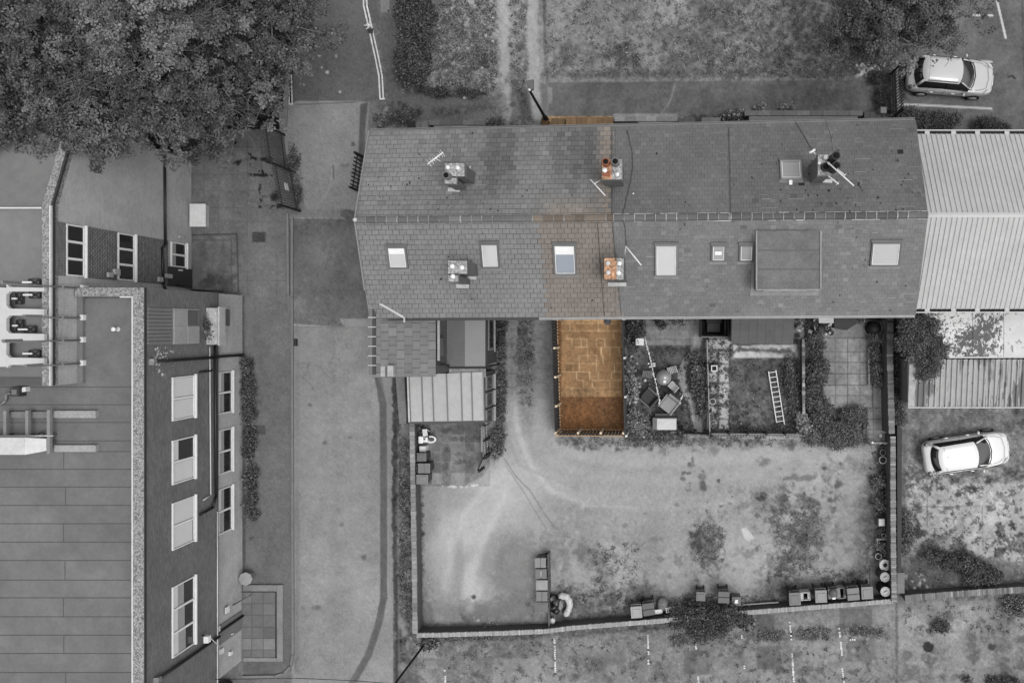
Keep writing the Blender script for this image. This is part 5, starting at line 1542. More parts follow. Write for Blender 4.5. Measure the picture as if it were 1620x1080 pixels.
tile_hung = None
def scallop(name, v):
    return MBRICK(name, v, 38, 'YZ', .17, .10, .12, .2)
for za, zb_ in ((5.5, 7.36), (1.95, 4.28)):
    MB().box((XT + .02, 3.06, (za + zb_) / 2), (.05, 2.12, zb_ - za)).build('tile_hung_panel', scallop('tile_hanging', 124), wb)
MB().box((XT + .02, 3.06, 8.74), (.05, 2.12, .56)).build('tile_hung_panel', wall_dark, wb)
for zz0, zz1 in ((7.42, 8.44), (4.34, 5.45)):
    wall_window(XT, 4.1, 2.02, zz0, zz1, 3, [(0, 0)])
f = wall_window(XT, 4.1, 2.9, .5, 1.7, 2, [(0, .3)])
d = MB().box((XT + .02, 2.4, 1.0), (.06, .95, 2.0)).build('door', M('dark_door', 60, .5), wb)
MB().box((XT + .07, 2.75, 1.0), (.05, .06, .3)).build('handle', white_m, d)
for y_, z_, a_, b_ in ((2.35, 5.6, .25, .35), (2.2, 2.6, .22, .3), (2.4, 2.0, .2, .5), (4.4, 1.0, .12, .3), (2.2, 6.0, .2, .3)):
    MB().box((XT + .09, y_, z_), (.1, a_, b_)).build('wall_box', M('box_pale', 168, .6), wb)
pipe('gutter_pipe', [(XT + .1, 8.37, 2.3), (XT + .1, 3.9, 2.25), (XT + .1, 3.7, 2.5), (XT + .1, 2.0, 2.4), (XT + .1, 1.7, 2.2)], .06, bp)
pipe('downpipe', [(XT + .1, 2.0, 1.4), (XT + .9, 1.75, 1.2), (XT + 2.3, 1.7, 1.2)], .04, bp)
MB().box((XT + .0, YTS + .6, 7.68), (.3, .02, .02)).build('roof_flashing', felt, wb)
m = MB(); m.box((XT + .12, (YTS + 1.2) / 2, 7.74), (.24, 1.2 - YTS, .16)); m.build('upstand', M('upstand_felt', 112, .8), wb)
# rooftop equipment on the tower
fr = thing_w('roof_walkway_frame', 'white comb shaped steel frame on the upper flat roof', 'roof frame', W(20, 515, 9), None)
def pxprism(mb, pts, z0, z1):
    P = [tuple(W(*p, z1)[:2]) for p in pts]; mb.prism(P, z0, z1)
m = MB(); zf = 9.45
pxprism(m, [(-60, 452), (10, 455), (10, 580), (-60, 580)], zf - .15, zf)
for y0, y1 in ((454, 461), (488, 499), (527, 538.5), (565.5, 577)):
    pxprism(m, [(10.2, y0 - 5), (15, y0), (70, y0 + 1), (70, y1), (15, y1), (10.2, y1 + 5)], zf - .15, zf - .002)
m.build('beams', M('white_steel', 188, .5, noise=((3, .05),)), fr)
m = MB()
for y in (457, 493, 533, 571):
    for x in (20, 60): p = W(x, y, 9); m.box((p.x, p.y, 9.1), (.1, .1, .45))
m.build('feet', M('steel_foot', 90, .6), fr)
eqm = M('grey_equipment', 92, .6); k = 0
places = ['nearest the north arm', 'by the spine in the first bay', 'in the first bay beside the dark box', 'by the spine in the second bay', 'in the second bay', 'in the third bay']
for (x, y, a, b, pl) in ((46, 446, 1, .6, 0), (22, 472, .6, 1, 1), (47, 466, 1, .6, 2), (23, 515, .6, 1, 3), (39, 521, 1, .6, 4), (46.5, 559.5, 1, .6, 5)):
    p = W(x, y, 9.3)
    o = thing_w('ballast_tray', 'braced metal tray on the upper roof, ' + places[pl], 'ballast tray', (p.x, p.y, 8.9), 'ballast trays on the upper roof')
    sx, sy = .42 * a, .42 * b
    m = MB(); m.box((p.x, p.y, 8.97), (sx, sy, .08)); m.build('tray', eqm, o)
    m = MB()
    for q0, q1 in (((-1, -1), (1, 1)), ((-1, 1), (1, -1)), ((-1, -1), (1, -1)), ((1, -1), (1, 1)), ((1, 1), (-1, 1)), ((-1, 1), (-1, -1))):
        m.bar((p.x + q0[0] * sx / 2, p.y + q0[1] * sy / 2, 9.05), (p.x + q1[0] * sx / 2, p.y + q1[1] * sy / 2, 9.05), .035, .04)
    m.build('bracing', M('dark_steel', 44, .6), o)
    MB().bar((p.x - sx, p.y, 9.1), (p.x - .05, p.y, 9.1), .07, .05).build('clamp', white_m, o)
for (yb_, xt, yt, lab) in ((457, 2, 452, 'northernmost of the four tall poles fixed to the tower wall'), (503, 38, 503, 'shortest of the four poles on the tower wall, below the first white arm'), (537.5, 5, 543, 'tall pole fixed to the tower wall, third from the north'), (573.5, 40, 586, 'southernmost of the four tall poles fixed to the tower wall')):
    X = XT + .14; d = F * X / (145 - CX); zb_ = H - d; Y = (CY - yb_) * d / F
    zt_ = H - F * X / (xt - CX)
    o = thing_w('antenna_pole', lab, 'pole', (X, Y, zb_), 'poles on the tower wall')
    MB().tube((X, Y, zb_), (X, Y, zt_), .04, .03).build('pole', M('galvanised', 116, .5), o)
    m = MB(); m.box((X - .05, Y, zb_ + .35), (.18, .14, .1)); m.box((X - .05, Y, zb_ + 1.6), (.18, .14, .08)); m.build('bracket', M('bracket_mixed', 150, .5), o)
    m = MB(); m.box((X + .06, Y + .02, zb_ + .5), (.14, .22, .3)); m.build('junction_box', M('pale_box', 214, .5), o)
    p = MB(); p.box((X, Y + .05, zt_ - .4), (.12, .1, .8)); p.build('antenna_panel', M('galvanised', 116, .5), o)
# equipment on the lower roof
pf = thing_w('roof_plant', 'steel beam rack carrying a white cabinet on the lower flat roof', 'roof plant', W(45, 690, 7.66))
for x, y0, y1 in ((9.7, 649, 692), (44.5, 649, 692), (78.5, 648, 717)):
    a, b = W(x, y0, 8.1), W(x, y1, 8.1); MB().bar(a, b, .12, .14).build('beam', M('rack_steel', 128, .6), pf)
    for y in (652, 688): p = W(x, y, 8.0); MB().box((p.x, p.y, 7.84), (.08, .08, .36)).build('leg', M('rack_leg', 84, .6), pf)
a, b = W(2, 689, 8.15), W(84, 689, 8.15); MB().tube(a, b, .025).build('rail', M('white_conduit', 190, .5), pf)
z = 8.6; m = MB(); pxprism(m, [(-60, 692), (39, 692), (39, 719), (-60, 719)], 7.9, z)
A, B, C, D = W(39, 692, z), W(39, 719, z), W(73, 713, 8.2), W(73, 694, 8.2)
for p in (A, B): p.x += .004
m._add([A, B, C, D, A - Vector((0, 0, .5)), B - Vector((0, 0, .5)), C - Vector((0, 0, .25)), D - Vector((0, 0, .25))], [(0, 1, 2, 3), (1, 5, 6, 2), (0, 3, 7, 4), (2, 6, 7, 3), (4, 7, 6, 5)])
m.build('white_cabinet', M('cabinet_white', 188, .45), pf)
p = W(66, 687.5, 7.9); m = MB(); 
for k in range(14):
    t0, t1 = k / 14 * 6.283, (k + 1) / 14 * 6.283
    m.tube((p.x + .12 * math.cos(t0), p.y + .12 * math.sin(t0), 7.9), (p.x + .12 * math.cos(t1), p.y + .12 * math.sin(t1), 7.9), .02)
tag(m.build('cable_coil', M('dark_steel', 44, .6)), 'small dark ring of cable beside the white rooftop cabinet', 'cable')
for x0, y0, x1, y1, lab, v in ((84, 649.5, 151, 661, 'pale concrete strip lying north of the white rooftop cabinet', 150), (85, 704, 151, 714.5, 'pale concrete strip in line with the white rooftop cabinet', 152), (13, 651, 74, 661, 'lichen speckled concrete strip under the steel beam rack', 118)):
    m = MB(); pxprism(m, [(x0, y0), (x1, y0), (x1, y1), (x0, y1)], 7.66, 7.86)
    tag(m.build('ballast_strip', M('ballast_%d' % v, v, .9, noise=((3, .15), (20, .25))), bevel=.01), lab, 'concrete strip', 'concrete strips on the lower roof')
ac = thing_w('condenser_unit', 'small dark cooling unit with pipes at the roof edge below the tower', 'cooling unit', W(23, 620, 7.66))
m = MB(); pxprism(m, [(16, 613), (30, 612), (30, 627), (16, 627)], 7.66, 8.05); m.build('casing', M('unit_dark', 58, .6), ac)
m = MB(); pxprism(m, [(33, 613), (40, 612), (41, 619), (34, 620)], 7.66, 7.9); m.build('isolator', white_m, ac)
m = MB(); pxprism(m, [(18, 616), (26, 616), (26, 624), (18, 624)], 8.06, 8.1); m.build('fan_guard', M('guard', 110, .5), ac)
MB().path([W(17, 622, 7.9), W(10, 622, 7.9), W(9, 634, 7.8), W(2, 639, 7.8), W(-20, 641, 7.8)], .05).build('pipes', M('pipe_grey', 120, .5), ac)
# things at its foot
o = thing_w('wall_cabinet', 'white metal cabinet against the tower wall above the paved court', 'cabinet', (XT + .5, 5.4, 0))
a, b = W(300.5, 358, .35), W(324.5, 323, .35); m = MB(); m.prism([(a.x, a.y), (b.x, a.y), (b.x, b.y), (a.x, b.y)], 0, .3); m.build('body', M('cabinet_side', 170, .6), o, bevel=.01); cab_dz = 0
m = MB(); m.prism([(a.x - .02, a.y - .02), (b.x + .02, a.y - .02), (b.x + .02, b.y + .02), (a.x - .02, b.y + .02)], .302, .35); m.build('lid', M('cabinet_lid', 205, .5), o)
ob = thing_w('octagonal_bin', 'grey octagonal lidded bin at the corner of the walled terrace', 'bin', tuple(G(390, 914)))
p = W(388, 915.5, .5)
m = MB(); m.lathe((p.x, p.y, 0), [(.24, 0), (.29, .06), (.29, .43)], 8, smooth=False); m.build('body', M('bin_grey', 116, .7), ob)
m = MB(); m.lathe((p.x, p.y, 0), [(.34, .432), (.34, .49), (0, .51)], 8, smooth=False); m.build('lid', M('bin_lid_grey', 150, .6), ob)
tr = thing_w('walled_terrace', 'small paved terrace with a low wall beside the western pavement', 'terrace', tuple(G(415, 985)))
slm = MV('terrace_flag', rough=.9, noise=((3, .12), (16, .12)))
m = MB(); rr = random.Random(2)
xs2 = [384, 400, 418, 437]; ys2 = [935, 953, 971, 990, 1008, 1026, 1040]
for i in range(3):
    for j in range(6):
        a, b = G(xs2[i] + .5, ys2[j + 1] - .5), G(xs2[i + 1] - .5, ys2[j] + .5)
        m.prism([(a.x, a.y), (b.x, a.y), (b.x, b.y), (a.x, b.y)], .0, .10, col=lin(rr.gauss(108, 4) + (10 if (i, j) in ((1, 4), (0, 4), (2, 4)) else 0)))
m.build('flagstones', slm, tr)
m = MB(); a, b = G(384.3, 1040), G(437, 935); m.prism([(a.x, a.y), (b.x, a.y), (b.x, b.y), (a.x, b.y)], 0, .094); m.build('bedding', M('bedding', 84, .95), tr)
lwm = M('low_wall_stone', 126, .9, noise=((2, .15), (12, .15)))
m = MB()
for q in ((438, 925, 447, 1046), (384, 925, 437.6, 935), (384, 1040, 437.6, 1046)):
    a, b = W(q[0], q[3], .14), W(q[2], q[1], .14); m.prism([(a.x, a.y), (b.x, a.y), (b.x, b.y), (a.x, b.y)], 0, .14)
m.build('low_wall', lwm, tr, bevel=.015)
o = thing_w('railing', 'short metal handrail by the steps of the walled terrace', 'railing', tuple(G(388, 946)))
m = MB(); m.tube(G(383, 947) + Vector((0, 0, .9)), W(396, 941, .9), .03); m.tube(W(394, 941.5, .9), G(396, 942), .025); m.tube(W(384, 946.5, .9), G(385, 947), .025); m.build('handrail', M('rail_grey', 84, .5), o)
sgn = thing_w('white_sign', 'pale board fixed beside the door of the brick block', 'sign', (XL + .1, -13.9, 1.6)); MB().box((XL + .12, -13.9, 1.6), (.06, .3, .3)).build('board', white_m, sgn)

# ================================================================== WALLS, FENCES, GATES
cop_m = MV('coping_brick', rough=.9, noise=((8, .15), (40, .15)))
def coped_wall(name, label, pts, z, w, v, body_v=78, step=.11, sd=8, cross=True, over=.02):
    """garden wall whose top centreline runs through photo pixels pts at height z, coped with brick on edge"""
    P = [W(*p, z) for p in pts]
    o = thing_w(name, label, 'wall', (P[0].x, P[0].y, 0))
    m = MB(); c = MB(); r = random.Random(len(label))
    for a, b in zip(P, P[1:]):
        d = (b - a); L = d.length; d.normalize(); n = Vector((-d.y, d.x, 0))
        q = n * (w / 2 - over); m.prism([(a - q)[:2], (b - q)[:2], (b + q)[:2], (a + q)[:2]], -.05, z - .1)
        k = 0.0
        while k < L - .01:
            e = min(L, k + step * r.uniform(.85, 1.15)); s = n * (w / 2 + r.uniform(-.012, .012))
            p0, p1 = a + d * (k + .005), a + d * (e - .005)
            c.prism([(p0 - s)[:2], (p1 - s)[:2], (p1 + s)[:2], (p0 + s)[:2]], z - .098, z + r.uniform(-.008, .008), col=lin(r.gauss(v, sd) + (r.choice((-16, 14)) if r.random() < .12 else 0)))
            k = e
    m.build('wall', M('garden_brick_%d' % body_v, body_v, .95, noise=((3, .15), (14, .25)), bump=.3), o)
    c.build('coping', cop_m, o)
    return o
coped_wall('garden_wall', 'low brick wall between the road verge and the gravel yard', [(651.5, 668), (653, 760), (655, 880), (656.5, 1002)], .9, .24, 134, sd=10, step=.22)
coped_wall('garden_wall', 'pale coped wall along the south side of the gravel yard', [(659, 1004.5), (700, 1004), (800, 1001), (860, 998.5), (905, 993), (980, 987), (1045, 982), (1120, 974), (1198, 967.5), (1300, 959.5), (1413, 950.5)], .85, .22, 156, step=.075, sd=7)
coped_wall('garden_wall', 'brick wall on the east side of the gravel yard with pots along its foot', [(1413, 690), (1413, 760), (1413.5, 860), (1415, 952)], 1.1, .26, 126, sd=12)
coped_wall('garden_wall', 'mossy brick wall at the end of the easternmost garden', [(1409, 503), (1408, 560), (1410, 640), (1411, 686)], 1.3, .3, 114, sd=14)
coped_wall('garden_wall', 'weedy brick wall south of the broken concrete yard', [(1432, 946), (1500, 940), (1560, 936), (1640, 931)], .6, .3, 116, sd=16, step=.11)
coped_wall('garden_wall', 'narrow wall between the ladder garden and the overgrown garden', [(1271, 536), (1271.5, 600), (1272, 690)], .7, .14, 112, sd=18, step=.2)
# dark felt ledge behind the east wall
o = thing_w('felt_ledge', 'dark felt covered ledge on the far side of the eastern yard wall', 'ledge', tuple(G(1423, 800)))
A, B, C, D = W(1419.5, 672, .75), W(1427, 677, .75), W(1426, 905, .75), W(1419.5, 905, .75); m = MB(); m.prism([A[:2], B[:2], C[:2], D[:2]], 0, .75); m.build('ledge', M('ledge_felt', 64, .9), o)
A, B, C, D = W(1419.5, 905.5, .5), W(1431, 905.5, .5), W(1431, 938, .5), W(1419.5, 938, .5); m = MB(); m.prism([A[:2], B[:2], C[:2], D[:2]], 0, .5); m.build('end_slab', M('ledge_slab', 116, .9), o)
# low divider beside the row of bins
a, b = W(867, 876, .6), W(868.5, 994, .6)
tag(MB().bar(a - Vector((0, 0, .3)), b - Vector((0, 0, .3)), .07, .6).build('dividing_board', M('divider', 92, .8)), 'low dark board wall behind the row of five bins', 'divider')

def fence(name, label, p, q, h, pitch, slat_w, mat, post_mat, npost, rail_mat=None, horizontal=False, post_h=None, slat_t=.02, side=1, ends=True):
    """fence on the ground from pixel p to pixel q"""
    a, b = G(*p), G(*q); d = b - a; L = d.length; d.normalize(); n = Vector((-d.y, d.x, 0)) * side
    o = thing_w(name, label, 'fence', tuple((a + b) / 2))
    m = MB(); k = pitch / 2; i = 0
    while k < L:
        c = a + d * k + n * (.03 if i % 2 else -.03) * (1 if horizontal else 0)
        m.bar(c + Vector((0, 0, .08)), c + Vector((0, 0, h)), slat_w if abs(d.x) > .7 else slat_t, slat_t if abs(d.x) > .7 else slat_w)
        k += pitch; i += 1
    m.build('pales', mat, o)
    for z in (.35, h - .25): MB().bar(a + Vector((0, 0, z)) + n * .035, b + Vector((0, 0, z)) + n * .035, .04, .07).build('rail', rail_mat or mat, o)
    for k in range(npost):
        c = a + d * (L * k / max(1, npost - 1)) + n * .09
        MB().box(c + Vector((0, 0, (post_h or h) / 2)), (.1, .1, post_h or h)).build('post', post_mat, o)
    return o
wood_tan = M('tan_timber', (188, 150, 108), .8, noise=((6, .15),)); wood_dk = M('dark_timber', (74, 60, 48), .85, noise=((6, .2),)); post_pale = M('pale_post', (214, 196, 172), .75, noise=((6, .1),))
grey_wood = M('grey_timber', 40, .85, noise=((6, .2),))
def base_dots(fo, p, q, off):  # pale blocks dotted along the fence base
    a, b = G(*p) + off, G(*q) + off; d = b - a; L = d.length; d.normalize(); m = MB(); k = .03; r = random.Random(4)
    while k < L - .1:
        l = r.uniform(.07, .12); m.bar(a + d * k + Vector((0, 0, .13)), a + d * (k + l) + Vector((0, 0, .13)), .03, .1); k += .16
    m.build('pale_base_blocks', M('base_block_pale', (214, 184, 150), .8), fo)
fo = fence('slatted_fence', 'slatted fence with pale posts on the passage side of the tan paved plot', (880.5, 505), (885.5, 681), 1.75, .16, .11, grey_wood, post_pale, 5, side=1)
base_dots(fo, (880.5, 505), (885.5, 681), Vector((.05, 0, 0)))
fo = fence('slatted_fence', 'slatted fence across the south end of the tan paved plot', (886, 680), (989, 680.5), 1.75, .16, .11, wood_dk, post_pale, 4, side=1)
base_dots(fo, (886, 680), (989, 680.5), Vector((0, .05, 0))); MB().bar(G(886, 680) + Vector((0, -.05, 1.75)), G(989, 680.5) + Vector((0, -.05, 1.75)), .03, .06).build('capping', M('tan_capping', (176, 140, 102), .8), fo)
fence('slatted_fence', 'dark fence between the tan paved plot and the garden with the round table', (986.5, 505), (990.5, 682), 1.75, .17, .15, M('fence_slate', 66, .8), M('white_post', 205, .6), 4, side=1)
fence('picket_fence', 'thin pale topped fence between the table garden and the ladder garden', (1116.5, 536), (1121, 686), .9, .12, .07, M('fence_pale', 150, .8), grey_wood, 5)
fo = fence('picket_fence', 'low dark board fence at the south end of the table garden', (1080, 682), (1120, 684), .7, .15, .145, grey_wood, grey_wood, 3)
fence('picket_fence', 'low white tipped fence along the south end of the ladder garden', (1122, 685), (1268, 686), .8, .14, .08, M('fence_white', 176, .8), grey_wood, 6)
fence('picket_fence', 'short lattice fence beside the paved yard of the end house', (771, 668), (773, 716), 1.2, .12, .08, M('fence_lattice', 140, .8), grey_wood, 3)
a, b = G(772, 717), G(762, 738)
fo = fence('garden_gate', 'open dark board gate of the small paved yard', (772, 718), (763, 738), 1.1, .12, .115, M('gate_black', 34, .7), grey_wood, 2, rail_mat=M('gate_rail', 150, .7))
fo['category'] = 'gate'
fo = fence('picket_fence', 'white post and rail at the gate of the easternmost garden', (1374, 699), (1408, 699), .8, .25, .06, M('fence_white', 176, .8), M('white_post', 205, .6), 2)
# steel palisade
pal = M('palisade_steel', 92, .6, noise=((4, .15),)); pal2 = M('palisade_dark', 30, .6)
def palisade(label, p, q, h, name='palisade_fence', mat=pal, pitch=.155, cat='fence'):
    a, b = G(*p), G(*q); d = b - a; L = d.length; d.normalize()
    o = thing_w(name, label, cat, tuple((a + b) / 2))
    m = MB(); k = .05
    while k < L:
        c = a + d * k
        m.bar(c + Vector((0, 0, .06)), c + Vector((0, 0, h - .1)), .07 if abs(d.x) > .7 else .015, .015 if abs(d.x) > .7 else .07)
        m.tube(c + Vector((0, 0, h - .1)), c + Vector((0, 0, h)), .035, .005, 4)
        k += pitch
    m.build('pales', mat, o)
    for z in (.4, h - .4): MB().bar(a + Vector((0, 0, z)), b + Vector((0, 0, z)), .05, .05).build('rail', pal2, o)
    for c in (a, b): MB().box(c + Vector((0, 0, h / 2)), (.1, .1, h)).build('post', pal2, o)
    return o
palisade('northern leaf of the open steel gates half under the trees', (450, 214), (457, 270), 2.3, 'palisade_gate', cat='gate', pitch=.13)
g2 = palisade('southern leaf of the open steel gates with a white notice on it', (464, 272), (475, 334), 2.3, 'palisade_gate', cat='gate', pitch=.13)
m = MB(); m.bar(G(466.5, 296) + Vector((.06, 0, 1.1)), G(469, 307) + Vector((.06, 0, 1.1)), .02, .35); m.build('notice', M('notice_white', 200, .6), g2)
palisade('black steel railings beside the west gable of the terrace', (577, 250), (569.5, 303), 1.35, mat=pal2, pitch=.19)
palisade('steel railings at the east end of the tarmac path by the silver car', (1409.5, 118), (1411.5, 188), 2.0, pitch=.15)
tag(MB().bar(G(1417, 100) + Vector((0, 0, .1)), G(1419.5, 188) + Vector((0, 0, .1)), .12, .25).build('kerb_wall', M('edging_pale', 132, .9)), 'pale concrete edging between the railings and the silver car', 'edging')
b_ = W(1398, 174, 1.0); tag(MB().box((b_.x, b_.y, .5), (.3, .3, 1.0)).build('gate_pier', M('pier_pale', 120, .9), bevel=.015), 'square stone pier at the foot of the eastern railings', 'pier')

# front garden walls along the terrace
rr = random.Random(12)
def flat_wall(name, label, x0, y0, x1, y1, z, v, rgb=None, n=6, cat='wall', edge=None):
    a, b = W(x0, y1, z), W(x1, y0, z); o = thing_w(name, label, cat, (a.x, a.y, 0))
    m = MB(); m.prism([(a.x + .01, a.y + .01), (b.x - .01, a.y + .01), (b.x - .01, b.y - .01), (a.x + .01, b.y - .01)], -.05, z - .07); m.build('wall', M('front_wall_%s' % (rgb or v,), rgb or v, .95, noise=((5, .2),)), o)
    m = MB()
    for k in range(n):
        xa = a.x + (b.x - a.x) * k / n + .006; xb = a.x + (b.x - a.x) * (k + 1) / n - .006; f = rr.uniform(.9, 1.1)
        c = lin(tuple(q * f for q in rgb)) if rgb else lin(v * f)
        m.prism([(xa, a.y), (xb, a.y), (xb, b.y), (xa, b.y)], z - .068, z + rr.uniform(-.004, .004), col=c)
    m.build('coping', cop_m, o); return o
flat_wall('front_wall', 'tan coped front wall of the house for sale by the lamp post', 895, 185.5, 970, 203, .8, 0, (124, 101, 76), 9)
flat_wall('front_wall', 'small tan front step beside the lamp post base', 872, 187, 894, 202, .5, 0, (114, 94, 72), 2, cat='step')
flat_wall('front_wall', 'long pale front wall east of the tan wall', 972, 184, 1072, 192, .7, 132, None, 6)
flat_wall('front_wall', 'pale front slab in the corner against the eave near the tan wall', 1010, 193, 1068, 202, .6, 138, None, 3, cat='slab')
flat_wall('front_wall', 'grey front wall by two dark gaps in the middle of the terrace', 1074, 187, 1100, 200, .7, 84, None, 3)
flat_wall('front_wall', 'short stone coped front wall between two dark gate gaps', 1110, 186, 1140, 199, .8, 100, None, 2)
flat_wall('front_wall', 'long weathered outer front wall near the eastern railings', 1178, 175, 1365, 183, .7, 104, None, 9)
flat_wall('front_wall', 'long speckled inner wall close to the eave near the eastern railings', 1185, 184, 1357, 193, .9, 118, None, 3)
flat_wall('front_wall', 'thin pale strip wall touching the eave west of the long speckled wall', 1158, 194, 1300, 198, .9, 120, None, 3)
flat_wall('front_wall', 'dark low wall between the speckled wall and the gate pier', 1367, 177, 1394, 187, .6, 78, None, 3)
flat_wall('front_wall', 'speckled front wall in front of the western houses', 686, 199, 769, 206, .9, 112, None, 3)
flat_wall('front_wall', 'mossy outer front wall of the western houses', 678, 190, 768, 198, .5, 92, None, 5)
flat_wall('front_wall', 'square stone block beside the black box near the west gable', 657, 194, 677, 206, .7, 96, None, 2, cat='block')
b_ = W(650, 199, .8); tag(MB().box((b_.x, b_.y, .4), (.4, .45, .8)).build('black_box', M('black_box', 20, .8), bevel=.02), 'black upright box by the front walls of the western houses', 'box')

# ================================================================== LAMP POST, POLE
lp = thing_w('street_lamp', 'black street lamp leaning out over the pale wheel track north of the terrace', 'street lamp', tuple(G(864.5, 190)))
g0 = G(864.5, 190); m = MB(); m.lathe((g0.x, g0.y, 0), [(.14, 0), (.13, .5), (.09, .6), (.075, .62), (.055, 5.0), (0, 5.02)], 12); m.build('column', M('lamp_black', 22, .5), lp)
t = W(841, 143, 5.3); m = MB(); m.tube((g0.x, g0.y, 5.0), t, .05, .04); m.build('arm', M('lamp_black', 22, .5), lp)
e = W(838, 127, 5.35); d = (e - t).normalized(); n = Vector((-d.y, d.x, 0)); u = Vector((0, 0, .09))
m = MB(); A = [t - n * .1, t + n * .1, e + n * .18, e - n * .18]; m._add([p - u for p in A] + [p + u * (.4 if i > 1 else 1) for i, p in enumerate(A)], [(3, 2, 1, 0), (4, 5, 6, 7), (0, 1, 5, 4), (1, 2, 6, 5), (2, 3, 7, 6), (3, 0, 4, 7)])
hd = m.build('lantern', M('lantern_grey', 84, .5), lp, bevel=.02)
p = W(837.5, 142, 5.42); MB().lathe((p.x, p.y, 5.36), [(.05, 0), (.05, .08), (0, .1)], 10).build('photocell', M('photocell', 225, .4, noise=None), hd)
MB().lump((g0.x - .05, g0.y - .15, .15), (.22, .28, .18), 4).build('base_mound', M('base_soil', (84, 62, 40), .95), lp)
tp_ = thing_w('telegraph_pole', 'thin dark pole rising by the south west corner of the yard wall', 'pole', tuple(G(672, 1018)))
g0 = G(672, 1018); m = MB(); m.tube((g0.x, g0.y, 0), (g0.x, g0.y, 7.5), .06, .04, 10); m.build('pole', M('pole_black', 20, .6), tp_)
MB().box((g0.x, g0.y, 7.3), (.5, .06, .06)).build('crossbar', M('pole_black', 20, .6), tp_)
tag(MB().path([W(340, 1074, 4.0), W(470, 1072, 3.8), W(560, 1076, 3.9), W(680, 1085, 4.2), W(760, 1095, 4.6)], .014, 5).build('overhead_cable', M('cable_30', 30, .6, noise=None)), 'thin dark overhead cable crossing the road at the foot of the photo', 'cable')
o = thing_w('black_barrel', 'glossy black round topped barrel at the corner of the brick block', 'barrel', tuple(G(356, 1092)))
p = G(358, 1086); m = MB(); m.lathe((p.x, p.y, 0), [(.4, 0), (.46, .3), (.46, .7), (.42, .85)], 20); m.build('body', M('black_plastic', 22, .25, noise=None, spec=.6), o)
m = MB(); m.lathe((p.x, p.y, 0), [(.44, .852), (.42, .92), (.3, 1.02), (.14, 1.07), (0, 1.08)], 20); m.build('lid', M('black_plastic', 22, .25, noise=None, spec=.6), o)

# small ground fixtures
def grate(label, x0, y0, x1, y1, v=50):
    o = thing_w('drain_grate', label, 'drain', tuple(G((x0 + x1) / 2, (y0 + y1) / 2)))
    a, b = G(x0, y1), G(x1, y0); m = MB(); k = a.y
    m.bar((a.x, a.y, .02), (a.x, b.y, .02), .03); m.bar((b.x, a.y, .02), (b.x, b.y, .02), .03); m.bar((a.x, a.y, .021), (b.x, a.y, .021), .03); m.bar((a.x, b.y, .021), (b.x, b.y, .021), .03)
    k = a.x + .06
    while k < b.x - .03: m.bar((k, a.y, .019), (k, b.y, .019), .025); k += .07
    m.build('bars', M('grate_iron', 66, .6), o)
    m = MB(); m.face([(a.x, a.y, .012), (b.x, a.y, .012), (b.x, b.y, .012), (a.x, b.y, .012)]); m.build('pit', M('grate_pit', 22, .9), o)
grate('iron drain grate in the road beside the west kerb', 464, 536, 471, 547)
grate('iron drain grate between the double lines north of the terrace', 582, 46, 590, 53)
m = MB(); rr = random.Random(33); c = G(585, 42)
for k in range(9):
    t = rr.uniform(0, 6.3); q = c + Vector((rr.uniform(-.12, .12), rr.uniform(-.12, .12), .03 + k * .004)); m.bar(q, q + Vector((math.cos(t) * .16, math.sin(t) * .16, .02)), .03, .02)
tag(m.build('paper_litter', white_m), 'white scrap of torn paper beside the double lines', 'litter')
# ================================================================== TREES AND SHRUBS
bark = M('bark', 96, .9, noise=((6, .25),)); twig_m = M('twig', 120, .9, noise=((6, .2),))
def unit_sphere(n):
    v = rng.normal(size=(n, 3)); return v / np.linalg.norm(v, axis=1, keepdims=True)

def spray_leaves(name, cen, out, v, sd, mat, parent, n=7, rad=.05, ln=.11, wd=.055):
    """rosettes of pointed leaves: cen (m,3) spray centres, out (m,3) outward directions"""
    m = len(cen); a = out / np.linalg.norm(out, axis=1, keepdims=True)
    ref = rng.normal(size=(m, 3)); t = ref - (ref * a).sum(1, keepdims=True) * a; t /= np.linalg.norm(t, axis=1, keepdims=True); b = np.cross(a, t)
    ang = (np.arange(n) / n * 2 * math.pi)[None, :] + rng.normal(size=(m, n)) * .35
    r0 = rng.uniform(.02, rad, size=(m, n)); L = ln * rng.uniform(.6, 1.3, size=(m, n)); Wd = wd * rng.uniform(.7, 1.3, size=(m, n))
    dirv = t[:, None, :] * np.cos(ang)[..., None] + b[:, None, :] * np.sin(ang)[..., None]
    side = np.cross(a[:, None, :], dirv)
    tilt = rng.normal(size=(m, n)) * .35
    dd = dirv + a[:, None, :] * tilt[..., None]
    base = cen[:, None, :] + dirv * r0[..., None] + a[:, None, :] * (rng.normal(size=(m, n)) * .03)[..., None]
    mid = base + dd * (L * .5)[..., None] + a[:, None, :] * .012; tip = base + dd * L[..., None] - a[:, None, :] * .02
    P = np.stack([base, mid - side * Wd[..., None], tip, mid + side * Wd[..., None]], 2).reshape(-1, 3)
    N = m * n
    me = bpy.data.meshes.new(name); me.vertices.add(4 * N); me.vertices.foreach_set('co', P.astype(np.float32).ravel())
    me.loops.add(4 * N); me.loops.foreach_set('vertex_index', np.arange(4 * N, dtype=np.int32)); me.polygons.add(N)
    me.polygons.foreach_set('loop_start', np.arange(0, 4 * N, 4, dtype=np.int32)); me.update(calc_edges=True)
    at = me.color_attributes.new('Col', 'FLOAT_COLOR', 'CORNER')
    vv = np.repeat(v, n) + rng.normal(size=N) * sd
    l = lin_arr(np.clip(vv, 14, 250)); cc = np.ones((N, 4, 4), np.float32); cc[:, :, :3] = l[:, None, None]
    at.data.foreach_set('color', cc.ravel())
    o = bpy.data.objects.new(name, me); me.materials.append(mat); COL.objects.link(o)
    o.parent = parent; o.matrix_parent_inverse = Matrix.Translation(-parent.location)
    return o

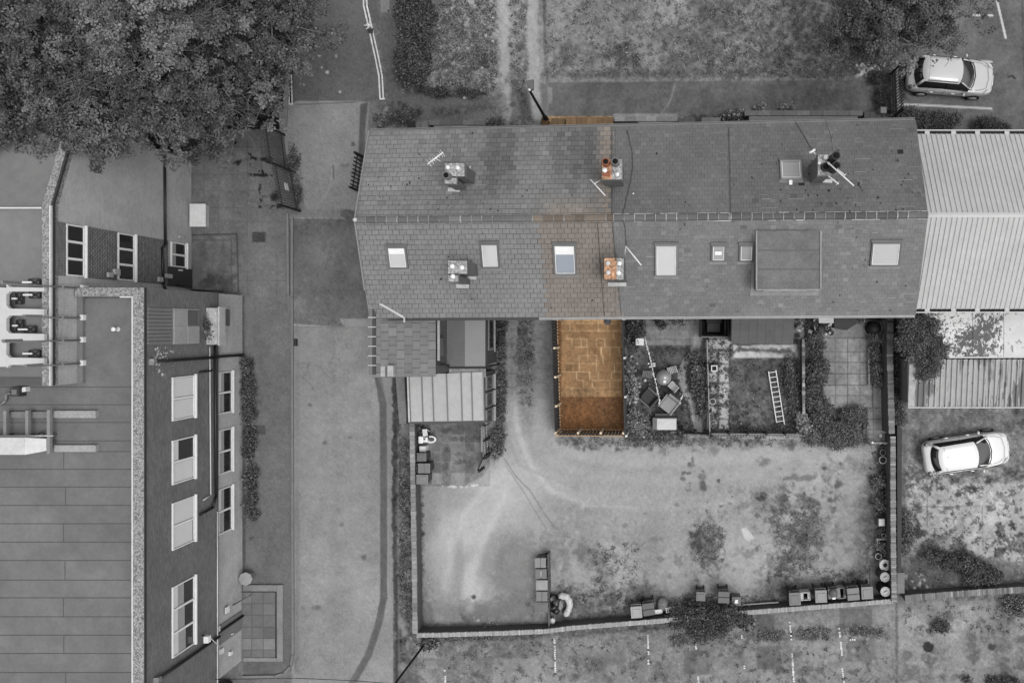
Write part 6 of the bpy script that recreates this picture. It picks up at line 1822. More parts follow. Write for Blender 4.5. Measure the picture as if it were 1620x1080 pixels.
def tree(label, px, py, z, R, hz, v, nclump=90, nspray=26, vs=11, twigs=16, cr=.5, group='trees north of the brick block', name='broadleaf_tree', xmax=-19.9, ymin=8.8, sd=8, xmin=-99, ln=.12):
    c = W(px, py, z); gp = G(px, py)
    tx = min(xmax, max(xmin, .45 * c.x + .55 * gp.x)); ty = max(ymin, .45 * c.y + .55 * gp.y)
    o = thing_w(name, label, 'tree', (tx, ty, 0), group)
    d = unit_sphere(nclump); d[:, 2] = np.where(d[:, 2] < -.15, -d[:, 2], d[:, 2])
    rad = np.where(rng.random((nclump, 1)) < .8, rng.uniform(.55, 1.06, size=(nclump, 1)), rng.uniform(.25, .6, size=(nclump, 1)))
    th = np.arctan2(d[:, 1], d[:, 0])
    lob = 1 + .11 * np.sin(3 * th + rng.uniform(0, 6))[:, None] + .07 * np.sin(7 * th + rng.uniform(0, 6))[:, None]
    cc = d * rad * lob * np.array([R, R, hz]) + np.array(c)
    S = []; O = []; V_ = []
    for k in range(nclump):
        n = int(nspray * rng.uniform(.45, 1.5)); s = cr * rng.uniform(.5, 1.5)
        q = unit_sphere(n); q[:, 2] = np.where(q[:, 2] < -.3, -q[:, 2], q[:, 2])
        S.append(cc[k] + q * rng.uniform(.35, 1, size=(n, 1)) ** .5 * np.array([s, s, s * .45]))
        O.append(q * .7 + d[k] * .35 + np.array([0, 0, .75]) + rng.normal(size=(n, 3)) * .3); V_.append(v + rng.normal() * vs + rng.normal(size=n) * 10)
    spray_leaves('crown', np.concatenate(S), np.concatenate(O), np.concatenate(V_), sd, leaf_mat(), o, ln=ln, wd=ln * .33)
    m = MB(); b0 = Vector((tx, ty, 0)); fork = Vector(((tx * .6 + c.x * .4), (ty * .6 + c.y * .4), max(1.2, z - hz * 1.1)))
    m.tube(b0, fork, .085 * R, .06 * R, 9)
    top = Vector((c.x, c.y, z + hz * .3)); m.tube(fork, top, .055 * R, .02 * R, 7)
    m.build('trunk', bark, o)
    m = MB(); r = random.Random(int(px * 7 + py))
    for k in (kk := r.sample(range(nclump), min(nclump, 30))):
        q = Vector(cc[k]); s = fork.lerp(top, r.random()); mid = s.lerp(q, .55) + Vector((r.uniform(-.2, .2), r.uniform(-.2, .2), .15))
        m.tube(s, mid, .018 * R, .011 * R, 5, cap=False); m.tube(mid, q, .011 * R, .005, 5, cap=False)
    for k in range(twigs):
        q = Vector(cc[r.choice(kk)]); a = r.uniform(0, 6.28); q2 = q + Vector((r.uniform(-.3, .3), r.uniform(-.3, .3), .38)); m.tube(q, q2, .014, .012, 4, cap=False); q = q2
        for s in range(r.randint(2, 5)):
            a += r.uniform(-.7, .7); l = r.uniform(.25, .6); e = q + Vector((math.cos(a) * l, math.sin(a) * l, r.uniform(-.02, .12))); m.tube(q, e, .013, .007, 4, cap=False)
            if r.random() < .6: a2 = a + r.choice((-.8, .8)); m.tube(q, q + Vector((math.cos(a2) * .35, math.sin(a2) * .35, .05)), .008, .005, 4, cap=False)
            q = e
    m.build('limbs', twig_m if twigs > 30 else bark, o)
    return o
TL = [('leafy tree in the far corner over the upper flat roof', 20, 60, 7.2, 2.7, 1.9, 84), ('leafy tree between the corner tree and the palest crown', 130, 70, 7.0, 2.7, 1.9, 84),
      ('tree with the palest largest crown in the grove', 235, 40, 8.2, 2.6, 1.9, 104), ('dusky crown east of the palest tree', 345, 30, 6.6, 2.5, 1.8, 78),
      ('grove tree reaching out over the tarmac by the double lines', 440, 40, 5.8, 2.6, 1.8, 82), ('tree overhanging the sloping roof at the west edge', 30, 188, 7.2, 2.6, 1.9, 86),
      ('tree whose leaves hang over the diagonal parapet', 142, 190, 7.4, 2.45, 1.8, 86), ('tree in the middle of the grove with pale bare twigs', 262, 160, 7.0, 2.6, 1.9, 80),
      ('tree above the open steel gates', 375, 160, 5.8, 2.2, 1.7, 80), ('low tree at the corner of the brick tower', 330, 208, 5.0, 1.55, 1.3, 76), ('thin edge tree between the gates and the kerb', 432, 105, 4.8, 1.5, 1.3, 80)]
for i, (lab, px, py, z, R, hz, v) in enumerate(TL):
    k = R * R / 6.8
    tree(lab, px, py, z, R, hz, v - 8, nclump=int(78 * k), twigs=26 if 'twigs' in lab or i in (8, 2, 3) else 9, vs=13)
tree('spreading tree beyond the field over the silver car', 1422, -6, 6.0, 3.3, 2.2, 74, nclump=130, nspray=40, twigs=46, group='trees by the car park', vs=7, xmax=99, xmin=12.4, ymin=14.5, ln=.11, sd=9)
tree('low tree at the field edge by the railings', 1375, 42, 4.4, 1.9, 1.5, 72, nclump=50, nspray=40, twigs=14, group='trees by the car park', vs=7, xmax=99, ymin=13, ln=.11, sd=9)

def shrub(label, shapes, v, h, leaf=.075, dens=900, vs=9, name='shrub', cat='shrub', group=None, up=.5, stem=True, sd=9, clump=.22, flat=False, z0=0.0):
    """shapes: ellipses (px, py, rx, ry) at height h, in photo pixels"""
    x, y = shapes[0][:2]; g = G(x, y)
    o = thing_w(name, label, cat, (g.x, g.y, 0), group)
    P = []; C = []
    for (px, py, rx, ry) in shapes:
        c = W(px, py, z0 + h * .8); s = (H - h - z0) / F; RX, RY = rx * s, ry * s
        area = math.pi * RX * RY; nc = max(3, int(area / (clump * clump) * 1.5))
        for _ in range(nc):
            d = unit_sphere(1)[0]; d[2] = abs(d[2]); rr_ = rng.uniform(.2, 1) ** .5
            q = np.array([c.x + d[0] * RX * rr_ * .92, c.y + d[1] * RY * rr_ * .92, z0 + max(.06, h * (.35 + .6 * d[2] * rr_) if not flat else h * rng.uniform(.55, .95))])
            n = max(5, int(dens * clump * clump * rng.uniform(.5, 1.3)))
            P.append(q + rng.normal(size=(n, 3)) * np.array([clump, clump, clump * .6]) * .5); C.append(grey_cols(n, v + rng.normal() * vs, sd))
    P = np.concatenate(P); P[:, 2] = np.maximum(P[:, 2], .03)
    leaf_mesh('foliage', P, leaf, np.concatenate(C), leaf_mat(), o, up=up)
    if stem:
        m = MB(); r = random.Random(int(x + y))
        for k in range(6):
            i = r.randrange(len(P)); m.tube(Vector((g.x + r.uniform(-.1, .1), g.y + r.uniform(-.1, .1), z0)), Vector(P[i]), .018, .006, 5, cap=False)
        m.build('stems', bark, o)
    return o
shrub('large clipped oval hedge beside the tarmac footpath', [(655, 20, 34, 40), (655, 75, 35, 48), (652, 108, 30, 34), (655, -40, 33, 40)], 64, 1.3, .07, 1300, 7, 'hedge', 'hedge', sd=20, flat=True)
shrub('broad dark bush between the white ribbed roof and the silver car', [(1450, 192, 32, 26), (1490, 190, 34, 20), (1512, 188, 12, 12), (1440, 205, 20, 14)], 74, 1.1, .06, 1200, 6, sd=8)
shrub('smaller dark lobed bush north of the white ribbed roof', [(1562, 196, 22, 14), (1588, 199, 14, 10)], 66, .9, .055, 1200, 5, sd=7)
shrub('ivy mass spilling over the mossy garage roof', [(1455, 520, 36, 26), (1465, 560, 34, 34), (1440, 540, 24, 34), (1485, 548, 16, 22), (1468, 590, 22, 12), (1430, 505, 12, 16)], 81, 1.75, .06, 1300, 6, 'ivy', 'ivy', sd=12, flat=True, z0=1.3)
shrub('ivy strip along the far side of the mossy garden wall', [(1424, 560, 9, 40), (1422, 620, 10, 40), (1424, 660, 8, 16)], 81, .9, .06, 1100, 6, 'ivy', 'ivy', sd=12)
shrub('big dark bush growing over the pale coped wall', [(1075, 978, 28, 18), (1110, 978, 36, 26), (1150, 978, 34, 24), (1180, 985, 16, 16), (1120, 1000, 40, 14)], 70, 1.2, .065, 1200, 7, sd=14)
shrub('fan of pale grass at the east end of the big dark bush', [(1187, 988, 10, 16)], 122, .9, .09, 400, 8, sd=16, name='grass_tuft', cat='grass tuft')
shrub('spiky tuft at the foot of the thin dark pole', [(681, 1018, 12, 8), (672, 1022, 8, 6)], 81, .4, .1, 500, 10, sd=22, name='grass_tuft', cat='grass tuft')
shrub('bush against the end wall of the broken concrete yard', [(1545, 908, 30, 20), (1570, 912, 22, 14), (1510, 892, 30, 12), (1480, 880, 22, 9), (1530, 890, 30, 12)], 70, .8, .06, 900, 9, sd=15)
shrub('weeds against the east yard wall opposite the barrels', [(1440, 845, 12, 20), (1434, 820, 9, 16), (1432, 870, 8, 14)], 94, .5, .06, 700, 9, sd=16)
shrub('dark weed clump south of the weedy brick wall', [(1488, 992, 12, 10), (1498, 988, 8, 7)], 66, .4, .06, 800, 8, sd=13)
shrub('bleached bramble tangle at the east edge of the south strip', [(1612, 960, 22, 16), (1595, 952, 12, 8)], 87, .5, .06, 800, 12, sd=30)
shrub('dark weeds at the foot of the photo below the bramble', [(1590, 1078, 28, 8), (1530, 1074, 10, 6)], 64, .3, .06, 800, 8, sd=14)
# gardens
shrub('tangled bush along the wall of the overgrown garden', [(1295, 590, 20, 24), (1290, 630, 18, 26), (1298, 660, 18, 16), (1287, 612, 12, 20), (1306, 640, 14, 14)], 83, .9, .07, 900, 9, sd=19)
shrub('shaggy bush filling the south of the overgrown garden', [(1310, 684, 36, 18), (1345, 682, 32, 20), (1285, 690, 18, 14), (1352, 655, 20, 12), (1330, 700, 36, 10)], 92, .8, .06, 1000, 8, sd=17)
shrub('pale feathery bush at the south end of the narrow wall', [(1274, 672, 11, 13), (1270, 662, 9, 10)], 126, 1.1, .08, 800, 9, sd=18)
shrub('bush in the raised bed of the easternmost garden', [(1387, 575, 11, 20), (1392, 600, 11, 14), (1385, 555, 8, 10)], 83, .7, .06, 900, 11, sd=20)
shrub('grey leaved bush by the wall end of the easternmost garden', [(1393, 535, 14, 14), (1398, 515, 8, 12)], 109, .9, .06, 900, 9, sd=18)
shrub('flowering plant on the edge of the overgrown garden patio', [(1288, 540, 16, 8), (1300, 546, 10, 6)], 89, .5, .06, 700, 10, sd=24)
shrub('round bush with pale leaves beside the garden box', [(1010, 672, 17, 17), (1004, 660, 10, 10)], 115, .9, .075, 800, 9, sd=20)
shrub('large leaved plant along the dark fence of the table garden', [(999, 600, 8, 20), (1003, 628, 10, 12), (996, 580, 5, 14)], 118, .9, .12, 380, 14, sd=24)
shrub('dark plants under the eave of the table garden', [(1005, 515, 18, 12), (998, 535, 10, 16), (1048, 512, 8, 7)], 66, .8, .07, 800, 9, sd=20)
shrub('potted plant with pale flowers under the eave', [(1073, 508, 12, 5)], 96, .5, .06, 800, 10, sd=30)
shrub('dark border bush inside the curved path', [(1103, 585, 13, 26), (1108, 620, 10, 26), (1100, 560, 7, 10), (1112, 650, 7, 14)], 81, .7, .07, 900, 9, sd=20)
shrub('weedy edge plants east of the ladder', [(1252, 600, 9, 26), (1256, 640, 8, 26), (1248, 575, 10, 8)], 81, .5, .06, 800, 8, sd=18)
shrub('weeds along the south edge of the ladder lawn', [(1185, 681, 34, 5), (1230, 680, 26, 5)], 64, .35, .06, 800, 8, sd=14)
shrub('small bush at the back of the easternmost patio', [(1362, 505, 10, 8)], 92, .6, .06, 900, 8, sd=16)
shrub('hedge plants along the rear fence of the table garden', [(1040, 692, 50, 6), (1005, 694, 14, 6)], 92, .4, .06, 900, 9, sd=20)
shrub('dark climber at the rear corner of the flat roofed extension', [(792, 516, 9, 13), (789, 545, 6, 10)], 59, .9, .07, 800, 7, sd=14)
shrub('weeds along the glazed side of the conservatory', [(788, 640, 7, 24), (790, 600, 6, 16), (786, 690, 8, 20)], 81, .35, .06, 800, 9, sd=18)
shrub('white flecked plant by the open gate of the paved yard', [(783, 716, 10, 8)], 94, .4, .06, 800, 9, sd=34)
shrub('potted plant in the dark corner of the paved yard', [(668, 684, 8, 7)], 57, .8, .07, 700, 9, sd=20)
shrub('trailing plants on the balcony ledge of the brick block', [(323, 517, 4, 26)], 85, .3, .07, 900, 9, stem=False, sd=26, flat=True, z0=3.6, name='trailing_plant', cat='plant')
shrub('ivy bed along the foot of the brick block', [(389, 580, 6, 22), (392, 615, 9, 24), (394, 655, 9, 24), (395, 700, 8, 28), (396, 745, 8, 28), (397, 790, 8, 26), (398, 815, 9, 12)], 74, .35, .06, 1300, 10, 'ivy', 'ivy', sd=20, flat=True, stem=False)
shrub('weeds around the foot of the steel gates', [(452, 262, 10, 10), (462, 255, 8, 26), (470, 300, 6, 24)], 76, .35, .06, 700, 10, sd=18)
shrub('dark bush on the corner by the hedge end', [(640, 180, 15, 11), (628, 186, 14, 8)], 72, .6, .06, 900, 8, sd=18)
shrub('low dark plants at the foot of the hedge bank', [(690, 144, 26, 6), (735, 146, 28, 5)], 59, .35, .06, 900, 6, sd=12)
shrub('dark bush against the front eave of the western houses', [(785, 196, 16, 10)], 57, .8, .06, 900, 7, sd=18)
shrub('weeds on the west corner beside the road verge', [(600, 190, 12, 12)], 94, .35, .06, 800, 9, sd=18)
shrub('grassy weeds along the front walls near the eastern railings', [(1160, 180, 18, 8), (1200, 172, 14, 5), (1245, 170, 16, 4)], 92, .6, .07, 700, 12, sd=26)
shrub('dark shrub in the shade of the eastern railings', [(1395, 155, 10, 20), (1390, 120, 14, 12)], 53, .6, .06, 800, 7, sd=14)
shrub('bushy plant in the row of pots by the east yard wall', [(1390, 765, 12, 9), (1396, 800, 12, 9), (1397, 866, 8, 6), (1400, 878, 8, 5)], 92, .6, .06, 900, 9, sd=18)
# weeds over rough ground: nobody could count them
def ground_cover(name, label, n, areas, v, size, h, sd=14):
    P = []
    tot = sum(a[4] for a in areas)
    for (x0, y0, x1, y1, wgt) in areas:
        k = int(n * wgt / tot); nt_ = max(1, k // 9)
        cx = rng.uniform(x0, x1, nt_); cy = rng.uniform(y0, y1, nt_)
        idx = rng.integers(0, nt_, k)
        qx = cx[idx] + rng.normal(size=k) * 2.2; qy = cy[idx] + rng.normal(size=k) * 2.2
        P.append(np.stack([(qx - CX) * H / F, (CY - qy) * H / F, rng.uniform(.02, h, k)], 1))
    P = np.concatenate(P)
    o = leaf_mesh(name, P, size, grey_cols(len(P), v, sd), leaf_mat(), None, up=.3, elong=2.2)
    o['kind'] = 'stuff'; o['label'] = label; o['category'] = 'weeds'
    return o
ground_cover('rough_grass', 'rough grass and weeds on the verges and fields', 22000,
    [(690, 0, 785, 150, 3.2), (806, 0, 834, 150, .35), (865, 0, 1150, 120, 2), (1150, 0, 1400, 122, 2), (632, 700, 650, 980, 1.1), (660, 1008, 1060, 1080, .7), (1060, 1000, 1410, 1080, .5), (820, 505, 842, 640, .4), (1060, 1004, 1120, 1018, .5), (1200, 996, 1240, 1012, .35), (1262, 994, 1310, 1010, .45), (1345, 992, 1398, 1004, .4), (700, 1004, 780, 1012, .4), (1430, 950, 1620, 1000, .4)], 104, .045, .06, 24)
ground_cover('yard_weeds', 'low weeds scattered over the gravel yard', 12000,
    [(890, 940, 1250, 965, 2), (1230, 800, 1300, 910, 2), (1375, 700, 1402, 880, 2), (1095, 830, 1145, 890, 1), (930, 860, 1010, 960, 1.2), (1300, 900, 1380, 930, 1), (890, 690, 1260, 705, 1.5), (661, 775, 668, 985, .7), (1440, 880, 1560, 930, 1), (1430, 740, 1620, 880, .8)], 92, .035, .05, 20)
ground_cover('garden_weeds', 'low leafy growth in the rear garden borders', 7000,
    [(1120, 536, 1158, 690, 1.3), (1158, 572, 1262, 690, 1), (992, 545, 1100, 685, 1.4), (1275, 545, 1302, 690, 1.2), (1302, 645, 1372, 700, 1.2), (786, 505, 800, 720, 1.3)], 88, .05, .1, 24)

# ================================================================== BINS, BARRELS, POTS
def make_bin(label, lidv, bodyv, split=True, w=.58, dp=.62, hgt=1.05, loc=(0, 0, 0), rz=0.0, group='wheeled bins', name='wheelie_bin'):
    o = thing(name, label, 'bin', loc, rz, group)
    bm_ = M('bin_body_%d' % bodyv, bodyv, .5, noise=((3, .1),)); lm = M('bin_lid_%d' % lidv, lidv, .42, noise=((4, .08), (20, .06)))
    m = MB(); m.box((0, 0, hgt * .48), (w * .94, dp * .92, hgt * .9), taper=.8); m.build('body', bm_, o, bevel=.02)
    m = MB()
    if split:
        m.box((0, -dp / 4 + .0, hgt - .03), (w, dp / 2 - .012, .07)); m.box((0, dp / 4, hgt - .03), (w, dp / 2 - .012, .07))
    else:
        m.box((0, 0, hgt - .03), (w, dp, .07)); m.box((0, -.02, hgt + .015), (w * .7, dp * .62, .025))
    m.build('lid', lm, o, bevel=.025)
    m = MB(); m.tube((-w * .42, dp / 2 + .07, hgt - .1), (w * .42, dp / 2 + .07, hgt - .1), .022); m.bar((-w * .4, dp / 2 - .02, hgt - .1), (-w * .4, dp / 2 + .07, hgt - .1), .04); m.bar((w * .4, dp / 2 - .02, hgt - .1), (w * .4, dp / 2 + .07, hgt - .1), .04)
    m.build('handle', bm_, o)
    for s in (-1, 1):
        MB().tube((s * w * .36, dp / 2 - .06, .1), (s * w * .46, dp / 2 - .06, .1), .1, .1, 14).build('wheel', M('rubber', 26, .8), o)
    return o
def at_top(px, py, z): p = W(px, py, z); return (p.x, p.y, 0)
E_, S_ = -math.pi / 2, 0.0
row = [(854.5, 890, 'split lidded bin at the north end of the row of five', 124, True), (855.5, 907.5, 'split lidded bin with a bright streak on its lid in the row of five', 104, True),
       (857, 925.3, 'palest bin in the middle of the row of five', 142, False), (857, 943, 'split lidded bin between the palest bin and the southernmost of the row of five', 112, True), (857.5, 960, 'flat lidded bin at the south end of the row of five', 98, False)]
for x, y, lab, v, sp in row:
    make_bin(lab, v, 70, sp, .5, .58, 1.0, at_top(x, y, 1.0), E_, 'row of five bins on the gravel yard')
MB().box(W(855.8, 907, 1.03), (.02, .3, .01)).build('bright_streak', white_m, bpy.data.objects.get('wheelie_bin.001')).matrix_parent_inverse = bpy.data.objects['wheelie_bin.001'].matrix_basis.inverted()
for x, y, lab, v, bv, sp, w_, d_, h_, rz in (
    (1006.8, 968, 'pale lidded bin at the west end of the south wall bins', 146, 110, False, .56, .58, 1.0, .08), (1026, 963.5, 'dark split lidded bin beside the white slatted pallet', 82, 60, True, .6, .64, 1.06, .16),
    (1108.7, 943, 'plain bin half hidden by the big dark bush', 96, 62, False, .46, .46, .95, -.05), (1145, 944.5, 'dark split lidded bin behind the big dark bush', 80, 58, True, .58, .6, 1.06, -.03),
    (1257.6, 947, 'dark bin at the west end of the eastern bin group', 92, 62, False, .58, .64, 1.06, .04), (1299, 943, 'pale framed lid bin beside the white open crate', 122, 84, False, .58, .62, 1.06, .04),
    (1350, 939.5, 'split lidded bin between two single lidded ones near the barrels', 96, 64, True, .62, .64, 1.06, .1), (1372, 937.5, 'bin nearest to the barrels', 108, 66, False, .58, .62, 1.06, .05)):
    make_bin(lab, v, bv, sp, w_, d_, h_, at_top(x, y, h_), rz, 'bins along the south wall')
o = make_bin('domed lid bin with scraps of paper on it', 84, 60, False, .5, .5, .95, at_top(1318, 939, .95), .05, 'bins along the south wall')
MB().lathe((0, .05, .97), [(.22, 0), (.2, .08), (.12, .14), (0, .16)], 16).build('dome', M('bin_lid_84', 84, .42), o)
MB().box((.02, -.2, 1.0), (.16, .1, .012)).build('paper_scrap', white_m, o)
def open_crate(label, px, py, w, d, h, v, rz=0.0, cv=26, cat='crate', name='open_crate'):
    o = thing(name, label, cat, at_top(px, py, h), rz)
    t = .05; m = MB()
    for cx, cy, sx, sy in ((0, d / 2 - t / 2, w, t), (0, -d / 2 + t / 2, w, t), (-w / 2 + t / 2, 0, t, d - 2 * t), (w / 2 - t / 2, 0, t, d - 2 * t)): m.box((cx, cy, h / 2), (sx, sy, h))
    m.box((-w * .3, 0, h - .03), (w * .25, d - 2 * t - .01, .04)); m.box((w * .32, 0, h - .04), (w * .2, d - 2 * t - .01, .04))
    m.build('sides', M('crate_%d' % v, v, .6, noise=((6, .1),)), o, bevel=.01)
    m = MB(); m.box((0, 0, .06), (w - 2 * t - .01, d - 2 * t - .01, .06)); m.build('base', M('crate_in_%d' % cv, cv, .8), o); return o
open_crate('white open crate between two bins on the south wall', 1274, 943, .52, .42, .5, 186, .05)
open_crate('dark hollow crate with a pale rim beside the domed bin', 1331.8, 938, .4, .56, .5, 142, .08, 16)
o = thing('small_box', 'small grey box with a white paper on top next to the hidden bins', 'box', at_top(1165, 951, .6), 0)
m = MB(); m.box((0, 0, .3), (.46, .44, .6)); m.build('body', M('crate_100', 100, .6), o, bevel=.01); MB().box((.0, 0, .605), (.16, .18, .01)).build('paper', white_m, o)
# left yard
for x, y, lab, v, sp, w_, d_ in ((667, 723, 'narrow bin next to the white box in the paved yard', 96, False, .42, .46), (670.5, 740.5, 'split lidded bin in the middle of the paved yard bins', 110, True, .5, .62), (667.8, 758, 'plain flat bin at the south end of the paved yard', 116, False, .48, .58)):
    make_bin(lab, v, 64, sp, w_, d_, 1.0, at_top(x, y, 1.0), E_ + math.pi if False else math.pi / 2, 'bins in the small paved yard')
o = thing('white_box', 'small white box between the toilet seat and the yard bins', 'box', at_top(668.2, 710, .5)); m = MB(); m.box((0, 0, .25), (.32, .28, .5)); m.build('body', M('white_box', 215, .5), o, bevel=.015); m = MB(); m.box((0, 0, .506), (.24, .2, .012)); m.build('lid', white_m, o)
o = thing('toilet_pan', 'white toilet pan with its seat standing in the paved yard', 'toilet', at_top(676, 695, .45))
m = MB(); m.box((-.30, 0, .42), (.22, .36, .34)); m.box((-.12, 0, .3), (.2, .28, .28)); m.build('cistern', M('ceramic', 225, .2, noise=None, spec=.5), o, bevel=.03)
m = MB(); n = 26; prof = []
for i in range(n):
    t = 2 * math.pi * i / n; prof.append((math.cos(t), math.sin(t)))
vs = []
for rx, ry, z in ((.19, .13, .0), (.27, .19, .38), (.27, .19, .42), (.19, .115, .42), (.16, .09, .3)):
    vs += [(.16 + rx * a, ry * b, z) for a, b in prof]
m._add(vs, [(k * n + i, k * n + (i + 1) % n, (k + 1) * n + (i + 1) % n, (k + 1) * n + i) for k in range(4) for i in range(n)], None, True)
m.build('bowl', M('ceramic', 225, .2, noise=None, spec=.5), o)
m = MB(); m._add([(.16 + .165 * a, .095 * b, .31) for a, b in prof], [tuple(range(n))]); m.build('inside', M('bowl_dark', 74, .6), o)
o = thing('folded_chair', 'white folded chair back leaning over the potted plant', 'chair', at_top(672, 684.5, .8), .1)
m = MB()
for k in range(4): m.box((-.09 + k * .06, 0, .75), (.045, .34, .02))
m.bar((-.12, .16, .74), (.12, .16, .74), .03); m.build('back_slats', white_m, o)
m = MB()
for s in (-1, 1): m.tube((s * .1, .15, .73), (s * .1, -.1, 0), .015)
m.build('frame', white_m, o)
o = thing('yard_bench', 'pale bench board by the lattice fence of the paved yard', 'bench', at_top(763, 695, .4)); m = MB(); m.box((0, 0, .38), (.14, 1.25, .05)); m.build('seat', M('bench_pale', 170, .8), o)
m = MB(); m.box((0, .5, .175), (.1, .06, .35)); m.box((0, -.5, .175), (.1, .06, .35)); m.build('legs', grey_wood, o)
o = thing('dark_planter', 'black square planter at the gate end of the lattice fence', 'planter', at_top(768, 711, .4)); m = MB(); m.box((0, 0, .2), (.22, .2, .4)); m.build('box', M('black_box', 20, .8), o); MB().box((0, 0, .405), (.16, .14, .01)).build('soil', M('soil', 40, .95), o)

# barrels
def barrel(label, px, py, r, h, lidv, bodyv):
    o = thing('barrel', label, 'barrel', at_top(px, py, h), 0, 'barrels in the corner of the yard')
    MB().lathe((0, 0, 0), [(r * .9, 0), (r * 1.06, h * .3), (r * 1.06, h * .7), (r * .98, h * .93), (r * .98, h * .95)], 22).build('body', M('barrel_%d' % bodyv, bodyv, .6, noise=((4, .2),)), o)
    m = MB(); m.lathe((0, 0, 0), [(r * .96, h * .951), (r * .96, h), (r * .84, h), (r * .84, h - .02), (0, h - .018)], 22); l = m.build('lid', M('barrel_lid_%d' % lidv, lidv, .55, noise=((6, .08),)), o)
    MB().bar((-r * .3, -.03, h), (r * .35, .06, h), .03, .03).build('handle', M('barrel_handle', 74, .6), l)
    return o
barrel('larger pale lidded dark barrel below the white urn', 1400, 912.5, .25, .95, 160, 62)
barrel('pale lidded barrel in the very corner of the yard walls', 1400.6, 935.5, .25, .95, 176, 34)
o = thing('white_urn', 'white oval planter with a dark hollow above the barrels', 'planter', at_top(1400.5, 893.8, .6), 0)
m = MB(); m.lathe((0, 0, 0), [(.16, 0), (.24, .3), (.29, .58), (.27, .6), (.12, .5), (.0, .48)], 22); m.build('bowl', M('urn_white', 196, .6), o); MB().lathe((.03, -.03, 0), [(.0, .505), (.11, .507), (.11, .5)][::-1], 14).build('soil', M('soil_dark', 46, .95), o)
a, b = G(1376, 942), G(1392, 895); tag(MB().prism([(a.x, a.y), (b.x, a.y), (b.x, b.y), (a.x, b.y)], 0, .06).build('paving_slab', M('slab_grey', 104, .9)), 'grey slab under the dark barrels', 'slab')

def pot_plant(label, px, py, r, h=.3, rim=150, soil=42, group='pots along the east yard wall', name='plant_pot'):
    o = thing(name, label, 'plant pot', at_top(px, py, h), 0, group)
    MB().lathe((0, 0, 0), [(r * .7, 0), (r * .95, h * .8), (r, h), (r * .82, h), (r * .78, h - .05), (0, h - .05)], 18).build('pot', M('pot_%d' % rim, rim, .7, noise=((8, .15),)), o)
    MB().lathe((0, 0, 0), [(r * .76, h - .052), (r * .76, h - .035), (0, h - .03)], 14).build('soil', M('soil_%d' % soil, soil, .95, noise=((20, .3),)), o)
    return o
for q in (('smallest ring pot under the white post and rail', 1398, 708.7, .105, .25, 128), ('second pot in the stack of three below the white rail', 1397, 715.8, .155, .3, 134), ('large pale rimmed pot lowest of the three below the white rail', 1397, 727.5, .2, .32, 176),
          ('pot with sprouting stalks above the bushy pot plant', 1399, 750.5, .16, .3, 92), ('dark pot between the two bushy pot plants', 1399, 780, .13, .3, 96), ('black pot left of the white box by the wall', 1391, 811, .11, .3, 40),
          ('pot just below the white box by the wall', 1397, 837, .11, .26, 110), ('dim pot west of the twin pots', 1391, 841, .11, .26, 98), ('pale rimmed pot lower of the twin pots', 1398.5, 847, .125, .28, 156), ('wide pale ring pot above the white urn', 1390, 880, .17, .3, 168)):
    pot_plant(*q)
o = thing('white_box', 'white topped box among the pots by the east yard wall', 'box', at_top(1395, 826, .4)); m = MB(); m.box((0, 0, .19), (.36, .4, .38)); m.build('body', M('crate_100', 100, .6), o); m = MB(); m.box((.0, 0, .395), (.28, .34, .03)); m.build('lid', M('lid_pale', 200, .5), o)
o = thing('wooden_frame', 'pale square timber frame of soil by the east yard wall', 'planter', at_top(1396, 861, .3)); m = MB()
for cx, cy, sx, sy in ((0, .26, .56, .06), (-.25, 0, .06, .46), (.25, 0, .06, .46), (0, -.26, .56, .05)): m.box((cx, cy, .15), (sx, sy, .3))
m.build('boards', M('frame_board', 150, .8), o); m = MB(); m.box((0, 0, .1), (.43, .45, .2)); m.build('soil', M('soil_46', 46, .95), o)
pot_plant('round pale rimmed pot in the paved bed of the ladder garden', 1127.5, 635, .165, .3, 196, 70, 'pots in the rear gardens')
o = thing('square_pot', 'square pale rimmed planter in the ladder garden', 'planter', at_top(1130, 582.5, .35)); m = MB()
for cx, cy, sx, sy in ((0, .13, .32, .05), (0, -.13, .32, .05), (-.135, 0, .05, .21), (.135, 0, .05, .21)): m.box((cx, cy, .18), (sx, sy, .36))
m.build('box', M('pot_rim', 150, .6, noise=None), o); m = MB(); m.box((0, 0, .12), (.21, .2, .24)); m.build('soil', M('soil', 40, .95), o)
for k, (y, v, lab) in enumerate(((638, 132, 'northernmost of the three round stepping discs by the ladder'), (645.5, 150, 'middle and palest of the three round discs by the ladder'), (651.5, 98, 'darkest of the three round discs by the ladder'))):
    p = G(1241.5 + k * .7, y); o = MB().lathe((p.x, p.y, 0), [(.1, 0), (.1, .05), (.09, .06), (0, .06)], 14).build('stepping_disc', M('disc_%d' % v, v, .9)); tag(o, lab, 'disc', 'round discs by the ladder')
pot_plant('round black pot in the south corner of the table garden', 1076.5, 675.5, .19, .35, 66, 22, 'pots in the rear gardens')
pot_plant('white rimmed pot under the eave of the table garden', 1071, 503.6, .1, .3, 190, 40, 'pots in the rear gardens')
pot_plant('low dark pot under the eave beside the plants', 1039, 508, .14, .3, 60, 30, 'pots in the rear gardens')

# ladder
a, b = G(1221, 586), G(1234.5, 671); d = (b - a).normalized(); n = Vector((-d.y, d.x, 0)); L = (b - a).length
o = thing_w('ladder', 'white ladder lying on the dark lawn', 'ladder', tuple(a))
lm_ = M('ladder_white', 206, .5); 
for s in (-1, 1): MB().bar(a + n * s * .19 + Vector((0, 0, .12)), b + n * s * .19 + Vector((0, 0, .12)), .05, .07).build('rail', lm_, o)
for k in range(11): c = a + d * (L * (k + .3) / 11) + Vector((0, 0, .12)); MB().bar(c - n * .165, c + n * .165, .04, .04).build('rung', lm_, o)

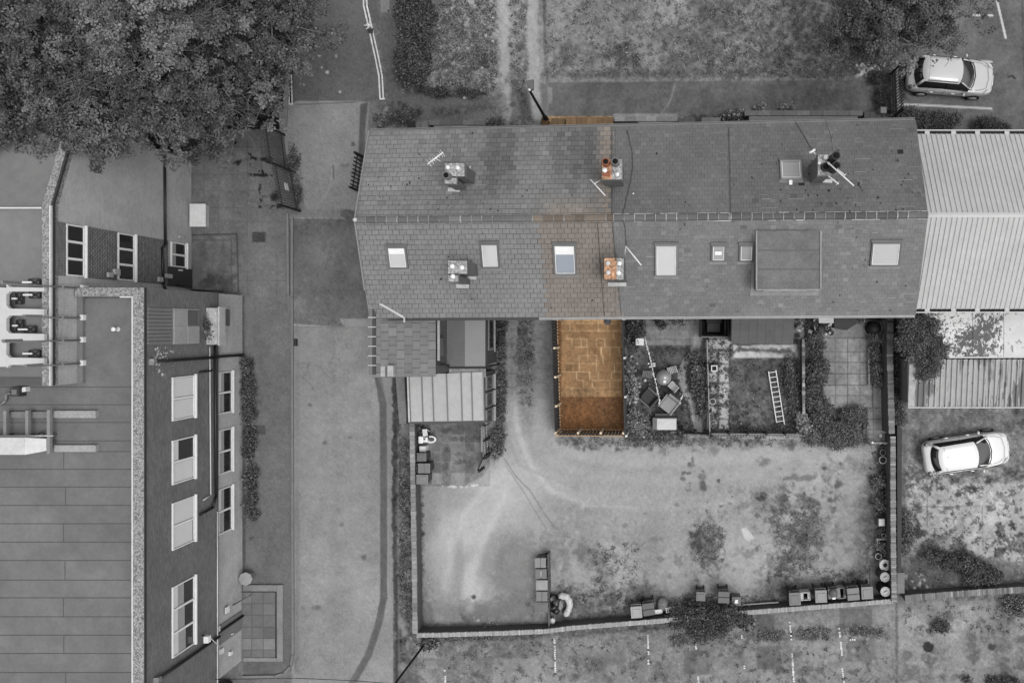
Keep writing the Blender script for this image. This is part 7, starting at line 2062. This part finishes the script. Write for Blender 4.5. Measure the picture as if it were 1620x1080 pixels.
# ================================================================== GARDEN FURNITURE
o = thing('garden_table', 'round glass topped garden table', 'table', at_top(1050, 597, .72))
MB().lathe((0, 0, 0), [(.37, .70), (.38, .72), (0, .722)], 28).build('tabletop', M('table_glass', 136, .15, noise=((3, .08),), spec=.5), o)
m = MB(); m.lathe((0, 0, 0), [(.36, .68), (.385, .69), (.385, .715), (.37, .72)], 28); m.build('rim', M('table_rim', 110, .5), o)
for k in range(4): t = .6 + k * math.pi / 2; MB().tube((.32 * math.cos(t), .32 * math.sin(t), .68), (.34 * math.cos(t), .34 * math.sin(t), 0), .018).build('leg', M('dark_steel', 44, .6), o)
p = W(1051, 603, .73); tag(MB().lathe((p.x, p.y, .725), [(.08, 0), (.1, .015), (0, .012)], 16).build('plate', M('plate_white', 232, .4, noise=None)), 'small white plate on the round garden table', 'plate')
def slat_chair(label, px, py, rz, v=150):
    o = thing('folding_chair', label, 'chair', at_top(px, py, .45), rz, 'chairs round the garden table')
    cm = M('chair_slat_%d' % v, v, .7); fm = M('chair_frame', 76, .6)
    m = MB()
    for k in range(5): m.box((0, -.17 + k * .085, .44), (.36, .06, .02))
    m.build('seat', cm, o)
    m = MB(); m.bar((-.18, .26, .80), (.18, .26, .80), .03, .1); m.bar((-.18, .23, .62), (.18, .23, .62), .03, .06); m.build('backrest', cm, o)
    for s in (-1, 1):
        MB().bar((s * .19, .27, .85), (s * .19, -.2, 0), .025).build('leg', fm, o); MB().bar((s * .19, -.18, .43), (s * .19, .26, 0), .025).build('leg', fm, o)
    return o
slat_chair('slatted folding chair north east of the round table', 1062.5, 585.5, -1.25, 168)
slat_chair('slatted folding chair south east of the round table', 1064.5, 610.5, -2.3, 186)
slat_chair('grey folding chair west of the round table', 1025.5, 592, 1.45, 112)
o = thing('low_armchair', 'dark padded garden armchair facing the pale lounge chair', 'armchair', at_top(1026, 628, .5), .85 + math.pi)
def armchair(o, cushion, frame, w=.62, d=.66):
    MB().box((0, 0, .36), (w, d, .16)).build('seat', cushion, o, bevel=.03)
    MB().box((0, d / 2 + .02, .55), (w, .12, .5), rot=Matrix.Rotation(-.3, 3, 'X')).build('backrest', cushion, o, bevel=.03)
    for s in (-1, 1):
        MB().box((s * (w / 2 + .05), .0, .55), (.07, d, .05)).build('armrest', frame, o)
        for yy in (-1, 1): MB().box((s * (w / 2 + .05), yy * d * .44, .26), (.05, .05, .52)).build('leg', frame, o)
armchair(o, M('cushion_dark', 60, .8), M('chair_frame_b', 84, .5))
o = thing('low_armchair', 'pale padded lounge chair between the round table and the storage box', 'armchair', at_top(1058, 640, .5), -.62 - .05)
armchair(o, M('cushion_pale', 140, .8), M('chair_frame_c', 128, .5), .66, .74)
o = thing('storage_box', 'garden box with a white lid beside the round pale bush', 'box', at_top(1052, 670, .6))
m = MB(); m.box((0, 0, .27), (1.2, .62, .54)); m.build('body', M('box_side', 92, .7), o, bevel=.015); MB().box((.08, -.03, .565), (.98, .56, .05)).build('lid', M('box_lid', 184, .6), o, bevel=.01)
MB().box((-.0, .42, .3), (1.0, .14, .12)).build('shelf', M('shelf_dark', 70, .7), o)
MB().box((-.52, .0, .57), (.2, .58, .03)).build('side_panel', M('box_grey', 98, .7), o)
o = thing('plastic_chair', 'rounded white plastic chair on the garden patio', 'chair', at_top(1013, 540.5, .45))
m = MB(); m.box((0, 0, .44), (.36, .36, .04)); m.build('seat', M('white_plastic', 218, .5, noise=None), o, bevel=.06)
MB().box((-.2, .0, .62), (.05, .34, .34)).build('backrest', M('white_plastic', 218, .5, noise=None), o, bevel=.02)
for sx in (-1, 1):
    for sy in (-1, 1): MB().bar((sx * .14, sy * .14, .43), (sx * .17, sy * .17, 0), .035).build('leg', M('white_plastic', 218, .5, noise=None), o)
for q, lab in (((999, 564), 'pale ball lying by the dark fence of the table garden'), ((1020.5, 601), 'white ball beside the grey folding chair')):
    p = G(*q); tag(MB().lump((p.x, p.y, .09), (.09, .09, .09), 2, amp=.02).build('garden_ball', M('ball_pale', 186, .6)), lab, 'ball')
def garland(label, pts, z=2.0, seed=0):
    P = [W(x, y, z + dz) for x, y, dz in pts]; g = Vector((P[0].x, P[0].y, 0)); o = thing_w('garland', label, 'garland', g); r = random.Random(seed)
    MB().tube(Vector((P[0].x, P[0].y, 0)), P[0], .02).build('pole', M('chair_frame', 76, .6), o); MB().tube(Vector((P[-1].x, P[-1].y, 0)), P[-1], .02).build('pole', M('chair_frame', 76, .6), o)
    m = MB(); m.path(P, .014, 5)
    for a, b in zip(P, P[1:]):
        k = max(2, int((b - a).length / .09))
        for i in range(k):
            c = a.lerp(b, (i + r.random()) / k) + Vector((r.uniform(-.03, .03), r.uniform(-.03, .03), -.05)); s = r.uniform(.02, .06)
            m.lump(c, (s, s * r.uniform(.6, 1.3), .04), r.randint(0, 99), 6, 4, .3)
    m.build('knotted_string', M('garland_white', 226, .7, noise=None), o)
garland('knotted white garland strung over the round table', [(1020, 533, 0), (1024, 550, -.1), (1028, 565, -.15), (1031, 578, -.2), (1036, 600, -.2), (1041, 620, -.1), (1044, 640, 0)], 2.0, 1)
garland('short white garland beside the curved path', [(1080, 624, 0), (1077, 632, -.1), (1075, 638, 0)], 1.6, 2)
p = W(1031, 577, 1.9); m = MB(); r = random.Random(6)
for k in range(10): m.lump(p + Vector((r.uniform(-.2, .22), r.uniform(-.1, .1), r.uniform(-.1, 0))), (.05, .04, .03), k, 6, 4, .4)
tag(m.build('garland_bow', M('garland_white', 226, .7, noise=None)), 'bunched white bow hanging at the middle of the long garland', 'bow')

# things in the dark corner gardens
def sheet(label, pts, z, v, name, cat, th=.03, rgb=None):
    P = [W(*q, z) for q in pts]; o = MB().prism([p[:2] for p in P], z - th, z).build(name, M('sheet_%s' % (rgb or v,), rgb or v, .7, noise=((4, .1),))); return tag(o, label, cat)
sheet('white board leaning flat under the eave of the wide window house', [(1295, 500), (1319, 500), (1319, 511), (1296, 511)], .8, 190, 'white_board', 'board', .8)
sheet('dark flat cover lying under the eave of the easternmost garden', [(1320, 501), (1356, 501), (1355, 512), (1340, 522), (1320, 518)], .6, 52, 'dark_cover', 'cover', .6)
o = thing('round_bin', 'black round lidded bin by the mossy wall end', 'bin', at_top(1385, 519, .7)); MB().lathe((0, 0, 0), [(.36, 0), (.32, .6), (.28, .7), (0, .72)], 18).build('body', M('black_box', 20, .8), o); MB().lathe((0, 0, 0), [(.2, .722), (.18, .76), (0, .77)], 14).build('lid', M('compost_lid', 34, .6), o)
r = random.Random(15)
for k, (x, y, v, rad, lab) in enumerate(((1283, 505, 60, .14, 'dark pot nearest the narrow wall under the eave'), (1315, 526, 40, .14, 'black pot beside the dark cover'), (1309, 519, 170, .09, 'small pale pot among the clutter under the eave'), (1291, 527, 90, .12, 'grey pot in the front row of the clutter'), (1277, 517, 90, .1, 'pot squeezed against the narrow wall'), (1301, 514, 60, .1, 'dark pot in the middle of the clutter'))):
    pot_plant(lab, x, y, rad, .35, v, 34, 'pots cluttered under the eave')
def mixed_heap(name, label, pts, n, vs, seed, zmax=.5, s=(.08, .22)):
    r = random.Random(seed); m = MB(); xs = [p[0] for p in pts]; ys = [p[1] for p in pts]
    for k in range(n):
        x, y = r.uniform(min(xs), max(xs)), r.uniform(min(ys), max(ys)); z = r.uniform(.08, zmax); p = W(x, y, z)
        if r.random() < .5: m.box(p, (r.uniform(*s), r.uniform(*s), .05), rz=r.uniform(0, 3), col=lin(r.choice(vs)))
        else: m.tube(p, p + Vector((r.uniform(-.4, .4), r.uniform(-.4, .4), r.uniform(-.05, .1))), .02, col=lin(r.choice(vs)))
    o = m.build(name, MV('mixed_clutter', .7)); return tag(o, label, 'clutter')
mixed_heap('garden_clutter', 'jumble of garden odds and ends under the eave by the dark cover', [(1280, 505), (1318, 530)], 34, (30, 40, 60, 120, 180, 70), 3)
mixed_heap('garden_clutter', 'jumble of pale tools between the outhouse and the narrow wall', [(1258, 502), (1270, 534)], 22, (30, 60, 140, 180, 100), 4)
o = thing_w('raised_bed_edge', 'pale plank edge and frame of the raised garden bed', 'bed edge', tuple(G(1373, 575)))
m = MB()
for a_, b_ in (((1372.5, 558), (1373.5, 608)), ((1372, 557), (1386, 557)), ((1373, 549.5), (1386, 549.5)), ((1373, 549), (1373, 555)), ((1386, 549), (1386, 555))):
    m.bar(G(*a_) + Vector((0, 0, .12)), G(*b_) + Vector((0, 0, .12)), .09, .24)
m.build('planks', M('bed_plank', 140, .8), o)
sheet('white scrap of paper on the easternmost garden path', [(1391, 687), (1395, 686), (1396, 691), (1392, 692)], .05, 225, 'paper_litter', 'litter', .02)
# rubbish heap, slatted panel
o = thing('rubbish_heap', 'heap of black bags at the foot of the dividing board', 'rubbish', at_top(876, 956, .3)); r = random.Random(2)
for k, (x, y, sx, sy) in enumerate(((-.15, .3, .3, .26), (.1, .1, .28, .3), (-.1, -.15, .3, .24), (.12, -.3, .22, .2))):
    MB().lump((x, y, .2), (sx, sy, .28), k + 3, 16, 9, .25).build('black_bag', M('bag_black', 20, .35, noise=((8, .4),), spec=.5), o)
m = MB()
for k in range(7): m.lump((r.uniform(.15, .4), r.uniform(-.5, .3), .2), (.16, .22, .16), k, 9, 6, .4, col=lin(r.choice((70, 110, 130, 90))))
m.build('loose_rubbish', MV('mixed_clutter', .7), o)
o = thing('white_tarpaulin', 'crumpled white tarpaulin curled round the black bags', 'tarpaulin', at_top(893, 958, .4))
pts = [(-.12, .46), (.12, .42), (.27, .22), (.3, -.02), (.22, -.3), (.08, -.5)]
m = MB()
for i, (a_, b_) in enumerate(zip(pts, pts[1:])):
    for j in range(3):
        t = j / 3; x = a_[0] + (b_[0] - a_[0]) * t; y = a_[1] + (b_[1] - a_[1]) * t; m.lump((x - .05, y, .24), (.17, .17, .2), i * 3 + j, 10, 7, .25)
m.build('sheet', M('tarp_white', 190, .6, noise=((5, .12),)), o)
o = thing('white_tub', 'round white tub lid in front of the rubbish heap', 'tub', at_top(873.7, 982, .35)); MB().lathe((0, 0, 0), [(.13, 0), (.14, .32), (.15, .35), (0, .36)], 18).build('body', M('tub_white', 206, .5), o)
o = thing('slatted_pallet', 'white slatted pallet lying against the big dark bush', 'panel', at_top(1066, 963, .5), .2)
m = MB()
for k in range(9): m.box((-.38 + k * .095, 0, .48 + .01 * k), (.05, .26, .03))
m.build('slats', white_m, o); m = MB(); m.box((0, .1, .45), (.85, .03, .03)); m.box((0, -.1, .45), (.85, .03, .03)); m.box((-.3, 0, .22), (.04, .2, .44)); m.box((.3, 0, .22), (.04, .2, .44)); m.build('frame', white_m, o)
tag(MB().lump(tuple(W(1048, 955, .2)), (.3, .32, .3), 9, 14, 9, .25).build('rubble_sack', M('sack_pale', 120, .9, noise=((10, .3),))), 'pale lumpy sack beside the white slatted pallet', 'sack')
tag(MB().bar(W(1036, 967.5, .35), W(1048, 966, .35), .22, .05).build('white_plank', white_m), 'short white plank between the dark bin and the slatted pallet', 'plank')
tag(MB().bar(W(1148, 958, .25), W(1232, 952, .25), .06, .06).build('timber_pole', M('bench_pale', 170, .8)), 'long thin timber lying along the south wall', 'timber')
tag(MB().bar(W(762, 998, .5), W(769, 988, .15), .12, .04).build('leaning_plank', M('plank_dark', 80, .8)), 'dark plank leaning on the south wall near the pale litter', 'plank')
# satellite dish and manhole on the sale plot
p = W(961, 508, .02); MB_ = MB(); MB_.lathe((p.x, p.y, 0), [(.19, .0), (.19, .02), (0, .022)], 20); tag(MB_.build('drain_cover', M('drain_cover', (96, 96, 100), .8)), 'round grey cover in the tan paving under the eave', 'cover')
for q, lab in (((959, 504), 'small dark lump on the round grey cover'), ((890, 503.6), 'dark scrap at the back corner of the tan paving')):
    p = G(*q); tag(MB().lump((p.x, p.y, .06), (.07, .12, .07), 4, 8, 6, .2).build('dark_object', M('black_box', 20, .8)), lab, 'object')

# ================================================================== CARS
def make_car(label, px, py, heading, v, L=4.4, Wd=1.8, Hh=1.52, glass=30, paint_rough=.25, rails=False):
    g = at_top(px, py, .8); o = thing('parked_car', label, 'car', g, heading, 'parked cars')
    paint = M('car_paint_%d' % v, v, paint_rough, noise=None, spec=.5, metal=.0)
    paint.node_tree.nodes['Principled BSDF'].inputs['Coat Weight'].default_value = .6
    gl = M('car_glass', glass, .05, noise=None, spec=.8); blk = M('car_trim', 18, .5, noise=None)
    h = L / 2
    # body: sections along x
    xs = [-h, -h + .06, -h + .25, -h + .7, -1.0, -.2, .6, 1.0, h - .75, h - .35, h - .1, h]
    hw = [.58, .74, .85, .90, .91, .915, .91, .90, .88, .82, .68, .46]
    zt = [.70, .84, .93, .97, .97, .96, .96, .97, .90, .80, .70, .60]
    zl = [.42, .32, .27, .24, .22, .22, .22, .22, .24, .27, .32, .42]
    k = Wd / 1.83; m = MB(); ring = 12; vs = []
    for x, w, t, b in zip(xs, hw, zt, zl):
        w *= k; md = (t + b) / 2
        prof = [(w * .80, b), (w * .97, b + .10), (w, md - .05), (w * .99, md + .12), (w * .93, t - .06), (w * .80, t)]
        pr = [(y, z) for y, z in prof] + [(-y, z) for y, z in prof[::-1]]
        crown = .035
        pr = pr[:6] + pr[6:]
        vs += [Vector((x, y, z)) for y, z in pr]
    n = len(xs); fs = []
    for i in range(n - 1):
        for j in range(ring): fs.append((i * ring + j, i * ring + (j + 1) % ring, (i + 1) * ring + (j + 1) % ring, (i + 1) * ring + j))
    fs.append(tuple(range(ring - 1, -1, -1))); fs.append(tuple((n - 1) * ring + j for j in range(ring)))
    m._add(vs, fs, None, True); m.build('body', paint, o, subsurf=2)
    # glasshouse
    def outline(xr, xf, w, rf, z, nn=6):
        P = []
        for s in (1, -1):
            seq = []
            for q in range(nn + 1):
                t = q / nn; seq.append((xf - (xf - .0) * 0 - rf * (t ** 2.2), w * t))
            P.append(seq)
        right = [(x, -y) for x, y in P[0]]
        pts = [(x, y) for x, y in P[0]]                      # front centre -> left corner
        rear = []
        for q in range(nn + 1):
            t = 1 - q / nn; rear.append((xr + rf * .8 * (t ** 2.4), w * .96 * t))
        half = pts + rear
        full = half + [(x, -y) for x, y in half[::-1]][1:-1]
        return [Vector((x, y, z)) for x, y in full]
    rings = [outline(-h + .28, 1.12, .80 * k, .30, .93), outline(-h + .36, .92, .785 * k, .28, 1.05), outline(-h + .62, .42, .66 * k, .20, Hh - .10), outline(-h + .72, .24, .60 * k, .16, Hh - .035)]
    m = MB(); nn = len(rings[0]); vs = sum(rings, [])
    fs = []
    for i in range(len(rings) - 1):
        for j in range(nn): fs.append((i * nn + j, (j + 1) % nn + i * nn, (i + 1) * nn + (j + 1) % nn, (i + 1) * nn + j))
    m._add(vs, fs, None, True); m.build('windows', gl, o)
    # roof skin, crowned
    m = MB(); r0 = outline(-h + .52, .34, .655 * k, .18, Hh - .075); r1 = outline(-h + .60, .28, .63 * k, .17, Hh - .03); r2 = outline(-h + .78, .1, .42 * k, .12, Hh + .0); c0 = outline(-h + 1.1, -.2, .2 * k, .05, Hh + .015)
    vs = r0 + r1 + r2 + c0; fs = []
    for i in range(3):
        for j in range(nn): fs.append((i * nn + j, i * nn + (j + 1) % nn, (i + 1) * nn + (j + 1) % nn, (i + 1) * nn + j))
    fs.append(tuple(3 * nn + j for j in range(nn))); m._add(vs, fs, None, True); m.build('roof', paint, o)
    m = MB(); m.bar((-h + .84, -.6 * k, Hh + .002), (-h + .84, .6 * k, Hh + .002), .012, .006); m.build('tailgate_seam', M('car_seam', 120, .5, noise=None), o)
    # pillars
    m = MB()
    for s in (-1, 1):
        m.path([(1.06, s * .70 * k, .95), (.84, s * .68 * k, 1.07), (.30, s * .57 * k, Hh - .07)], .04, 6)
        m.path([(-h + .34, s * .70 * k, .95), (-h + .42, s * .70 * k, 1.06), (-h + .62, s * .58 * k, Hh - .08)], .065, 6)
        m.path([(.72, s * .78 * k, .965), (-h + .55, s * .80 * k, .99)], .018, 5)
    m.build('pillars', paint, o)
    m = MB()
    for s in (-1, 1): m.bar((-.35, s * .775 * k, 1.03), (-.42, s * .645 * k, Hh - .1), .05, .02)
    m.build('door_pillars', blk, o)
    for s in (-1, 1):
        m = MB(); m.lump((.62, s * (.97 * k), .98), (.07, .10, .07), 3, 10, 6, .02); mr = m.build('wing_mirror', paint, o); MB().bar((.64, s * .86 * k, .94), (.63, s * .93 * k, .96), .05).build('arm', blk, mr)
        m = MB(); m._add([(h - .52, s * .80 * k, .845), (h - .25, s * .70 * k, .785), (h - .10, s * .52 * k, .735), (h - .30, s * .56 * k, .815)], [(0, 1, 2, 3) if s < 0 else (3, 2, 1, 0)]); m.v = [(a + 0.0, b * 1.0, c + .028) for a, b, c in m.v]; m.build('headlight', M('headlight', 188, .15, noise=None, spec=.6), o)
        m = MB(); m.box((-h + .17, s * .74 * k, .86), (.14, .18, .2), rz=s * -.5); m.build('tail_light', M('tail_light', 70, .25, noise=None), o, bevel=.03)
        for x in (-.95, .12): MB().bar((x - .08, s * .925 * k, .84), (x + .08, s * .925 * k, .84), .035, .03).build('door_handle', M('handle_bright', 225, .25, noise=None), o)
        for x in (-h + .85, h - .88):
            w_ = MB(); w_.tube((x, s * .70 * k, .32), (x, s * .925 * k, .32), .33, .33, 22); wo = w_.build('wheel', M('tyre', 20, .85), o)
            rm = MB(); rm.lathe((0, 0, 0), [(.0, .01), (.06, .02), (.22, .0), (.225, -.02)][::-1], 18); ro = rm.build('rim', M('rim_alloy', 170, .35, noise=None), wo); ro.matrix_basis = Matrix.Translation((x, s * .93 * k, .32)) @ Matrix.Rotation(-s * math.pi / 2, 4, 'X')
    if rails:
        for s in (-1, 1): MB().bar((-h + .8, s * .60 * k, Hh + .01), (.1, s * .60 * k, Hh + .01), .03, .04).build('roof_rail', M('rail_dark', 60, .4), o)
    MB().lathe((-h + 1.0, .1, Hh), [(.03, 0), (.025, .03), (0, .05)], 8).build('aerial_base', blk, o); MB().tube((-h + 1.0, .1, Hh + .02), (-h + .85, .1, Hh + .09), .012, .006, 5).build('aerial_rod', blk, o)
    m = MB()
    for s in (-1, 1):
        for x in (-h + 1.0, -.32, .78):
            m.path([(x, s * .85 * k, .955), (x - .02, s * .922 * k, .78), (x - .02, s * .922 * k, .5)], .008, 4)
        m.path([(1.16, s * .70 * k, .965), (h - .72, s * .66 * k, .93), (h - .42, s * .52 * k, .845)], .007, 4)
    m.path([(h - .40, -.5 * k, .842), (h - .30, 0, .83), (h - .40, .5 * k, .842)], .008, 4)
    m.build('panel_gaps', blk, o)
    MB().box((-h - .01, 0, .72), (.02, .5, .11)).build('number_plate', M('plate_yellowed', 150, .5, noise=None), o)
    MB().box((h - .0, 0, .5), (.04, .5, .1)).build('number_plate', M('plate_white', 232, .4, noise=None), o)
    # windscreen base and rear bumper trim
    m = MB()
    for s in (-1, 1): m.path([(1.16, 0, .955), (1.08, s * .45 * k, .955), (.92, s * .74 * k, .955)], .022, 5)
    m.build('scuttle', blk, o)
    m = MB()
    for s in (-1, 1): m.path([(-h - .005, 0, .62), (-h + .05, s * .5 * k, .62), (-h + .2, s * .78 * k, .62)], .03, 5)
    m.build('rear_bumper', M('bumper_grey', int(v * .7), .4, noise=None), o)
    return o
make_car('silver hatchback parked beside the railings in the north east car park', 1505, 119.5, math.radians(-4.5), 178, 4.36, 1.84, 1.6, 34, .3, rails=True)
make_car('white hatchback parked on the rough yard south of the rusty garage', 1530.5, 716.5, math.radians(8.5), 212, 4.36, 1.80, 1.47, 28, .25)
